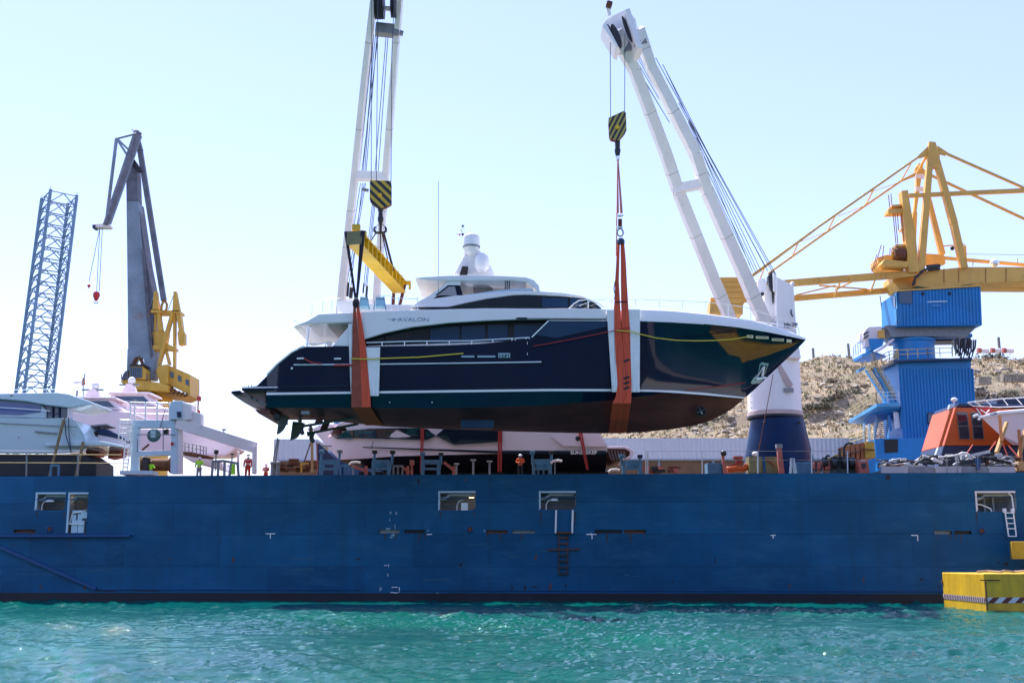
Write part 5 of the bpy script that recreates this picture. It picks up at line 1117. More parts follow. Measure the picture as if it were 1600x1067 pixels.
# slewing part and railing
MB().lathe((X(1438, 123), 123, Z(560, 121)), [(2.15, 0), (2.15, 2.0), (2.3, 2.05), (2.3, 2.3), (0, 2.3)], 30).build('slewing_column', M['hblue'], hc, smooth=30)
MB().prism([(1392, 526), (1515, 521), (1515, 532), (1400, 534)], YA + 3, YA + 5.5).build('slewing_ring_plate', M['navy2'], hc)
M['railw'] = mat('pale_yellow_rail', (.55, .42, .18), .6)
def hrail(name, pts, hgt, m=None, mids=1, r=.045, step=1.0, parent=None, vert=None):
    m = m or M['railw']; parent = parent or hc; pts = [Vector(p) for p in pts]; up = Vector((0, 0, hgt))
    for k in range(mids + 1):
        MB().path([p + up * (k + 1) / (mids + 1) for p in pts], r, 5).build(name, m, parent)
    for a, c in zip(pts, pts[1:]):
        n = max(1, int((c - a).length / step))
        for i in range(n + 1): q = a.lerp(c, i / n); strut('stanchion', q, q + up, r, m, parent, 5)
MB().prism([(1395, 563), (1517, 558.5), (1520, 561.5), (1398, 566)], YA - .7, YA + 5).build('ring_walkway', M['navy2'], hc)
hrail('guard_rail', [P(1396, 570, YA + 4), P(1403, 561, YA - .4), P(1450, 558.5, YA - .6), P(1488, 557.5, YA - .6)], .95)
# hanging cable loops at right of the column
for i in range(9):
    x0 = 1490 + i * 3.2; q0 = P(x0, 530 - (i % 3), YA - .2 - .12 * (i % 3)); q1 = P(x0 + 9, 531, YA - .25 - .1 * (i % 2)); lo_ = 552 + (i % 4) * 4
    pts = [q0, P(x0 + 1, lerp(530, lo_, .6), q0.y), P(x0 + 4.5, lo_, q0.y), P(x0 + 8, lerp(530, lo_, .6), q0.y), q1]
    MB().path(pts, .09, 6).build('cable_loop', M['sheave'] if i % 3 else M['steelgrey'], hc, smooth=True)
for px in (1488, 1493, 1500): strut('cable_frame', P(px, 532, YA), P(px, 556, YA), .06, M['railw'], hc)
# tower
MB().prism([(1403.6, 559), (1517, 560), (1517, 576), (1403.6, 576)], YA, YA + 5.5).build('tower_top_band', M['hblue'], hc)
MB().prism([(1403.8, 576), (1521, 576), (1527, 686), (1411, 686)], YA + .06, YA + 6).build('tower_body', M['hblue'], hc)
corr('wall_sheet', 1404, (576, 576), 1521, (684, 684), 1411.5, 1527, YA + .02, M['hblue'], .36)
MB().add([P(1404, 570, YA), P(1411.5, 686, YA), P(1392, 686, YA + 6), P(1383, 576, YA + 6)], [(0, 1, 2, 3)]).build('side_wall', M['hbluel'], hc)  # lit left face: sunlight put into a lighter blue
for (a, c, y0, y1) in ((1391, 1394, 648, 672), (1399, 1407, 642, 668)): MB().prism([(a - 3, y0), (c - 3, y0 + 2), (c, y1), (a, y1 + 2)], YA + .6, YA + .8).build('side_window', M['gel'] if a > 1395 else M['hblue'], hc)
tw = MB().prism([(1449, 644.5), (1474, 643.5), (1474, 661), (1449.5, 662)], YA - .2, YA).build('window', M['navy2'], hc)
for a, c in ((1450.5, 1468), (1469.5, 1473)): MB().prism([(a, 646), (c, 645.5), (c, 659.5), (a, 660)], YA - .24, YA - .2).build('window_pane', M['glass2'], tw)
MB().prism([(1367, 686), (1452, 683), (1452, 745), (1372, 745)], YA - 1.5, YA + 4).build('base_house', M['hblue'], hc)
MB().prism([(1455, 683), (1528, 683), (1528, 745), (1455, 745)], YA - .6, YA + 4).build('base_house', M['navy2'], hc)
MB().prism([(1382, 686.5), (1403, 686), (1403, 706), (1383, 707)], YA - 1.6, YA - 1.48).build('base_opening', M['black'], hc)
# platforms and stairs on the left
def plat(poly, Y0, Y1, m=M['hbluel'], nm='platform'): return MB().prism(poly, Y0, Y1).build(nm, m, hc, bevel=.03)
# main triangular platform
pa, pb = P(1405, 629, YA - 1.0), P(1370, 630, YA - 1.2); pc = P(1326, 656, YA + 6.2); pd = P(1352, 658, YA + 7.5); pe = P(1405, 645, YA + 2.8)
MB().xprism([pa, pb, pc, pd, pe], (0, 0, -.35)).build('platform', M['hbluel'], hc)
hrail('guard_rail', [pb, pc], 1.15, mids=2); hrail('guard_rail', [pa, pb], 1.15, M['ltblue'], mids=2)
MB().xprism([P(1360, 640, YA + 2), P(1400, 634, YA + .2), P(1402, 644, YA + 3), P(1350, 657, YA + 6)], (0, 0, -.55)).build('platform_beam', M['hblue'], hc)
# upper platform with cabin unit
pa, pb, pc, pd = P(1362, 548, YA + 1.5), P(1347, 553, YA + 2.6), P(1333, 561, YA + 5), P(1355, 562, YA + 6.4)
MB().xprism([pa, pb, pc, pd, P(1384, 555, YA + 5)], (0, 0, -.3)).build('platform', M['hblue'], hc)
for px, y0, y1, dy in ((1334, 558, 541, 5), (1337.5, 556, 538, 4.2), (1341, 554, 534, 3.5), (1344.5, 551, 529, 2.8)): strut('stanchion', P(px, y0, YA + dy), P(px - 1, y1, YA + dy), .05, M['ltblue'], hc)
MB().prism([(1349, 520), (1354, 513), (1358, 510.5), (1378, 510), (1378, 530), (1349, 530)], YA + 1.6, YA + 4).build('switch_box', M['pinkw'], hc, bevel=.05); MB().prism([(1353, 530), (1360, 530), (1360, 541), (1351, 541)], YA + 1.6, YA + 3).build('switch_box', M['pinkw'], hc)
for y in (518, 524): MB().prism([(1349, y + 4), (1357, y - 1), (1357, y + 1.5), (1350, y + 5.5)], YA + 1.4, YA + 1.58).build('louvre', M['sheave'], hc)
MB().prism([(1373, 516), (1382, 515), (1383, 528), (1374, 529)], YA + 1.2, YA + 2.4).build('yellow_box', M['yellow2'], hc, bevel=.03)
MB().prism([(1359, 529), (1382, 529), (1379, 540), (1366, 547), (1360, 547)], YA + 1.3, YA + 3.0).build('bracket_beam', M['hblue'], hc); MB().prism([(1367, 549), (1380, 540), (1395, 529), (1398, 530), (1384, 543), (1372, 550)], YA + 1.0, YA + 1.3).build('chute', M['pinkw'], hc)
MB().tube(P(1364.5, 564, YA + 1), P(1364.5, 552, YA + 1), .25, 12).build('stub_column', M['steelgrey'], hc, smooth=True)
hrail('guard_rail', [P(1378, 571, YA + 1.6), P(1390, 565, YA + .4), P(1404, 562, YA - .5)], 1.1, mids=2)
# two stair flights side by side going down right
def stair(a, c, w, n, rail_m=M['railw'], st=M['hbluel']):
    a = Vector(a); c = Vector(c); wv = Vector(w)
    for o in (Vector((0, 0, 0)), wv): bar('stringer', a + o, c + o, .06, .25, st, hc)
    for i in range(n): q = a.lerp(c, (i + .5) / n); bar('stair_tread', q, q + wv, .24, .05, M['hblue'], hc)
    for o in (Vector((0, 0, 0)), wv):
        for h in (.5, 1.0): strut('handrail', a + o + Vector((0, 0, h)), c + o + Vector((0, 0, h)), .045, rail_m, hc, 5)
        for i in range(0, n, 3): q = a.lerp(c, (i + .5) / n) + o; strut('stanchion', q, q + Vector((0, 0, 1)), .035, rail_m, hc, 5)
stair(P(1352, 578, YA + 2.0), P(1384, 629, YA - .6), (.95, .5, .0), 20); stair(P(1366, 574, YA + 1.8), P(1397, 629, YA - .6), (.35, .2, .0), 20)
stair(P(1374, 648, YA + 3.5), P(1365, 690, YA + 1.0), (1.2, 0, 0), 13, M['ltblue'], M['ltblue'])
MB().xprism([P(1327, 697, YA + 3), P(1352, 690, YA), P(1400, 688, YA - .5), P(1400, 692, YA + 3)], (0, 0, -.25)).build('platform', M['hbluel'], hc)
hrail('guard_rail', [P(1328, 696, YA + 3), P(1352, 689, YA - .2), P(1366, 687, YA - .4)], 1.1, mids=2)
for px in (1350, 1358): strut('platform_post', P(px, 690, YA + .5), P(px, 662, YA + .5), .12, M['ltblue'], hc)
MB().prism([(1341, 541 + 36), (1352, 572), (1352, 576), (1342, 581)], YA + 3, YA + 4).build('small_landing', M['hbluel'], hc)
# upperworks in ochre
Yj = YA + 1.0
def yb(a, c, w, h=None, name='beam', m=None, Y=None, Y2=None, w2=None):
    Y = Y if Y is not None else Yj; Y2 = Y2 if Y2 is not None else Y; k = Y / FOC
    o = MB().beam(P(a[0], a[1], Y), P(c[0], c[1], Y2), (h or w) * k, w * k, (h or w) * k * ((w2 or w) / w), (w2 or w) * k, up=(0, -1, .1) if False else None)
    return o.build(name, m or M['yellow2'], hc, bevel=.03)
# main girder right and booms left
MB().prism([(1430, 447), (1436, 430), (1448, 423), (1507, 417), (1600, 417), (1700, 415), (1700, 438), (1600, 440), (1530, 442), (1470, 452)], Yj, Yj + 3).build('main_girder', M['yellow2'], hc, bevel=.05)
MB().prism([(1530, 441), (1700, 438), (1700, 450), (1600, 451), (1530, 450.5)], Yj + 3.2, Yj + 5).build('main_girder', M['yellow2'], hc, bevel=.05)
MB().prism([(1395, 430), (1448, 423), (1448, 450), (1405, 452), (1395, 440)], Yj + 1, Yj + 4.4).build('slew_frame', M['yellow2'], hc, bevel=.05)
yb((1178, 447), (1280, 439), 10, 10, 'jib_beam', w2=10.5); yb((1280, 439), (1430, 427.5), 10.5, 10, 'jib_beam', w2=11)
yb((1110, 470), (1245, 466), 8.5, 9, 'jib_beam', Y=Yj + 4); yb((1245, 466), (1400, 453), 8.5, 9, 'jib_beam', Y=Yj + 4)
lat = [(1242, 462), (1280, 447), (1305, 455), (1310, 441), (1365, 438), (1361, 452), (1318, 446), (1250, 458)]
for a, c in (((1244, 461), (1305, 446)), ((1280, 446), (1355, 452)), ((1312, 443), (1303, 464)), ((1367, 438), (1360, 456)), ((1330, 441), (1305, 453))): yb(a, c, 2.4, 2.4, 'jib_brace', Y=Yj + 1, Y2=Yj + 3.6)
# hook trolley house at the jib's left end
for k, (a, c) in enumerate(((433, 441), (441, 449), (449, 457), (457, 466), (466, 475), (475, 491))):
    MB().prism([(1124 + k * .8, a), (1153 - (0 if k < 1 else 0) + min(k, 2) * 4, a), (1157 + min(k, 2) * 4 - max(0, k - 3) * 2, c - .3), (1125 + k * .8 + (6 if k == 5 else 0), c - .3)], Yj + 2, Yj + 5).build('counterweight_slab', M['yellow2'], hc, bevel=.04)
MB().prism([(1110, 470), (1120, 475), (1128, 491), (1109, 489)], Yj + 1, Yj + 3).build('counterweight_foot', M['yellow2'], hc)
for px in (1475, 1498, 1540, 1572): bar('girder_seam', P(px, 441, Yj - .03), P(px, 419, Yj - .03), .06, .06, M['rustyseam'], hc)
for px in (1275, 1330, 1380): bar('beam_splice', P(px, 444 - (px - 1275) * .075, Yj - .45), P(px, 433.5 - (px - 1275) * .075, Yj - .45), .3, .06, M['yellow2'], hc)
for px, y in ((1460, 418), (1520, 416), (1590, 416)): strut('girder_post', P(px, y, Yj + .2), P(px, y - 12, Yj + .2), .05, M['yellow2'], hc, 5)
# masts
yb((1455, 223), (1438, 425), 9, 9, 'mast_leg', w2=11); yb((1460, 240), (1490, 350), 9.5, 9, 'mast_leg', w2=11.5); yb((1490, 350), (1506, 420), 11.5, 10, 'mast_leg', w2=12)
MB().prism([(1453, 221), (1462, 222), (1469, 245), (1463, 262), (1454, 262)], Yj - .3, Yj + .35).build('mast_head', M['yellow2'], hc, bevel=.03)
for poly in ([(1434, 244), (1453, 226), (1454, 242), (1438, 247)], [(1465, 228), (1482, 239), (1478, 243), (1466, 240)]): MB().prism(poly, Yj - .1, Yj + .15).build('gusset_plate', M['yellow2'], hc)
Yr = Yj + 4
yb((1437, 258), (1429, 332), 13, 8, 'mast_leg', Y=Yr, w2=7); yb((1429, 332), (1425, 425), 7, 7, 'mast_leg', Y=Yr); yb((1448, 300), (1472, 398), 7, 7, 'mast_leg', Y=Yr, w2=9)
MB().prism([(1430, 263), (1436, 256), (1449, 270), (1448, 274), (1432, 276)], Yr - .2, Yr + .3).build('mast_head', M['yellow2'], hc)
yb((1432, 272), (1448, 243), 3.5, 3.5, 'mast_tie', Y=Yr, Y2=Yj)
for y, m in ((275, 'pinkw'), (295, 'pinkw')): MB().prism([(1431, y - 3), (1444, y - 3), (1444, y + 4), (1431, y + 4)], Yr - .45, Yr - .3).build('sign_plate', M[m], hc)
MB().prism([(1409, 298), (1419, 297), (1424, 330), (1430, 360), (1437, 425), (1420, 426)], Yj - .6, Yj + .6).build('gantry_column', M['yellow2'], hc, bevel=.04)
yb((1420, 306), (1600, 298), 6.3, 6, 'top_strut', w2=6.8); yb((1600, 298), (1700, 294), 6.8, 6, 'top_strut')
yb((1480, 241), (1600, 294), 3.8, 3.8, 'back_stay'); yb((1600, 294), (1700, 338), 3.8, 3.8, 'back_stay'); yb((1450, 272), (1600, 342), 3.8, 3.8, 'back_stay', Y=Yr); yb((1600, 342), (1700, 388), 3.8, 3.8, 'back_stay', Y=Yr)
yb((1436, 245), (1280, 354), 3.4, 3.4, 'fore_stay'); yb((1280, 354), (1174, 432), 3.4, 3.4, 'fore_stay', w2=5); yb((1432, 272), (1408, 283), 6, 3.4, 'fore_stay', Y=Yr, w2=3.2); yb((1408, 283), (1280, 371), 3.2, 3.2, 'fore_stay', Y=Yr); yb((1280, 371), (1200, 428), 3.2, 3.2, 'fore_stay', Y=Yr)
for a, c in (((1423, 256), (1408, 283)), ((1365, 296), (1353, 320)), ((1305, 337), (1293, 362)), ((1248, 377), (1238, 401)), ((1195, 417), (1186, 440))): yb(a, c, 2, 2, 'stay_link', Y=Yj, Y2=Yr)
for a, c in (((1403, 286), (1360, 300)), ((1350, 322), (1310, 338)), ((1293, 362), (1250, 378))): strut('thin_tie', P(*a, Yr), P(*c, Yj), .04, M['yellow2'], hc)
# mast platforms
for (x0, x1, y, h) in ((1388, 1413, 327, 5), (1394, 1413, 320, 2), (1400, 1420, 382, 2.4), (1411, 1420, 354, 2)): MB().prism([(x0, y), (x1, y - 1), (x1, y + h), (x0, y + h + 1)], Yj - .3, Yj + 1.2).build('mast_platform', M['yellow2'], hc)
for a, c in (((1388, 305), (1391, 330)), ((1392, 303), (1394, 326)), ((1395, 331), (1400, 382)), ((1398, 331), (1403, 382)), ((1402, 334), (1404, 360)), ((1408, 334), (1412, 378)), ((1412, 334), (1416, 380)), ((1408, 303), (1408, 320)), ((1366, 420), (1377, 383)), ((1362, 425), (1370, 398)), ((1381, 384), (1378, 412)), ((1391, 388), (1390, 400))): strut('mast_ladder_rail', P(*a, Yj), P(*c, Yj), .05, M['pinkred'], hc, 5)
MB().prism([(1372, 402), (1386, 398), (1420, 404), (1420, 415), (1378, 418), (1372, 410)], Yj + .2, Yj + 3).build('winch_platform', M['yellow2'], hc, bevel=.03)
MB().prism([(1378, 412), (1382, 405), (1419, 409), (1419, 417), (1383, 416)], Yj - 1.5, Yj + .2).build('winch_platform', M['yellow2'], hc, bevel=.03)
MB().lathe(P(1404, 398, Yj), [(.6, -.6), (.75, -.6), (.75, .6), (.6, .6)], 16, 'X').build('winch_drum', M['rust'], hc, smooth=True)
MB().prism([(1391, 402), (1396, 389), (1402, 389), (1408, 402)], Yj - .2, Yj).build('winch_frame', M['yellow2'], hc)
MB().prism([(1411, 389), (1417, 389), (1417, 401), (1411, 401)], Yj - .3, Yj + .1).build('red_box', M['red'], hc)
yb((1472, 403), (1600, 414), 5, 5, 'walkway_beam', Y=Yr); yb((1600, 414), (1700, 420), 5, 5, 'walkway_beam', Y=Yr); yb((1507, 384), (1509, 420), 5, 4, 'walkway_post', Y=Yr); yb((1470, 385), (1507, 382), 2, 2, 'walkway_post', Y=Yr)
MB().prism([(1446, 396), (1475, 398), (1478, 412), (1446, 412)], Yr - 1, Yr).build('machinery_box', M['yellow2'], hc, bevel=.03)
strut('guard_line', P(1510, 397, Yr), P(1700, 400, Yr), .03, M['steelgrey'], hc); MB().ball(P(1554, 411, Yj + .5), .42, 12, 8, (1.3, 1, 1)).build('floodlight', M['chrome'], hc, smooth=True); MB().ball(P(1488, 388, Yj + 3), .25, 8, 6).build('floodlight', M['black'], hc)
for o in (0, 1.2): MB().path([P(1426 + o, 446, Yj - .4), P(1430 + o, 434, Yj - .5), P(1440 + o, 424, Yj - .5), P(1455 + o, 417.5, Yj - .5), P(1468 + o, 415, Yj - .4)], .13, 7).build('power_cable', M['sheave'], hc, smooth=True)
MB().prism([(1448, 414), (1468, 412), (1470, 421), (1452, 423)], Yj - .5, Yj - .1).build('cable_bundle', M['sheave'], hc, bevel=.06)

# ================================================================== OLD GREY AND YELLOW CRANE (left)
oc = thing('shipyard_crane', Vector((X(232, 190), 190, 2)), 'old luffing crane on the left with grey jib and rust-stained yellow machinery house', 'crane')
YO = 190
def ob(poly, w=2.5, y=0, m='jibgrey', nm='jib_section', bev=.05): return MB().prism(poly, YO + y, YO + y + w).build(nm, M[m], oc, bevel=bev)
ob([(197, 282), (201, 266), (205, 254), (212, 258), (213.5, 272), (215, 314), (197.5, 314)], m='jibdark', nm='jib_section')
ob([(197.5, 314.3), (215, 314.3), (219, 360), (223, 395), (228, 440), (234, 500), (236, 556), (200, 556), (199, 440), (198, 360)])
ob([(215, 314.3), (217.5, 330), (229, 410), (241, 470), (240, 500), (241, 560), (236, 556), (234, 500), (228, 440), (222, 392)], 3.5, .4, 'jibdark', 'jib_side')
ob([(199, 545), (240, 545), (243, 560), (239, 592), (230, 592), (224, 560), (218, 556), (209, 560), (203, 576), (199, 592), (197.5, 592)], 2.8, -.2)
for a, c in (((222, 390), (236, 560)), ((224, 388), (238, 555))): strut('ladder_rail', P(*a, YO - .2), P(*c, YO - .2), .12, M['jibdark'], oc)
for i in range(22): f = i / 22; a = (lerp(229, 237, f), lerp(470, 560, f)); strut('rung', P(a[0] - 2, a[1], YO - .3), P(a[0] + 2.5, a[1], YO - .3), .07, M['jibdark'], oc, 5)
# fly jib
MB().beam(P(215.5, 207, YO - 1), P(165, 352, YO - 5), 1.05, 1.05, .75, .75).build('fly_jib', M['jibdark'], oc, bevel=.06)
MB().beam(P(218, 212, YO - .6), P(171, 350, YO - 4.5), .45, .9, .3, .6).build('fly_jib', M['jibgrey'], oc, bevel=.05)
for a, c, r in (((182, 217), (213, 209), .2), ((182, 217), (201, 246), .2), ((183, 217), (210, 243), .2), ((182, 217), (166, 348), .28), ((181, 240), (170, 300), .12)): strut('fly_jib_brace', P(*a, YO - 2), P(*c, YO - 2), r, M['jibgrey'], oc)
ob([(202, 246), (208, 247), (222, 267), (213, 267), (205, 258)], 1.2, -1, 'sheave', 'jib_knuckle', .03); MB().ball(P(213, 207.5, YO), .55, 8, 6).build('jib_head', M['jibdark'], oc)
for a, c in (((206, 202), (209, 207)), ((212, 206), (216, 204))): strut('head_rail', P(*a, YO), P(*c, YO), .06, M['jibdark'], oc)
MB().beam(P(216, 220, YO), P(219, 236, YO), .7, .7, .95, .95).beam(P(219, 236, YO), P(256, 470, YO), .85, .8, .85, .8).build('tie_beam', M['jibdark'], oc, bevel=.04)
ob([(145, 351), (150, 350), (169, 349), (172, 353), (169, 355), (150, 355), (145, 355)], 1.6, -5, 'pinkw', 'tip_platform', .04); ob([(144, 351), (148.5, 351), (148.5, 356.5), (144, 356.5)], 1.6, -5.2, 'navy2', 'tip_sheave', .05)
for a, c in (((156, 355), (151, 456)), ((160, 355), (155, 456)), ((156, 356), (139, 440))): strut('hoist_rope', P(*a, YO - 5), P(*c, YO - 5), .05, M['cable'], oc)
hk = thing('hook_ball', P(150, 474, YO - 5), 'large red hook weight hanging from the old crane\'s fly jib', 'crane hook'); c = P(150, 470, YO - 5)
MB().lathe(c, [(0, -.1), (.2, 0), (.35, .3), (.55, .8), (.55, 1.2), (.35, 1.5), (0, 1.55)], 14).build('weight', M['red'], hk, smooth=True); MB().path([c + Vector((-.35, 0, -.2)), c + Vector((-.2, 0, -.42)), c + Vector((.2, 0, -.42)), c + Vector((.35, 0, -.2))], .08, 6).build('hook', M['sheave'], hk)
hk = thing('hook_ball', P(139, 448, YO - 5), 'small red hook weight left of the bigger one', 'crane hook'); c = P(139, 446.5, YO - 5)
MB().ball(c, .28, 10, 8).build('weight', M['red'], hk, smooth=True); MB().ball(c - Vector((0, 0, .35)), .1, 6, 5).build('hook', M['sheave'], hk)
# A frame, machinery
Y_ = 'oldyellow'
for poly, w, y, nm in (([(240, 456), (245, 455), (248, 483), (238, 483)], 1, 0, 'frame_horn'), ([(271, 455), (275, 455), (281, 487), (269, 487)], 1, 0, 'frame_horn'), ([(235, 484), (281, 485), (281, 489), (235, 488.5)], 3, 0, 'frame_platform'),
                       ([(274, 487), (281, 488), (285, 517), (288, 520), (288, 537), (279, 539), (277, 520), (279, 516)], 1.5, .2, 'counterweight_arm'), ([(245, 489), (250, 489), (254, 517), (247, 517)], 1, .2, 'frame_leg'), ([(241, 489), (245, 489), (243, 517), (240, 517)], 1, .5, 'frame_leg'),
                       ([(235, 518), (255, 516), (258, 518), (254, 540), (236, 540)], 3, .4, 'winch_house'), ([(236, 540), (260, 536), (274, 543), (274, 547), (258, 546), (244, 546), (236, 548)], 2, 0, 'frame_beam'),
                       ([(266, 489), (270, 489), (255, 550), (249, 570), (246, 570), (254, 530)], 1.2, -.5, 'frame_leg'), ([(270, 489), (274, 489), (273.5, 574), (270, 574)], 1, .3, 'frame_leg'), ([(257, 548), (260, 547), (266, 569), (262, 569)], 1, 0, 'frame_leg'),
                       ([(244, 580), (247, 571), (262, 569), (262, 600), (250, 600)], 4, -1, 'machinery_house')):
    ob(poly, w, y, Y_, nm, .04)
ob([(262, 570), (297, 585), (297, 618), (262, 600)], 6, 0, Y_, 'machinery_house', .04)
for x, y in ((266, 584), (278, 590), (290, 596)): ob([(x, y - 4), (x + 5, y - 2), (x + 5, y + 6.5), (x, y + 4.5)], .2, -.18, 'glass2', 'house_window', 0)
ob([(187, 595), (203, 592), (226, 594), (250, 598), (262, 601), (262, 612), (252, 611), (226, 609), (205, 608), (194, 602)], 5, -2, Y_, 'slewing_platform', .1)
M['rustyel'] = mat('rusty_yellow_plate', (.42, .2, .03), .6, var=.2, scale=.5)
MB().prism([(252, 600), (297, 618), (284, 623), (255, 618), (240, 611)], YO - .5, YO + 5).build('underside_plate', M['rustyel'], oc)
for i in range(8): x = 246 + i * 6; bar('underside_rib', P(x, 611 + i * 1.2, YO - .6), P(x + 5, 601 + i * 2, YO - .6), .3, .3, M['rust'], oc)
ob([(202, 580), (206, 571), (222, 571), (228, 577), (228, 593), (202, 591)], 3, -2.4, Y_, 'operator_cab', .05)
for i in range(6): ob([(202.5 + i * 3.3, 573.5), (205 + i * 3.3, 573.5), (205 + i * 3.3, 590), (202.5 + i * 3.3, 590)], .15, -2.56, 'glass2', 'cab_pane', 0)
ob([(201, 569), (226, 569), (229, 573), (224, 572), (203, 572)], 3.4, -2.6, 'sheave', 'cab_roof', .02); ob([(189, 593), (195, 580), (200, 578), (201, 592)], 1, -2, 'jibdark', 'cab_step', .02)
for x in (190, 193, 230, 236, 242): strut('deck_rail', P(x, 594, YO - 2.3), P(x, 584, YO - 2.3), .08, M['jibdark'], oc)
ccx_ = X(226, YO); MB().lathe((ccx_, YO + 3, 2), [(3.2, 0), (3.2, 10), (2.7, Z(612, YO) - 4.2), (3.0, Z(612, YO) - 4.0), (3.2, Z(612, YO) - 3.2), (3.2, Z(612, YO) - 2.4), (2.9, Z(612, YO) - 2), (0, Z(612, YO) - 1.9)], 26).build('pedestal', M[Y_], oc, smooth=35)
for k in range(6): ob([(203 + k * 8.5, 616), (207 + k * 8.5, 616), (209 + k * 8.5, 640), (202 + k * 8.5, 640)], .4, -.5, 'rustyel', 'pedestal_rib', 0)
MB().lathe((ccx_, YO + 3, Z(610, YO)), [(3.25, -.35), (3.3, 0), (3.25, .3)], 26).build('slewing_ring', M['sheave'], oc)
MB().path([P(258, 470, YO), P(261, 476, YO), P(260, 484, YO), P(256, 487, YO), P(252, 484, YO), P(253, 476, YO), P(256, 470, YO)], .22, 6).build('tie_eye', M['rustyel'], oc, smooth=True)
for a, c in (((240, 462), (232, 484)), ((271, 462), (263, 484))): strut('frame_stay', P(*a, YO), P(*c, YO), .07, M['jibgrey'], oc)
for a, c in (((206, 575), (214, 558)), ((220, 560), (230, 590))): strut('jib_hinge', P(*a, YO), P(*c, YO), .3, M['rust'], oc)

# ================================================================== JACK-UP LEG
jl = thing('jack_up_leg', P(54, 700, 255), 'tall dark lattice leg of a jack-up rig standing far left', 'rig leg')
cor = [((79, 298), 250.0), ((120, 307), 254.5), ((106, 320), 261.3), ((65, 312), 256.8)]; slp = [(-41 / 312, 0), (-37 / 305, 0), (-36 / 290, 0), (-40 / 298, 0)]
tops = [P(*p, y) for p, y in cor]; bots_ = []
for (p, y), (s_, _) in zip(cor, slp): bots_.append(P(p[0] + s_ * 420, p[1] + 420, y))
zb0 = 3.0
for i in range(4): t = tops[i]; b_ = bots_[i]; k = (t.z - zb0) / (t.z - b_.z); bots_[i] = t.lerp(b_, k)
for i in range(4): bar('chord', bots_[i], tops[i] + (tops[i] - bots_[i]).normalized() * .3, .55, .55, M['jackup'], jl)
NB = 30
for i in range(4):
    j = (i + 1) % 4
    for k in range(NB + 1):
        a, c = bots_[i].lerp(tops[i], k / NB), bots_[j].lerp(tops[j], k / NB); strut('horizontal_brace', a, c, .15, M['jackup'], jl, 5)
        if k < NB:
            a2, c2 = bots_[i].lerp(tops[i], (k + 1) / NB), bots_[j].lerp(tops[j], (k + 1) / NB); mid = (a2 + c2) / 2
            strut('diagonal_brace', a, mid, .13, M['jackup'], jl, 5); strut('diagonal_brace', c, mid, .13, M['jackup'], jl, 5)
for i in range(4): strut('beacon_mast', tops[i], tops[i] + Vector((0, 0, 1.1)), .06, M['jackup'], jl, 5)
M['bluewin'] = mat('blue_tinted_window', (.008, .07, .28), .1, spec=.7)
# ================================================================== THINGS ON THE DECK
DZ = DECKZ
def dp(px, Y, z=None): return Vector((P(px, 735, Y).x, Y, DZ if z is None else z))
# ---- white motor yacht under the hanging one
wy = thing('motor_yacht', dp(730, 86), 'white motor yacht with black window bands standing on the deck under the hanging yacht', 'yacht')
W0, W1 = 84.0, 89.6
def wpp(poly, off, th, m, nm, bev=.05): return MB().prism([(x, y) for x, y in poly], W0 - off, W0 - off + th).build(nm, M[m], wy, bevel=bev)
# lofted hull: px stations; bow at the left end
WT = [(488, 670), (500, 664), (560, 660), (640, 657), (700, 657), (780, 660), (860, 668), (935, 673), (945, 690), (949, 697)]
WB = [(488, 671), (500, 685), (515, 703), (530, 718), (560, 716.5), (620, 712.5), (740, 709.5), (949, 706)]
WV = [(488, .05), (500, .55), (530, 1.5), (560, 2.1), (620, 2.65), (700, 2.85), (949, 2.8)]
WYC = W0 + 2.85
wst = [488, 494, 500, 508, 515, 522, 530, 545, 560, 590, 620, 660, 700, 740, 780, 820, 860, 900, 935, 945, 949]
mb = MB()
for s in (1, -1):
    rr = []
    for k in range(9):
        f = k / 8; row = []
        for px in wst:
            v = interp(WV, px) * (.72 + .28 * f if px < 620 else .94 + .06 * f); p = P(px, lerp(interp(WB, px), interp(WT, px), f), WYC - v); row.append(p if s > 0 else Vector((p.x, 2 * WYC - p.y, p.z)))
        rr.append(row)
    mb.grid(rr, s < 0)
mb.grid([[P(px, interp(WT, px), WYC - interp(WV, px)) for px in wst], [Vector((P(px, interp(WT, px), WYC - interp(WV, px)).x, 2 * WYC - P(px, interp(WT, px), WYC - interp(WV, px)).y, P(px, interp(WT, px), WYC - interp(WV, px)).z)) for px in wst]])
mb.build('hull_side', M['gelpink'], wy, smooth=45, recalc=False)
# bottom, dark
mb = MB()
for s in (1, -1):
    rr = []
    for k in range(6):
        f = k / 5; row = []
        for px in [p for p in wst if p >= 530]:
            v = interp(WV, px) * .94 * f ** .7 * (.8 if px < 620 else 1); zt_ = P(px, interp(WB, px), WYC - interp(WV, px) * .94).z; zk = lerp(zt_ - .1, 8.75, min(1, (px - 530) / 90)); z = lerp(zk, zt_, f ** 1.2)
            x = P(px, interp(WB, px), WYC - interp(WV, px)).x; row.append(Vector((x, WYC - s * v, z)))
        rr.append(row)
    mb.grid(rr, s < 0)
mb.build('hull_bottom', M['boot'], wy, smooth=45, recalc=False)
def wside(poly, m, nm, th=.03, off=.02):
    """panel following the near side of the hull"""
    pts = []; 
    for x, y in poly:
        v = interp(WV, x); f = (interp(WB, x) - y) / max(1, interp(WB, x) - interp(WT, x)); f = max(0, min(1, f)); k = (.72 + .28 * f if x < 620 else .94 + .06 * f); pts.append(P(x, y, WYC - v * k - off))
    return MB().add(pts + [p + Vector((0, -th, 0)) for p in pts], [tuple(range(len(pts), 2 * len(pts)))] + [(i, (i + 1) % len(pts), len(pts) + (i + 1) % len(pts), len(pts) + i) for i in range(len(pts))]).build(nm, M[m], wy)
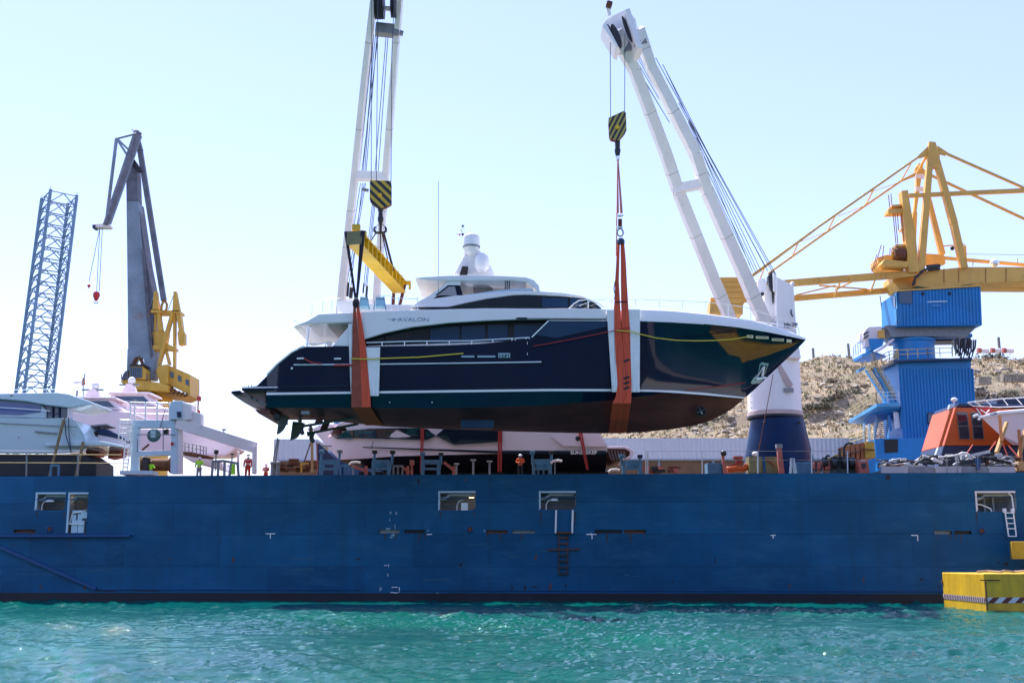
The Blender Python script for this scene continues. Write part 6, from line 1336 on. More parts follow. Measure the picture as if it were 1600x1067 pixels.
wside([(514, 678), (540, 673), (575, 670), (620, 669), (655, 669), (668, 671), (681, 681), (667, 687.5), (620, 686), (555, 684.5), (545, 687), (525, 685.5)], 'glass', 'hull_window', .16, .04)
wside([(681, 681), (693, 671), (740, 671), (785, 673), (785, 690), (745, 693), (709, 695)], 'glass', 'hull_window', .16, .04)
for a, c in (((500, 696.5), (620, 700.5)), ((620, 700.5), (780, 706.5)), ((780, 706.5), (947, 707))):
    w = (.9, 1.6, 5)[(500, 620, 780).index(a[0])]; w2 = (1.6, 4, 5.5)[(500, 620, 780).index(a[0])]
    wside([(a[0], a[1] - w / 2), (c[0], c[1] - w2 / 2), (c[0], c[1] + w2 / 2), (a[0], a[1] + w / 2)], 'navy', 'hull_stripe', .12, .03)
wside([(582.5, 689), (583.3, 689), (580.4, 700), (579.8, 700)], 'navy2', 'side_door_joint', .004, .03)
MB().lathe(P(903, 685, W0 - .02), [(0, -.06), (.14, -.06), (.19, -.03), (.2, .03)], 18, 'Y').build('porthole', M['glass'], wy, smooth=40)
text('hull_lettering', 'SUNSEEKER', P(912.5, 707.2, W0 - .11), .33, M['gel'], wy, sx=1.15, bold=.012)
MB().prism([(861, 682), (880, 674), (932, 673.6), (940, 683), (948, 698), (880, 697)], W0 - .04, W0 + .03).build('quarter_moulding', M['gelpink'], wy, bevel=.03)
MB().prism([(946, 697.5), (975, 697), (986, 700), (991, 706), (989, 712), (981, 717), (974, 718), (984, 711), (984, 705), (976, 701), (947, 701)], W0 + .3, W1 - .4).build('bathing_platform', M['gelpink'], wy, bevel=.05)
MB().prism([(947, 702), (974, 702), (983, 707), (972, 716), (958, 722), (948, 714)], W0 + .5, W1 - .6).build('platform_mechanism', M['rust'], wy, bevel=.05)
for i in range(6): bar('platform_strut', P(950 + i * 5, 703, W0 + .4), P(956 + i * 4, 718, W0 + .4), .06, .06, M['steelgrey'], wy)
MB().prism([(516, 676), (530, 660), (640, 650), (820, 652), (862, 668), (520, 668)], W0 + 1.2, W1 - 1).build('superstructure', M['gelpink'], wy, bevel=.15)
# blue winter cover-like wedge plate behind the bow
t = tag(MB().prism([(496, 693), (499, 693), (530, 722), (530, 742), (496, 742)], 91, 91.5).build('dark_blue_screen', M['navy2']), 'dark blue triangular screen plate behind the white yacht\'s bow', 'screen')
# red lashing straps of the white yacht
def lash(x0, x1, y0, xb0, xb1, y1, Y, label):
    t = thing('lashing_strap', P((xb0 + xb1) / 2, y1, Y), label, 'strap', 'red lashing straps of the white yacht')
    w = (x1 - x0) * .46; wb = (xb1 - xb0) * .46
    for a, b_ in ((x0, xb0), (x1 - w, xb1 - wb)): MB().prism([(a, y0), (a + w, y0), (b_ + wb, y1), (b_, y1)], Y, Y + .05).build('webbing', M['redrope'], t)
lash(657.5, 663.5, 655, 656, 660, 739, W0 - .25, 'red lashing strap at the white yacht\'s middle above the blue cradle')
lash(778.5, 785, 655, 777, 784, 737, W0 - .25, 'double red lashing strap beside the man in orange on the ship\'s edge')
lash(903, 909, 670, 916, 920, 734, W0 - .25, 'slanting red lashing strap next to the porthole of the white yacht')
# ---- cradles
def cradle(px0, px1, Y, py_top, heads, label, m='cradle', panel=0):
    t = thing('boat_cradle', dp((px0 + px1) / 2, Y), label, 'cradle', 'steel boat cradles along the ship\'s edge')
    for x in (px0, px1):
        for dy in (0, 1.4): bar('post', dp(x, Y + dy), P(x, py_top, Y) + Vector((0, dy, 0)), .2, .2, M[m], t)
    for dy in (0, 1.4): bar('top_beam', P(px0 - 1.5, py_top, Y) + Vector((0, dy, 0)), P(px1 + 1.5, py_top, Y) + Vector((0, dy, 0)), .22, .2, M[m], t)
    bar('base_beam', dp(px0 - 2, Y, DZ + .62), dp(px1 + 2, Y, DZ + .62), .18, .16, M[m], t)
    if panel:
        MB().prism([(px0 + 4, py_top + 2.5), (px1 - 3, py_top + 2.5), (px1 - 3, py_top + 10), (px0 + 4, py_top + 10)], Y + .2, Y + .3).build('front_panel', M[m], t)
    for hx, hy, hm, tilt in heads:
        strut('jack_stem', P(hx, py_top + 6, Y), P(hx + tilt, hy + 4, Y), .09, M[m], t, 8)
        c = P(hx + tilt, hy + 2, Y); MB().box(c, (.34, .4, .24)).build('jack_pad', M[hm], t, bevel=.03)
    return t
YD = 80.5
cradle(501, 524, YD, 720.5, [(501.5, 703.5, 'cradle', 1.5), (529, 703, 'steelgrey', 2)], 'leftmost blue cradle, a square frame under the white yacht\'s pointed bow')
cradle(583, 607, YD, 720.5, [(584, 704, 'black', 1.5), (612, 704.5, 'black', 1.5)], 'blue cradle with two black pads below the white bow', panel=1)
cradle(660, 685, YD, 720.5, [(660.5, 707, 'cradle', 0), (689, 707.5, 'sheave', 0)], 'blue cradle directly under the middle red lashing strap')
cradle(834, 860, YD, 719.5, [(832, 705, 'cradle', 0), (862, 705, 'sheave', -.5)], 'blue cradle to the right of the man in orange', panel=1)
cradle(975, 1001, YD, 721, [(971, 711, 'cradle', 0), (1000, 711, 'navy2', 0)], 'rightmost blue cradle beyond the white yacht\'s stern', panel=1)
def smallrack(px0, px1, Y, label, n=3, y=727, m='cradle'):
    t = thing('steel_rack', dp((px0 + px1) / 2, Y), label, 'rack', 'low steel racks between the cradles')
    for i in range(n): x = lerp(px0, px1, i / (n - 1)); bar('post', dp(x, Y), P(x, y, Y), .13, .13, M[m], t)
    bar('top_beam', P(px0 - 1, y, Y), P(px1 + 1, y, Y), .15, .15, M[m], t)
smallrack(532, 553, YD + 1, 'low blue rack right of the leftmost cradle', 4); smallrack(615, 629, YD + 1, 'low dark rack right of the second cradle', 3, 728, 'steelgrey'); smallrack(841, 858, YD + .5, 'small blue rack inside the cradle by the man in orange', 3, 729)
def support(px, y, Y, label, w=.3, m='steelgrey', tilt=0):
    t = thing('prop_stand', dp(px, Y), label, 'prop stand', 'steel props under the yachts'); strut('stem', dp(px, Y), P(px + tilt, y, Y), .07, M[m], t, 8); MB().box(P(px + tilt, y, Y), (w, .3, .09 if w > .35 else .32)).build('head', M[m], t, bevel=.02)
support(644, 723, YD, 'rusty headed prop left of the middle red strap', .3, 'pinkred'); support(713, 725, YD, 'short prop with tilted pale head right of the middle cradle', .36, 'steelgrey', .5); support(739.5, 719, YD, 'slim grey prop under the white yacht, left of a pair', .4); support(765, 721, YD, 'slim grey prop under the white yacht, right of a pair', .4)
for px0, y0, px1, y1, lb in ((549, 727, 575, 737, 'first reddish steel ramp on the deck edge, under the white bow'), (630, 731, 640, 738, 'small reddish ramp left of the middle strap'), (694, 722, 712, 737, 'reddish sloping brace right of the middle cradle')):
    t = thing('sloping_brace', dp(px1, 81.6), lb, 'brace'); bar('beam', P(px0, y0, 81.5), P(px1, y1, 81.5), .25, .2, M['pinkred'], t); bar('foot', dp(px1 - 3, 81.5), dp(px1 - 3, 81.5, DZ + .9), .2, .2, M['pinkred'], t)
for px, y, r, lb in ((552, 723.5, .14, 'white rag caught on the rack near the first cradle'), (867, 721, .17, 'pale lamp head right of the cradle by the man in orange'), (957, 735, .16, 'white pipe frame left of the rightmost cradle')):
    c = P(px, y, 80.4); t = thing('pale_fitting', c, lb, 'fitting'); MB().path([c + Vector((-.3, 0, -.1)), c + Vector((-.1, 0, .05)), c + Vector((.25, 0, .08)), c + Vector((.5, 0, .02))], r * .5, 8).build('curved_arm', M['gel'], t, smooth=True); strut('post', Vector((c.x, c.y, DZ)), c, .04, M['steelgrey'], t)
# dark keel blocks behind (under white yacht)
for px0, px1, lb in ((560, 640, 'dark timber keel block under the white yacht\'s bow'), (700, 790, 'long dark keel block under the middle of the white yacht'), (868, 948, 'dark keel blocks beneath the white yacht\'s stern')):
    a, c = dp(px0, 86), dp(px1, 88); t = thing('keel_block', a, lb, 'keel block'); n = 4
    for i in range(n): MB().span((lerp(a.x, c.x, i / n) + .03, 86, DZ + (i % 2) * .0), (lerp(a.x, c.x, (i + 1) / n) - .03, 88, DZ + .85)).build('timber_block', M['black'], t, bevel=.03)
# ---- people
def limb(name, jts, edges, rad, m, parent, sub=2):
    me = bpy.data.meshes.new(name); base = BASE[parent.name]; me.from_pydata([Vector(j) - base for j in jts], edges, [])
    o = bpy.data.objects.new(name, me); COL.objects.link(o); o.parent = parent; me.materials.append(m)
    bm = bmesh.new(); bm.from_mesh(me); bm.verts.layers.skin.verify(); bm.to_mesh(me); bm.free(); sk = o.modifiers.new('skin', 'SKIN')
    for i, r in enumerate(rad): me.skin_vertices[0].data[i].radius = (r, r) if not isinstance(r, tuple) else r
    me.skin_vertices[0].data[0].use_root = True
    ss = o.modifiers.new('sub', 'SUBSURF'); ss.levels = sub; ss.render_levels = sub; BASE[o.name] = base; return o
def person(px, Y, label, top, legs, helmet, stripes_=(), face=-1, h=1.76, arms='down', lean=0, z=None):
    b = dp(px, Y); 
    if z is not None: b.z = z
    s = h / 1.76; t = thing('person', b, label, 'person')
    def j(x, y, zz): return b + Vector((x * s + lean * zz * .2, y * s * -1 * face * -1, zz * s))
    pel, ab, ch, nk, hd = (0, 0, .95), (0, 0, 1.12), (0, 0, 1.36), (0, 0, 1.50), (0, .01, 1.60)
    if arms == 'down': L_a = [(-.19, 0, 1.42), (-.26, .02, 1.16), (-.25, .08, .92), (-.25, .1, .84)]; R_a = [(.19, 0, 1.42), (.26, .02, 1.16), (.25, .08, .92), (.25, .1, .84)]
    elif arms == 'fold': L_a = [(-.19, 0, 1.42), (-.29, .04, 1.2), (-.12, .22, 1.14), (-.03, .24, 1.2)]; R_a = [(.19, 0, 1.42), (.29, .04, 1.2), (.12, .22, 1.18), (.02, .25, 1.13)]
    else: L_a = [(-.19, 0, 1.42), (-.27, .03, 1.18), (-.22, .18, 1.0), (-.2, .24, .97)]; R_a = [(.19, 0, 1.42), (.3, .08, 1.2), (.42, .25, 1.16), (.5, .3, 1.2)]
    lg = [(-.09, 0, .9), (-.11, .02, .5), (-.12, -.01, .08), (-.12, .12, .03)]; rg = [(.09, 0, .9), (.12, .03, .5), (.13, 0, .08), (.13, .13, .03)]
    J = [pel, ab, ch, nk, hd] + L_a + R_a + lg + rg
    E = [(0, 1), (1, 2), (2, 3), (3, 4), (2, 5), (5, 6), (6, 7), (7, 8), (2, 9), (9, 10), (10, 11), (11, 12), (0, 13), (13, 14), (14, 15), (15, 16), (0, 17), (17, 18), (18, 19), (19, 20)]
    Rd = [.13, .12, .14, .055, .095, .07, .05, .038, .035, .07, .05, .038, .035, .095, .065, .045, .04, .095, .065, .045, .04]
    limb('body', [j(*p) for p in J], E, [r * s for r in Rd], M['skin'], t)
    # jacket
    J2 = [pel, ab, ch, (0, 0, 1.44)] + L_a[:3] + R_a[:3]; E2 = [(0, 1), (1, 2), (2, 3), (2, 4), (4, 5), (5, 6), (2, 7), (7, 8), (8, 9)]
    limb('jacket', [j(*p) for p in J2], E2, [r * s for r in (.16, .155, .175, .09, .09, .068, .055, .09, .068, .055)], top, t)
    J3 = [(0, 0, .98)] + lg[:3] + rg[:3]; E3 = [(0, 1), (1, 2), (2, 3), (0, 4), (4, 5), (5, 6)]
    limb('trousers', [j(*p) for p in J3], E3, [r * s for r in (.15, .115, .085, .065, .115, .085, .065)], legs, t)
    for k, f in ((-.12, 0), (.13, 0)): MB().box(j(k, .05, .05), (.11 * s, .28 * s, .1 * s)).build('boot', M['black'], t, bevel=.03)
    c = j(0, 0, 1.645); MB().lathe(c, [(.135 * s, 0), (.13 * s, .05 * s), (.1 * s, .1 * s), (.04 * s, .13 * s), (0, .133 * s)], 14).lathe(c, [(.16 * s, -.005), (.16 * s, .012)], 14, sy=1.15).build('hard_hat', helmet, t, smooth=60)
    d = face; MB().ball(j(-.035, .0, 1.61) + Vector((0, -.09 * s, 0)), .012, 6, 4).ball(j(.035, 0, 1.61) + Vector((0, -.09 * s, 0)), .012, 6, 4).build('eyes', M['black'], t); MB().ball(j(0, 0, 1.585) + Vector((0, -.1 * s, 0)), .018, 6, 5).build('nose', M['skin'], t)
    for zz, r in stripes_: MB().lathe(j(0, 0, zz), [(r * s, -.03), (r * s, .03)], 18, sx=1.12, sy=.9).build('reflective_band', M['reflect'], t)
    return t
person(235.5, 84.5, 'person in a lime yellow vest bending over below the white gantry', M['hivy'], M['darkcloth'], M['black'], h=1.5, arms='reach')
person(311, 84, 'person in dark jacket, yellow vest and white hard hat reaching to the right', M['hivy'], mat('grey_trousers', (.25, .26, .32), .8), M['helmet'], ((1.2, .19),), arms='reach')
person(387, 83, 'person in red coverall with reflective shoulder bands, arms at the sides', M['hivred'], M['hivred'], M['pinkw'], ((1.38, .21), (1.1, .18)), h=1.86)
person(415.5, 87, 'smaller person in red and dark coverall farther to the right, near the grey bollards', M['hivred'], M['hivred'], M['pinkred'], ((1.35, .2), (1.12, .18)), h=1.5, arms='fold')
person(813, 81.5, 'person in bright orange jacket and white hard hat with folded arms beside the red straps', M['hiv'], M['darkcloth'], M['helmet'], h=1.72, arms='fold')
# ---- pale yacht on the left
ly = thing('motor_yacht', dp(40, 86), 'pale blue-white motor yacht cut off by the left picture edge, with blue windows', 'yacht')
Yl = 82.5
def lp(poly, off, m, nm, th=None, bev=.06): return MB().prism(poly, Yl + off, Yl + (th if th is not None else 4.8 - off)).build(nm, M[m], ly, bevel=bev)
LT = [(-120, 646), (0, 652), (60, 654), (103, 653.5), (115, 656), (122, 664), (131, 678), (135, 690)]
LB = [(-120, 708), (0, 708.5), (60, 709), (110, 708), (130, 703), (135, 700)]
st_ = [-120, -60, 0, 40, 80, 103, 115, 122, 131, 135]
mb = MB(); rr = []
for k in range(8):
    f = k / 7; rr.append([P(px, lerp(interp(LB, px), interp(LT, px), f), Yl + .25 * (1 - f) + (.0 if px < 110 else (px - 110) * .02)) for px in st_])
mb.grid(rr); rr2 = [[p + Vector((0, 5, 0)) for p in rr[-1]], rr[-1]]; mb.grid(rr2); mb.grid([[p, p + Vector((0, 5, 0))] for p in [r[-1] for r in rr]])
mb.build('hull_side', M['teal'], ly, smooth=40, recalc=True)
lp([(-120, 709.5), (60, 709.5), (130, 708), (150, 722), (150, 744), (-120, 744)], .5, 'boot', 'hull_bottom')
lp([(68, 692), (110, 689), (160, 689), (192, 696), (192, 699), (160, 696), (110, 697), (72, 697)], -.15, 'teal', 'stern_platform', 4.2); lp([(-120, 702), (100, 703), (134, 702), (134, 704.5), (100, 706), (-120, 705)], -.04, 'gel', 'waterline_stripe', .0, 0)
for a, c, w in (((-120, 660), (0, 661), .05), ((0, 661), (120, 667), .05)): MB().beam(P(*a, Yl - .02), P(*c, Yl - .02), w).build('hull_groove', M['steelgrey'], ly)
MB().prism([(53, 673), (88, 676), (88, 678), (56, 675.5)], Yl - .05, Yl + .1).build('vent_slot', M['steelgrey'], ly, bevel=.02)
for x, y in ((29, 683), (116, 679)): MB().ball(P(x, y, Yl - .02), .05, 6, 5).build('hull_fitting', M['steelgrey'], ly)
lp([(-120, 627), (0, 625), (40, 628), (64, 632), (72, 640), (72, 653.5), (20, 652), (-120, 650)], .7, 'teal', 'deckhouse')
lp([(-120, 627), (0, 626), (40, 629), (63, 633), (63, 643), (30, 648), (0, 647), (-120, 645)], .62, 'bluewin', 'deckhouse_window', .69, 0)
lp([(-120, 616), (0, 614.5), (90, 613), (106, 615), (143, 628), (141, 632), (110, 637), (75, 633), (40, 627), (0, 623.5), (-120, 623)], .1, 'teal', 'hardtop', 4.6, .08)
lp([(72, 633), (106, 636), (104, 653), (72, 653)], .9, 'glass2', 'cockpit_door', 1.0, 0)
for x in (81, 91): MB().prism([(x, 633), (x + 2, 633), (x + 2, 653), (x, 653)], Yl + .75, Yl + .9).build('door_frame', M['navy2'], ly)
lp([(105, 636), (110, 636), (115, 655), (105, 655)], .3, 'gelpink', 'hardtop_leg', .5)
MB().path([P(-120, 634, Yl), P(0, 636.5, Yl), P(40, 639, Yl), P(78, 642, Yl)], .035, 6).build('guard_rail', M['chrome'], ly, smooth=True)
MB().path([P(0, 613, Yl + 1), P(12, 609, Yl + 1), P(100, 608, Yl + 1), P(104, 613, Yl + 1)], .025, 6).build('roof_rail', M['chrome'], ly); MB().ball(P(18, 617.5, Yl + .1), .1, 8, 6).build('roof_lamp', M['steelgrey'], ly)
for (a, c, lb) in (((100, 655), (77, 741), 'brown timber prop leaning on the pale yacht at the left'), ((130, 690), (119, 741), 'short brown timber prop under the pale yacht\'s stern')):
    tag(MB().beam(P(*a, 82.1), Vector((P(c[0], 735, 81.5).x, 81.5, DZ)), .16).build('timber_prop', mat('old_timber', (.22, .16, .08), .8, var=.3, scale=4)), lb, 'timber prop')
tag(MB().path([P(101, 652, 82.2), P(103, 680, 82.2), P(111, 706, 82.2)], .04, 5).path([P(107, 652, 82.2), P(108, 680, 82.2), P(111, 706, 82.2)], .04, 5).build('mooring_line', M['cable']), 'dark blue looped line hanging down the pale yacht\'s side', 'rope')
smallrack(80, 92, 81, 'small teal trestle under the pale yacht at the left', 2, 727)
# RIB tender and covered boats behind
td = thing('tender_boat', dp(165, 87), 'small white tender boat with a dark blue cover on the left deck', 'boat')
MB().prism([(133, 690), (138, 676), (160, 676), (200, 690), (203, 705), (160, 697), (134, 697)], 86, 88).build('tube_hull', M['gelpink'], td, bevel=.2); MB().prism([(145, 677), (152, 670), (163, 669), (178, 675), (202, 688), (202, 692), (180, 684), (150, 678)], 85.9, 88.1).build('canvas_cover', M['navy2'], td, bevel=.12)
MB().prism([(131, 665), (167, 662), (168, 664.5), (133, 668)], 86, 88).build('windscreen_roof', M['steelgrey'], td, bevel=.04); MB().lathe(P(148, 684, 85.9), [(0, -.2), (.45, -.2), (.5, 0), (.45, .2), (0, .2)], 16, 'X').build('outboard_engine', M['black'], td, smooth=True)
for (a, c) in (((150, 668), (152, 672)), ((160, 667), (160, 671))): strut('roof_post', P(*a, 86.3), P(*c, 86.3), .05, M['steelgrey'], td)
MB().prism([(131, 698), (165, 698), (150, 712), (136, 712)], 86.4, 88).prism([(172, 700), (188, 698), (187, 712), (168, 716)], 86.4, 88).build('chock', M['pinkred'], td)
def bgyacht(px0, px1, ytop, ybot, Y, label, seed):
    rr_ = random.Random(seed); t = thing('motor_yacht', dp((px0 + px1) / 2, Y), label, 'yacht', 'white yachts crowded at the back of the deck'); w = px1 - px0; h = ybot - ytop
    def q(fx, fy): return (px0 + w * fx, ytop + h * fy)
    MB().prism([q(0, .55), q(.3, .5), q(.95, .62), q(1, .66), q(.9, 1.6), q(.1, 1.6)], Y, Y + 4).build('hull_side', M['gelpink'], t, bevel=.1)
    MB().prism([q(.1, .55), q(.22, .3), q(.7, .3), q(.85, .58)], Y + .5, Y + 3.5).build('deckhouse', M['gelpink'], t, bevel=.1); MB().prism([q(.18, .5), q(.27, .35), q(.66, .35), q(.76, .52)], Y + .42, Y + .5).build('window_band', M['glass2'], t)
    MB().prism([q(.15, .3), q(.2, .24), q(.75, .25), q(.78, .3)], Y + .3, Y + 3.7).build('hardtop', M['gelpink'], t, bevel=.05)
    MB().prism([q(.35, .24), q(.42, .05), q(.5, .05), q(.55, .24)], Y + 1.6, Y + 2.4).build('radar_arch', M['gelpink'], t, bevel=.05)
    MB().beam(P(*q(.33, .08), Y + 2), P(*q(.6, .08), Y + 2), .3, .14).build('radar_scanner', M['steelgrey'], t); MB().ball(P(*q(.5, -.02), Y + 2), .35, 12, 8).build('radome', M['gel'], t, smooth=True)
    MB().path([P(*q(0, .5), Y), P(*q(.25, .44), Y), P(*q(1, .56), Y)], .03, 5).build('guard_rail', M['chrome'], t)
bgyacht(88, 210, 604, 668, 97, 'white yacht behind the tender boat, with radar arch and orange aerial', 1); bgyacht(150, 262, 596, 662, 104, 'farther white yacht half hidden by the white gantry railing', 2); bgyacht(60, 150, 622, 672, 110, 'white yacht just right of the pale yacht\'s hardtop', 3)
t = thing('aerial_mast', P(119, 617, 100), 'thin aerial mast with a small orange flag above the white yachts', 'mast'); strut('pole', P(117, 640, 100), P(121, 610, 100), .09, M['steelgrey'], t); strut('pole', P(130, 600, 100), P(133, 583, 100), .05, M['steelgrey'], t); MB().prism([(128, 593), (132, 590), (133, 601), (127, 602)], 100, 100.1).build('flag', M['orange'], t); MB().beam(P(115, 598, 100), P(129, 597, 100), .16).build('spreader', M['gel'], t); strut('pole', P(130, 620, 100), P(130, 590, 100), .05, M['steelgrey'], t)
# ---- white gantry with ladder and railing
gt_ = thing('deck_gantry', dp(240, 83), 'pale blue and white steel gantry with ladder, railing and long slanting boom', 'gantry')
Yg = 82
def gp(poly, m='ltblue', nm='frame_beam', o=0, th=.6, bev=.03): return MB().prism(poly, Yg + o, Yg + o + th).build(nm, M[m], gt_, bevel=bev)
gp([(205, 656), (273, 656), (273, 668), (205, 668)]); gp([(203, 668), (216, 668), (214, 740), (204, 740)]); gp([(267, 668), (277, 668), (277, 740), (266, 740)]); gp([(214, 705), (267, 703), (267, 711), (214, 712)])
gp([(277, 656), (283, 656), (283, 740), (277, 740)], 'pinkw', 'frame_beam', .05, .55)
gp([(266, 630), (272, 626), (285, 626), (285, 655), (264, 655), (264, 640)], 'ltblue', 'control_house', -.3, 1.4); gp([(284.6, 628), (299, 632), (299, 656), (284.6, 656)], 'pinkw', 'control_house_side', -.2, 1.3)
gp([(294, 640), (314, 646), (314, 669), (294, 662)], 'pinkw', 'jib_bracket', 0, .8); gp([(276, 643), (283, 643), (283, 652), (277, 652)], 'navy2', 'control_window', -.36, .05, 0)
bar('boom', P(276, 661, Yg), P(400, 700, Yg + 1), .5, .75, M['pinkw'], gt_); bar('boom_lower_chord', P(283, 668, Yg), P(352, 691, Yg + .6), .1, .12, M['gelpink'], gt_)
gp([(394, 698), (399.5, 696), (399, 740), (393.5, 740)], 'pinkw', 'boom_post', .3, .5); gp([(370, 704), (373, 704), (373, 740), (370, 740)], 'gelpink', 'boom_post', 1.5, .3)
# railing and ladder
for x in (204, 210, 227, 246, 265): strut('rail_post', P(x, 656, Yg), P(x, 628, Yg), .05, M['gel'], gt_)
for y in (628.5, 637, 646): strut('rail', P(204, y, Yg), P(266, y + 1, Yg), .04, M['gel'], gt_)
for a, c in (((198, 658), (192, 735)), ((208, 658), (199, 735)), ((187, 658), (185, 686)), ((187, 656), (205, 657)), ((185, 686), (196, 690)), ((193, 657), (191, 688)), ((203, 657), (200, 690))): strut('ladder_stile', P(*a, Yg - .2), P(*c, Yg - .2), .045, M['gel'], gt_)
for i in range(12): f = (i + .5) / 12; bar('rung', P(lerp(198, 192, f), lerp(660, 733, f), Yg - .2), P(lerp(208, 200, f), lerp(660, 733, f), Yg - .2), .07, .09, M['gel'], gt_)
for y in (662, 669, 677): strut('cage_hoop', P(187, y, Yg - .3), P(205, y, Yg - .3), .04, M['gel'], gt_)
MB().prism([(187, 735), (238, 735), (238, 741), (187, 741)], Yg - .4, Yg + 1).build('base_plate', M['ltblue'], gt_)
for a, c in (((214, 679), (274, 679)), ((215, 686), (215, 706)), ((255, 668), (255, 704)), ((258, 640), (250, 668))): strut('hose', P(*a, Yg - .1), P(*c, Yg - .1), .035, M['steelgrey'], gt_)
MB().lathe(P(240.5, 680, Yg + 1), [(0, -.1), (.46, -.1), (.5, 0), (.46, .1), (0, .1)], 22, 'Y').build('winch_drum', mat('dark_teal_drum', (.03, .09, .11), .5), gt_, smooth=40); gp([(235, 671), (242, 671), (242, 683), (235, 683)], 'ltblue', 'drum_bracket', .4, .2); gp([(255, 671), (262, 670), (261, 679), (255, 679)], 'black', 'gantry_motor', .4, .4)
MB().ball(P(269, 693, Yg - .1), .12, 8, 6).build('red_lamp', M['red'], gt_)
bar('boom_arm', P(222, 703, Yg + .4), P(233, 694, Yg + .4), .12, .12, M['rust'], gt_)
# background white boat seen through the gantry
MB_ = MB().prism([(217, 670), (268, 670), (268, 706), (217, 706)], 94, 96); tag(MB_.build('container_cabin', M['gelpink'], bevel=.1), 'off-white cabin wall seen through the gantry frame', 'cabin')
t = thing('cable_reel', dp(245, 84), 'rust brown drum lying under the white gantry beside the worker', 'reel'); MB().lathe(P(246, 726, 85), [(0, -1.1), (.62, -1.1), (.62, -.95), (.45, -.9), (.45, .9), (.62, .95), (.62, 1.1), (0, 1.1)], 20, 'X').build('drum', M['rust'], t, smooth=35); MB().prism([(222, 714), (230, 714), (230, 735), (222, 735)], 84, 85).build('flange', M['slingk'], t, bevel=.05)
t = thing('signal_mast', P(309, 655, 86), 'thin mast with a red box and red hose reels above the gantry boom', 'mast'); strut('pole', P(308.5, 656, 86), P(310, 622, 86), .06, M['pinkred'], t); MB().prism([(307.5, 619), (313, 619), (313, 626), (307.5, 626)], 86, 86.3).build('red_box', M['red'], t); MB().prism([(298, 640), (303, 638), (303, 651), (299, 650)], 85.8, 86).prism([(308, 639), (312, 641), (313, 652), (308.5, 653)], 85.8, 86).build('hose_reel', M['red'], t, bevel=.04)
strut('pole', P(305, 655, 86), P(305, 632, 86), .05, M['gel'], t)
# walkway platform with rails, stern of another white boat
wy2 = thing('motor_yacht', dp(320, 90), 'white boat hull lying behind the platform, under the gantry boom', 'yacht'); MB().prism([(283, 672), (330, 676), (360, 690), (372, 700), (352, 712), (330, 712), (283, 712)], 90, 93).build('hull_side', M['gelpink'], wy2, bevel=.2); MB().prism([(283, 708), (315, 711), (345, 721), (352, 736), (300, 722), (283, 712)], 87, 90).build('hull_bottom', M['pinkw'], wy2, bevel=.1)
pf = thing('work_platform', P(315, 713, 85), 'brown edged work platform with thin railings under the slanting boom', 'platform'); MB().prism([(278, 705), (300, 706), (325, 712), (322, 714), (300, 712), (278, 708)], 84, 86).build('platform_plate', M['rust'], pf)
for i, x in enumerate((283, 289, 295, 301, 307, 313, 318, 322)): strut('rail_post', P(x, 707 + i * .7, 84), P(x, 690 + i * 1.2, 84), .035, M['steelgrey'], pf)
for k in (0, 6): strut('rail', P(281, 689 + k, 84), P(323, 699 + k, 84), .03, M['steelgrey'], pf)
t = thing('grey_trestle', dp(352, 82), 'grey steel trestle table with splayed legs left of the worker in red', 'trestle')
for a, c in (((331, 721), (349, 720)), ((349, 720), (372, 724))): bar('top_beam', P(*a, 82), P(*c, 82), .18, .18, M['steelgrey'], t)
for x, xb in ((333, 331), (341, 341), (351, 351), (362, 358), (371, 374)): bar('leg', dp(xb, 82), P(x, 722, 82), .16, .16, M['steelgrey'], t)
for px, y0, y1, lb, hd in ((337, 718, 706, 'dark lamp on a tilted stem above the grey trestle', 1), (362, 722, 709, 'black headed prop beside the grey trestle', 0), (349, 677, 671, 'little dish aerial above the slanting boom', 0)):
    t = thing('work_lamp', P(px, y0, 83), lb, 'lamp'); strut('stem', P(px, y0, 83) - Vector((0, 0, .8 if y0 > 700 else .2)), P(px + 1, y1, 83), .05, M['steelgrey'], t); MB().box(P(px + 1, y1, 83), (.28, .25, .3 if hd else .1)).build('head', M['sheave'], t, bevel=.03)
t = tag(MB().prism([(362, 726), (367, 724), (367, 741), (361, 741)], 81.9, 82.0).build('lime_jacket', M['hivy']), 'lime jacket hanging on the right leg of the grey trestle', 'jacket')
t = thing('bollard_pair', dp(430, 81), 'pair of grey mooring bollards left of the small shed', 'bollard')
for x in (426, 434): MB().lathe(dp(x, 81, DZ + .2), [(.16, 0), (.15, .75), (.2, .8), (.2, .95), (0, 1.0)], 14).build('bollard_post', M['steelgrey'], t, smooth=40)
t = thing('steel_prop', dp(430, 83), 'long thin steel props leaning up to the yacht\'s rudder', 'prop')
for a, c in (((424, 735), (434, 684)), ((428, 735), (436, 686))): strut('tube', P(*a, 83), P(*c, 83), .06, M['steelgrey'], t)
for a, c, m, lb in (((488, 738), (487, 668), 'timber', 'bright timber pole between the small shed and the cradle'), ((496, 738), (495, 690), 'pinkred', 'thin reddish pole left of the leftmost cradle'), ((475, 722), (486, 690), 'slingd', 'thin dark red rope by the small shed')):
    tag(MB().beam(P(a[0], a[1], 82), P(*c, 82), .16 if m == 'timber' else .08).build('leaning_pole', M[m]), lb, 'pole')
t = thing('scrap_pile', dp(462, 83), 'rust brown machinery heap in front of the small shed', 'machinery')
for i in range(16): x = random.uniform(436, 490); MB().box(dp(x, 83 + random.random(), DZ + .8 + random.random() * .55), (random.uniform(.3, 1.1), .5, random.uniform(.15, .5)), random.uniform(-.5, .5)).build('scrap_piece', M[random.choice(['rust', 'rust', 'black', 'brownwall'])], t, bevel=.02)
MB().beam(P(471, 738, 82.6), P(471, 722, 82.6), .12).beam(P(471, 724, 82.6), P(482, 724, 82.6), .1).build('yellow_frame', M['oldyellow'], t)
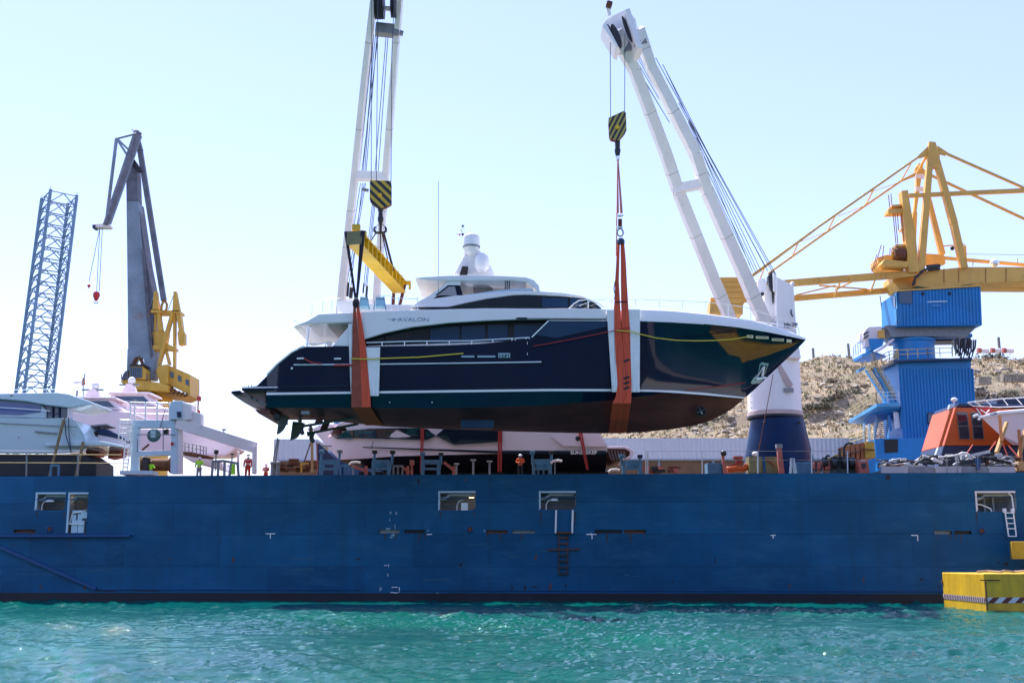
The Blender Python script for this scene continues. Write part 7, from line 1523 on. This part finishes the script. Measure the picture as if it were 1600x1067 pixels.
# ---- rail line along the right half of the deck edge
rl = thing('wire_guard_rail', dp(1150, 80), 'thin wire guard rail with slim posts along the right half of the deck edge', 'guard rail')
for px in (1009, 1012, 1097, 1184, 1268, 1324): strut('post', dp(px, 79.5), P(px, 705, 79.5), .04, M['ltblue'], rl)
for y in (705, 719): strut('wire', P(1007, y, 79.5), P(1345, y - .5, 79.5), .015, M['steelgrey'], rl)
rl = thing('wire_guard_rail', dp(60, 80), 'thin rail with few posts along the left end of the deck edge', 'guard rail')
for px in (-20, 42, 122): strut('post', dp(px, 80), P(px, 709, 80), .06, M['steelgrey'], rl)
for y in (709.5, 722.5): strut('wire', P(-60, y, 80), P(190, y + 1, 80), .03, M['railw'], rl)
def crate(px0, px1, y, Y, m, label, n=4, cat='crate'):
    t = thing('slatted_crate', dp((px0 + px1) / 2, Y), label, cat)
    a, c = dp(px0, Y), dp(px1, Y); zt2 = Z(y, Y)
    MB().span((a.x, Y + .05, DZ), (c.x, Y + 1.3, zt2)).build('crate_body', M[m], t)
    for i in range(n): z0 = lerp(DZ + .4, zt2, i / n); MB().span((a.x, Y, z0 + .05), (c.x, Y + .05, z0 + (zt2 - DZ - .4) / n - .05)).build('slat', M[m], t)
    return t
crate(1106, 1130, 723, 81, 'cradle', 'blue slatted crate left of the red fitting, before the shed'); crate(1246, 1268, 721.5, 81, 'cradle', 'blue slatted crate at the right foot of the dark pedestal')
t = crate(1171, 1216, 713, 81.5, 'plywood' if 'plywood' in M else 'olive', 'large plywood case with blue and red straps in front of the pedestal', 1, 'case')
MB().beam(P(1193, 713, 81.4), P(1195, 738, 81.4), .18, .04).build('blue_strap', M['wblue2'], t); MB().beam(P(1196, 716, 81.4), P(1212, 729, 81.4), .1, .04).build('red_strap', M['redrope'], t)
t = thing('red_fitting', dp(1131, 81), 'red steel post with a dark round head beside the blue crate', 'post'); MB().beam(dp(1133, 81), P(1130, 718, 81), .3, .3, .18, .18).beam(P(1130, 718, 81), P(1129, 711, 81), .18).build('stem', M['pinkred'], t); MB().ball(P(1130.5, 708, 81), .22, 10, 8).build('head', M['sheave'], t, smooth=True)
t = thing('orange_float', dp(1150, 82), 'orange inflatable float and red gear heaped before the shed', 'float'); MB().path([P(1136, 734, 82), P(1150, 731, 82), P(1163, 732, 82), P(1168, 727, 82)], .24, 10).build('tube', M['orange'], t, smooth=True); MB().lathe(P(1153, 715, 82), [(.28, -.15), (.4, 0), (.38, .1), (0, .14)], 12).build('bucket', M['pinkred'], t, smooth=True); MB().beam(P(1150, 723, 82), P(1159, 721, 82), .25).beam(P(1138, 730, 82), P(1150, 726, 82), .2).build('red_gear', M['redrope'], t)
t = thing('red_post', dp(1218, 81), 'tall reddish fender post in front of the dark pedestal', 'post'); MB().beam(dp(1221, 81), P(1217, 697, 81), .4, .3, .3, .3).build('post', M['pinkred'], t); MB().box(P(1217, 697, 81), (.42, .4, .28)).build('cap', M['steelgrey'], t)
t = thing('step_ladder', dp(1240, 80.5), 'pale open step ladder at the pedestal\'s foot', 'ladder')
for a, c in ((1233, 1236), (1245, 1240)): strut('leg', dp(a, 80.5), P(c, 716.5, 80.5), .06, M['ltblue'], t)
for a, c in ((1236, 1237), (1242, 1239)): strut('leg', dp(a, 80.9), P(c, 716.5, 80.6), .05, M['ltblue'], t)
for f in (.45, .65, .85): bar('tread', P(lerp(1233, 1236, f), lerp(741, 716.5, f), 80.5), P(lerp(1245, 1240, f), lerp(741, 716.5, f), 80.5), .08, .05, M['ltblue'], t)
MB().box(P(1238, 716.5, 80.55), (.32, .2, .06)).build('top_cap', M['ltblue'], t)
t = thing('deck_lamp', P(1180, 709, 80), 'white round deck lamp on the plywood case', 'lamp'); MB().ball(P(1180, 709, 80.6), .2, 12, 8, (1.15, 1, .8)).build('shade', M['gel'], t, smooth=True); strut('stem', P(1184, 738, 80.6), P(1183.5, 712, 80.6), .03, M['ltblue'], t)
t = thing('scrap_heap', dp(1030, 85), 'red and dark odds and ends in front of the shed\'s brown wall', 'scrap')
for i in range(14): x = random.uniform(1008, 1055); MB().box(dp(x, 84 + random.random(), DZ + .7 + random.random() * .4), (random.uniform(.3, .9), .3, random.uniform(.1, .35)), random.uniform(-.6, .6)).build('scrap_piece', M[random.choice(['pinkred', 'rust', 'black'])], t)
# ---- winches and gear left of the blue tower
t = thing('mooring_winch', dp(1300, 81), 'dark green mooring winch with hose loops left of the orange tank', 'winch')
MB().prism([(1310, 714), (1336, 714), (1338, 740), (1308, 740)], 81, 83).build('frame', mat('dark_green_machinery', (.03, .06, .06), .6, var=.3, scale=3), t, bevel=.05)
for x, y, r in ((1289, 722, .35), (1302, 724, .42), (1318, 722, .4), (1330, 724, .35)): MB().lathe(P(x, y, 80.9), [(0, -.15), (r, -.15), (r, .15), (0, .15)], 16, 'X').build('winch_drum', M[random.choice(['sheave', 'rust'])], t, smooth=40)
for pts in ([(1300, 736), (1299, 722), (1303, 714), (1308, 714), (1310, 720)], [(1319, 730), (1319, 700), (1322, 694), (1328, 692), (1332, 694)], [(1290, 716), (1292, 712), (1296, 712)]): MB().path([P(x, y, 80.7) for x, y in pts], .08, 7).build('hose_loop', M['black'], t, smooth=True)
for a, c in (((1312, 716), (1312, 701)), ((1275, 737), (1275, 722)), ((1283, 736), (1284, 726))): bar('control_post', P(*a, 80.8), P(*c, 80.8), .14, .14, M['sheave'], t)
MB().beam(P(1284, 722, 81.4), P(1316, 708, 81.4), .16).build('yellow_arm', M['oldyellow'], t)
for x in (1278, 1296): MB().box(dp(x, 81, DZ + .85), (.7, .5, .5)).build('machinery_block', M['pinkred'], t, bevel=.05)
t = thing('orange_tank', dp(1340, 83), 'weathered orange and yellow ribbed tank in front of the blue tower', 'tank')
for i in range(4): MB().prism([(1321 + i * 7.6, 696 - i * 1.3), (1328 + i * 7.6, 694.8 - i * 1.3), (1328 + i * 7.6, 716), (1323 + i * 7.6, 716)], 83 + .02 * i, 85).build('panel', M['tankorange'] if 'tankorange' in M else mat('faded_orange', (.45, .16, .06), .7, var=.25, scale=2), t)
MB().prism([(1352, 690), (1366, 690), (1368, 715), (1352, 715)], 82.9, 85).build('yellow_end', M['oldyellow'], t); bar('band', P(1321, 712, 82.8), P(1352, 701, 82.8), .1, .08, M['rust'], t); bar('band', P(1352, 702, 82.7), P(1367, 703, 82.7), .1, .08, M['rust'], t)
t = thing('fairlead_block', dp(1348, 80.5), 'pinkish weathered fairlead casting on the deck edge', 'fairlead'); MB().prism([(1340, 720), (1357, 719), (1360, 742), (1344, 742)], 80, 81).build('casting', M['pinkred'], t, bevel=.08); MB().prism([(1346, 724), (1354, 723.5), (1352, 731), (1348, 732)], 79.94, 80.0).build('mouth', M['sheave'], t)
# long tray of pipes along the right deck edge
tr = thing('pipe_rack', dp(1470, 80), 'long grey steel tray heaped with pipes and fittings along the right deck edge', 'pipe rack')
for i in range(5): x0, x1 = lerp(1378, 1587, i / 5), lerp(1378, 1587, (i + 1) / 5) - .8; MB().prism([(x0, 728.5), (x1, 728.5), (x1, 745), (x0, 745)], 79.2, 79.4).build('tray_panel', M['steelgrey'] if i % 2 else M['interior'], tr)
MB().span((P(1378, 730, 79.4).x, 79.4, DZ + .3), (P(1587, 730, 79.4).x, 81.6, DZ + .45)).build('tray_floor', M['steelgrey'], tr)
M['whiterag'] = mat('off_white_sacking', (.6, .58, .55), .85, var=.15, scale=3)
random.seed(21)
for i in range(95):
    x = random.uniform(1380, 1586); y = random.uniform(711, 729) if x > 1440 else random.uniform(718, 729); yy = random.uniform(79.6, 81.4); k = random.random(); c = P(x, y, yy); an = random.uniform(-.25, .25)
    mm = M[random.choice(['whiterag', 'black', 'sheave', 'steelgrey', 'interior', 'black', 'rust', 'pinkw'])]
    if k < .45: L_ = random.uniform(.5, 1.9); MB().tube(c - Vector((L_ / 2, 0, an * L_ / 2)), c + Vector((L_ / 2, random.uniform(-.3, .3), an * L_ / 2)), random.uniform(.05, .11), 8).build('pipe', mm, tr, smooth=40)
    elif k < .75: MB().box(c, (random.uniform(.2, .6), .3, random.uniform(.12, .38)), an * 2).build('fitting', mm, tr, bevel=.03)
    else: MB().path([c + Vector((-.4, 0, 0)), c + Vector((-.15, 0, .14)), c + Vector((.15, 0, .1)), c + Vector((.4, 0, -.08))], random.uniform(.07, .14), 8).build('bent_hose', mm, tr, smooth=True)
bar('long_pipe', P(1512, 713, 80), P(1546, 705, 80), .2, .2, M['whiterag'], tr); bar('long_pipe', P(1546, 707, 80.4), P(1572, 716, 80.4), .16, .16, M['black'], tr); bar('long_pipe', P(1500, 722, 79.8), P(1535, 721, 79.8), .3, .28, M['sheave'], tr)
MB().prism([(1524, 715), (1532, 716), (1531, 733), (1527, 735), (1525, 722)], 79.1, 79.18).build('blue_rag', M['wblue2'], tr)
for x in (1496, 1528, 1480): strut('stake', P(x, 740, 79.1), P(x - .5, 712, 79.1), .03, M['steelgrey'], tr)
# ---- orange boat and white bow at the right edge
ob_ = thing('work_boat', dp(1560, 90), 'orange and dark blue work boat superstructure with two tall dark windows', 'boat')
Yo = 88
def bp_(poly, m, nm, o=0, th=4, bev=.05): return MB().prism(poly, Yo + o, Yo + o + th).build(nm, M[m], ob_, bevel=bev)
bp_([(1493, 636), (1560, 638), (1640, 640), (1640, 696), (1475, 696)], 'orange', 'cabin_side', .0, 5); bp_([(1497, 630), (1560, 631), (1640, 632), (1640, 636.5), (1494, 635.8)], 'navy2', 'roof_band', -.05, 5)
bp_([(1474.8, 696.3), (1640, 696.3), (1640, 745), (1462, 745)], 'navy2', 'lower_hull', -.05, 5)
bp_([(1485, 638), (1491, 636), (1472, 697), (1466, 699)], 'sunorange' if 'sunorange' in M else 'orange', 'raked_edge', -.35, .35); bp_([(1484, 632), (1492, 630), (1490, 636), (1483, 639)], 'ltblue', 'edge_top', -.35, .35, .02); bp_([(1466, 699), (1472, 697), (1467, 716), (1460, 716)], 'ltblue', 'edge_foot', -.36, .35, .02)
for x0, y0, s in ((1496, 645, 0), (1518, 645, 0)):
    bp_([(x0 - .8, y0 - 1), (x0 + 15.5, y0 - 1), (x0 + 20, y0 + 41), (x0 + 3.2, y0 + 41)], 'steelgrey', 'window_frame', -.08, .1, .01)
    bp_([(x0, y0), (x0 + 14.6, y0), (x0 + 16.8, y0 + 19.6), (x0 + 2, y0 + 19.6)], 'glass', 'window_pane', -.12, .05, 0); bp_([(x0 + 2.4, y0 + 21.2), (x0 + 17, y0 + 21.2), (x0 + 19, y0 + 40), (x0 + 4, y0 + 40)], 'glass', 'window_pane', -.12, .05, 0)
MB().ball(P(1491, 624.5, Yo + .5), .24, 12, 8, (1.1, 1, .75)).build('radar_dome', M['gel'], ob_, smooth=True); strut('dome_stem', P(1491, 632, Yo + .5), P(1491, 626, Yo + .5), .06, M['gel'], ob_)
bp_([(1560, 622), (1640, 617), (1640, 634), (1556, 634)], 'navy2', 'upper_deckhouse', 1, 4)
wb = thing('sailing_yacht', dp(1590, 86), 'white pointed boat bow with rope railing cut off by the right picture edge', 'yacht')
Yw = 84.2
MB().add([P(1531, 650, Yw), P(1562, 643, Yw), P(1650, 636, Yw), P(1650, 695, Yw + .6), P(1597, 695, Yw + .6), P(1583, 695, Yw + .7), P(1562, 679, Yw + .4), P(1560, 642, Yw + 3), P(1650, 634, Yw + 4.4), P(1650, 695, Yw + 3.6), P(1597, 695, Yw + 3)], [(0, 1, 2, 3, 4, 5, 6), (0, 7, 1), (1, 7, 8, 2), (0, 6, 5, 4, 10, 7), (7, 10, 9, 8)]).build('bow_hull', M['gelpink'], wb)
MB().prism([(1531, 651), (1562, 643), (1650, 635.5), (1650, 640), (1564, 647), (1534, 653)], Yw - .1, Yw + .02).build('sheer_rail', M['gel'], wb, bevel=.03)
MB().path([P(1512, 629, Yw + 1), P(1530, 626.5, Yw + .6), P(1570, 622.5, Yw + .3), P(1650, 618, Yw)], .045, 6).path([P(1512, 629, Yw + 1), P(1520, 634, Yw + 1), P(1560, 636, Yw + 1.6), P(1650, 633, Yw + 2)], .04, 6).build('pulpit_rail', M['gel'], wb, smooth=True)
for a, c in (((1523, 628), (1533, 634)), ((1540, 625), (1550, 635)), ((1567, 623), (1575, 633)), ((1588, 622), (1597, 632)), ((1526, 638), (1534, 650)), ((1532, 640), (1545, 648)), ((1546, 640), (1540, 646))): strut('pulpit_post', P(*a, Yw + .7), P(*c, Yw + .7), .035, M['gel'], wb)
MB().prism([(1546, 645), (1556, 643), (1560, 648), (1548, 650)], Yw - .1, Yw + .3).build('bow_roller', M['chrome'], wb); MB().path([P(1521, 651, Yw), P(1527, 648, Yw), P(1532, 652, Yw), P(1529, 656, Yw)], .1, 7).build('anchor', M['chrome'], wb)
for a in (1541, 1556): MB().prism([(a, 626), (a + 1, 619), (a + 3.5, 615), (a + 5, 616), (a + 4, 626)], Yw + 2, Yw + 2.3).build('fender', M['black'], wb, bevel=.06)
MB().prism([(1518, 636), (1548, 636), (1552, 644), (1535, 648)], Yw + 1.2, Yw + 1.4).build('red_netting', M['redrope'], wb)
for (a, c, lb) in (((1573, 660), (1557, 707), 'pale timber prop leaning left, under the white bow'), ((1602, 672), (1587, 735), 'pale timber prop at the right picture edge'), ((1562, 650), (1565, 690), 'upright orange timber behind the leaning prop'), ((1592, 672), (1596, 725), 'upright orange timber near the right picture edge')):
    tag(MB().beam(P(*a, 82.8), P(*c, 82), .22).build('timber_prop', M['timber'] if a[0] not in (1562, 1592) else mat('orange_timber', (.4, .14, .04), .8)), lb, 'timber prop')
for (a, c, lb) in (((1562, 680), (1576, 716), 'thick red lashing beneath the white bow'), ((1520, 695), (1508, 712), 'thin red lashing crossing the dark blue lower hull'), ((1575, 695), (1592, 715), 'dark red lashing to the right under the white bow'), ((1556, 690), (1546, 704), 'thin red lashing left of the leaning timber')):
    tag(MB().tube(P(*a, 83), P(*c, 82), .05, 6).build('lashing', M['redrope']), lb, 'lashing')
tag(MB().box(P(1596, 729, 80), (.7, .8, .6)).build('cardboard_box', M['timber'], bevel=.02), 'small tan box on the deck edge at the right picture edge', 'box')
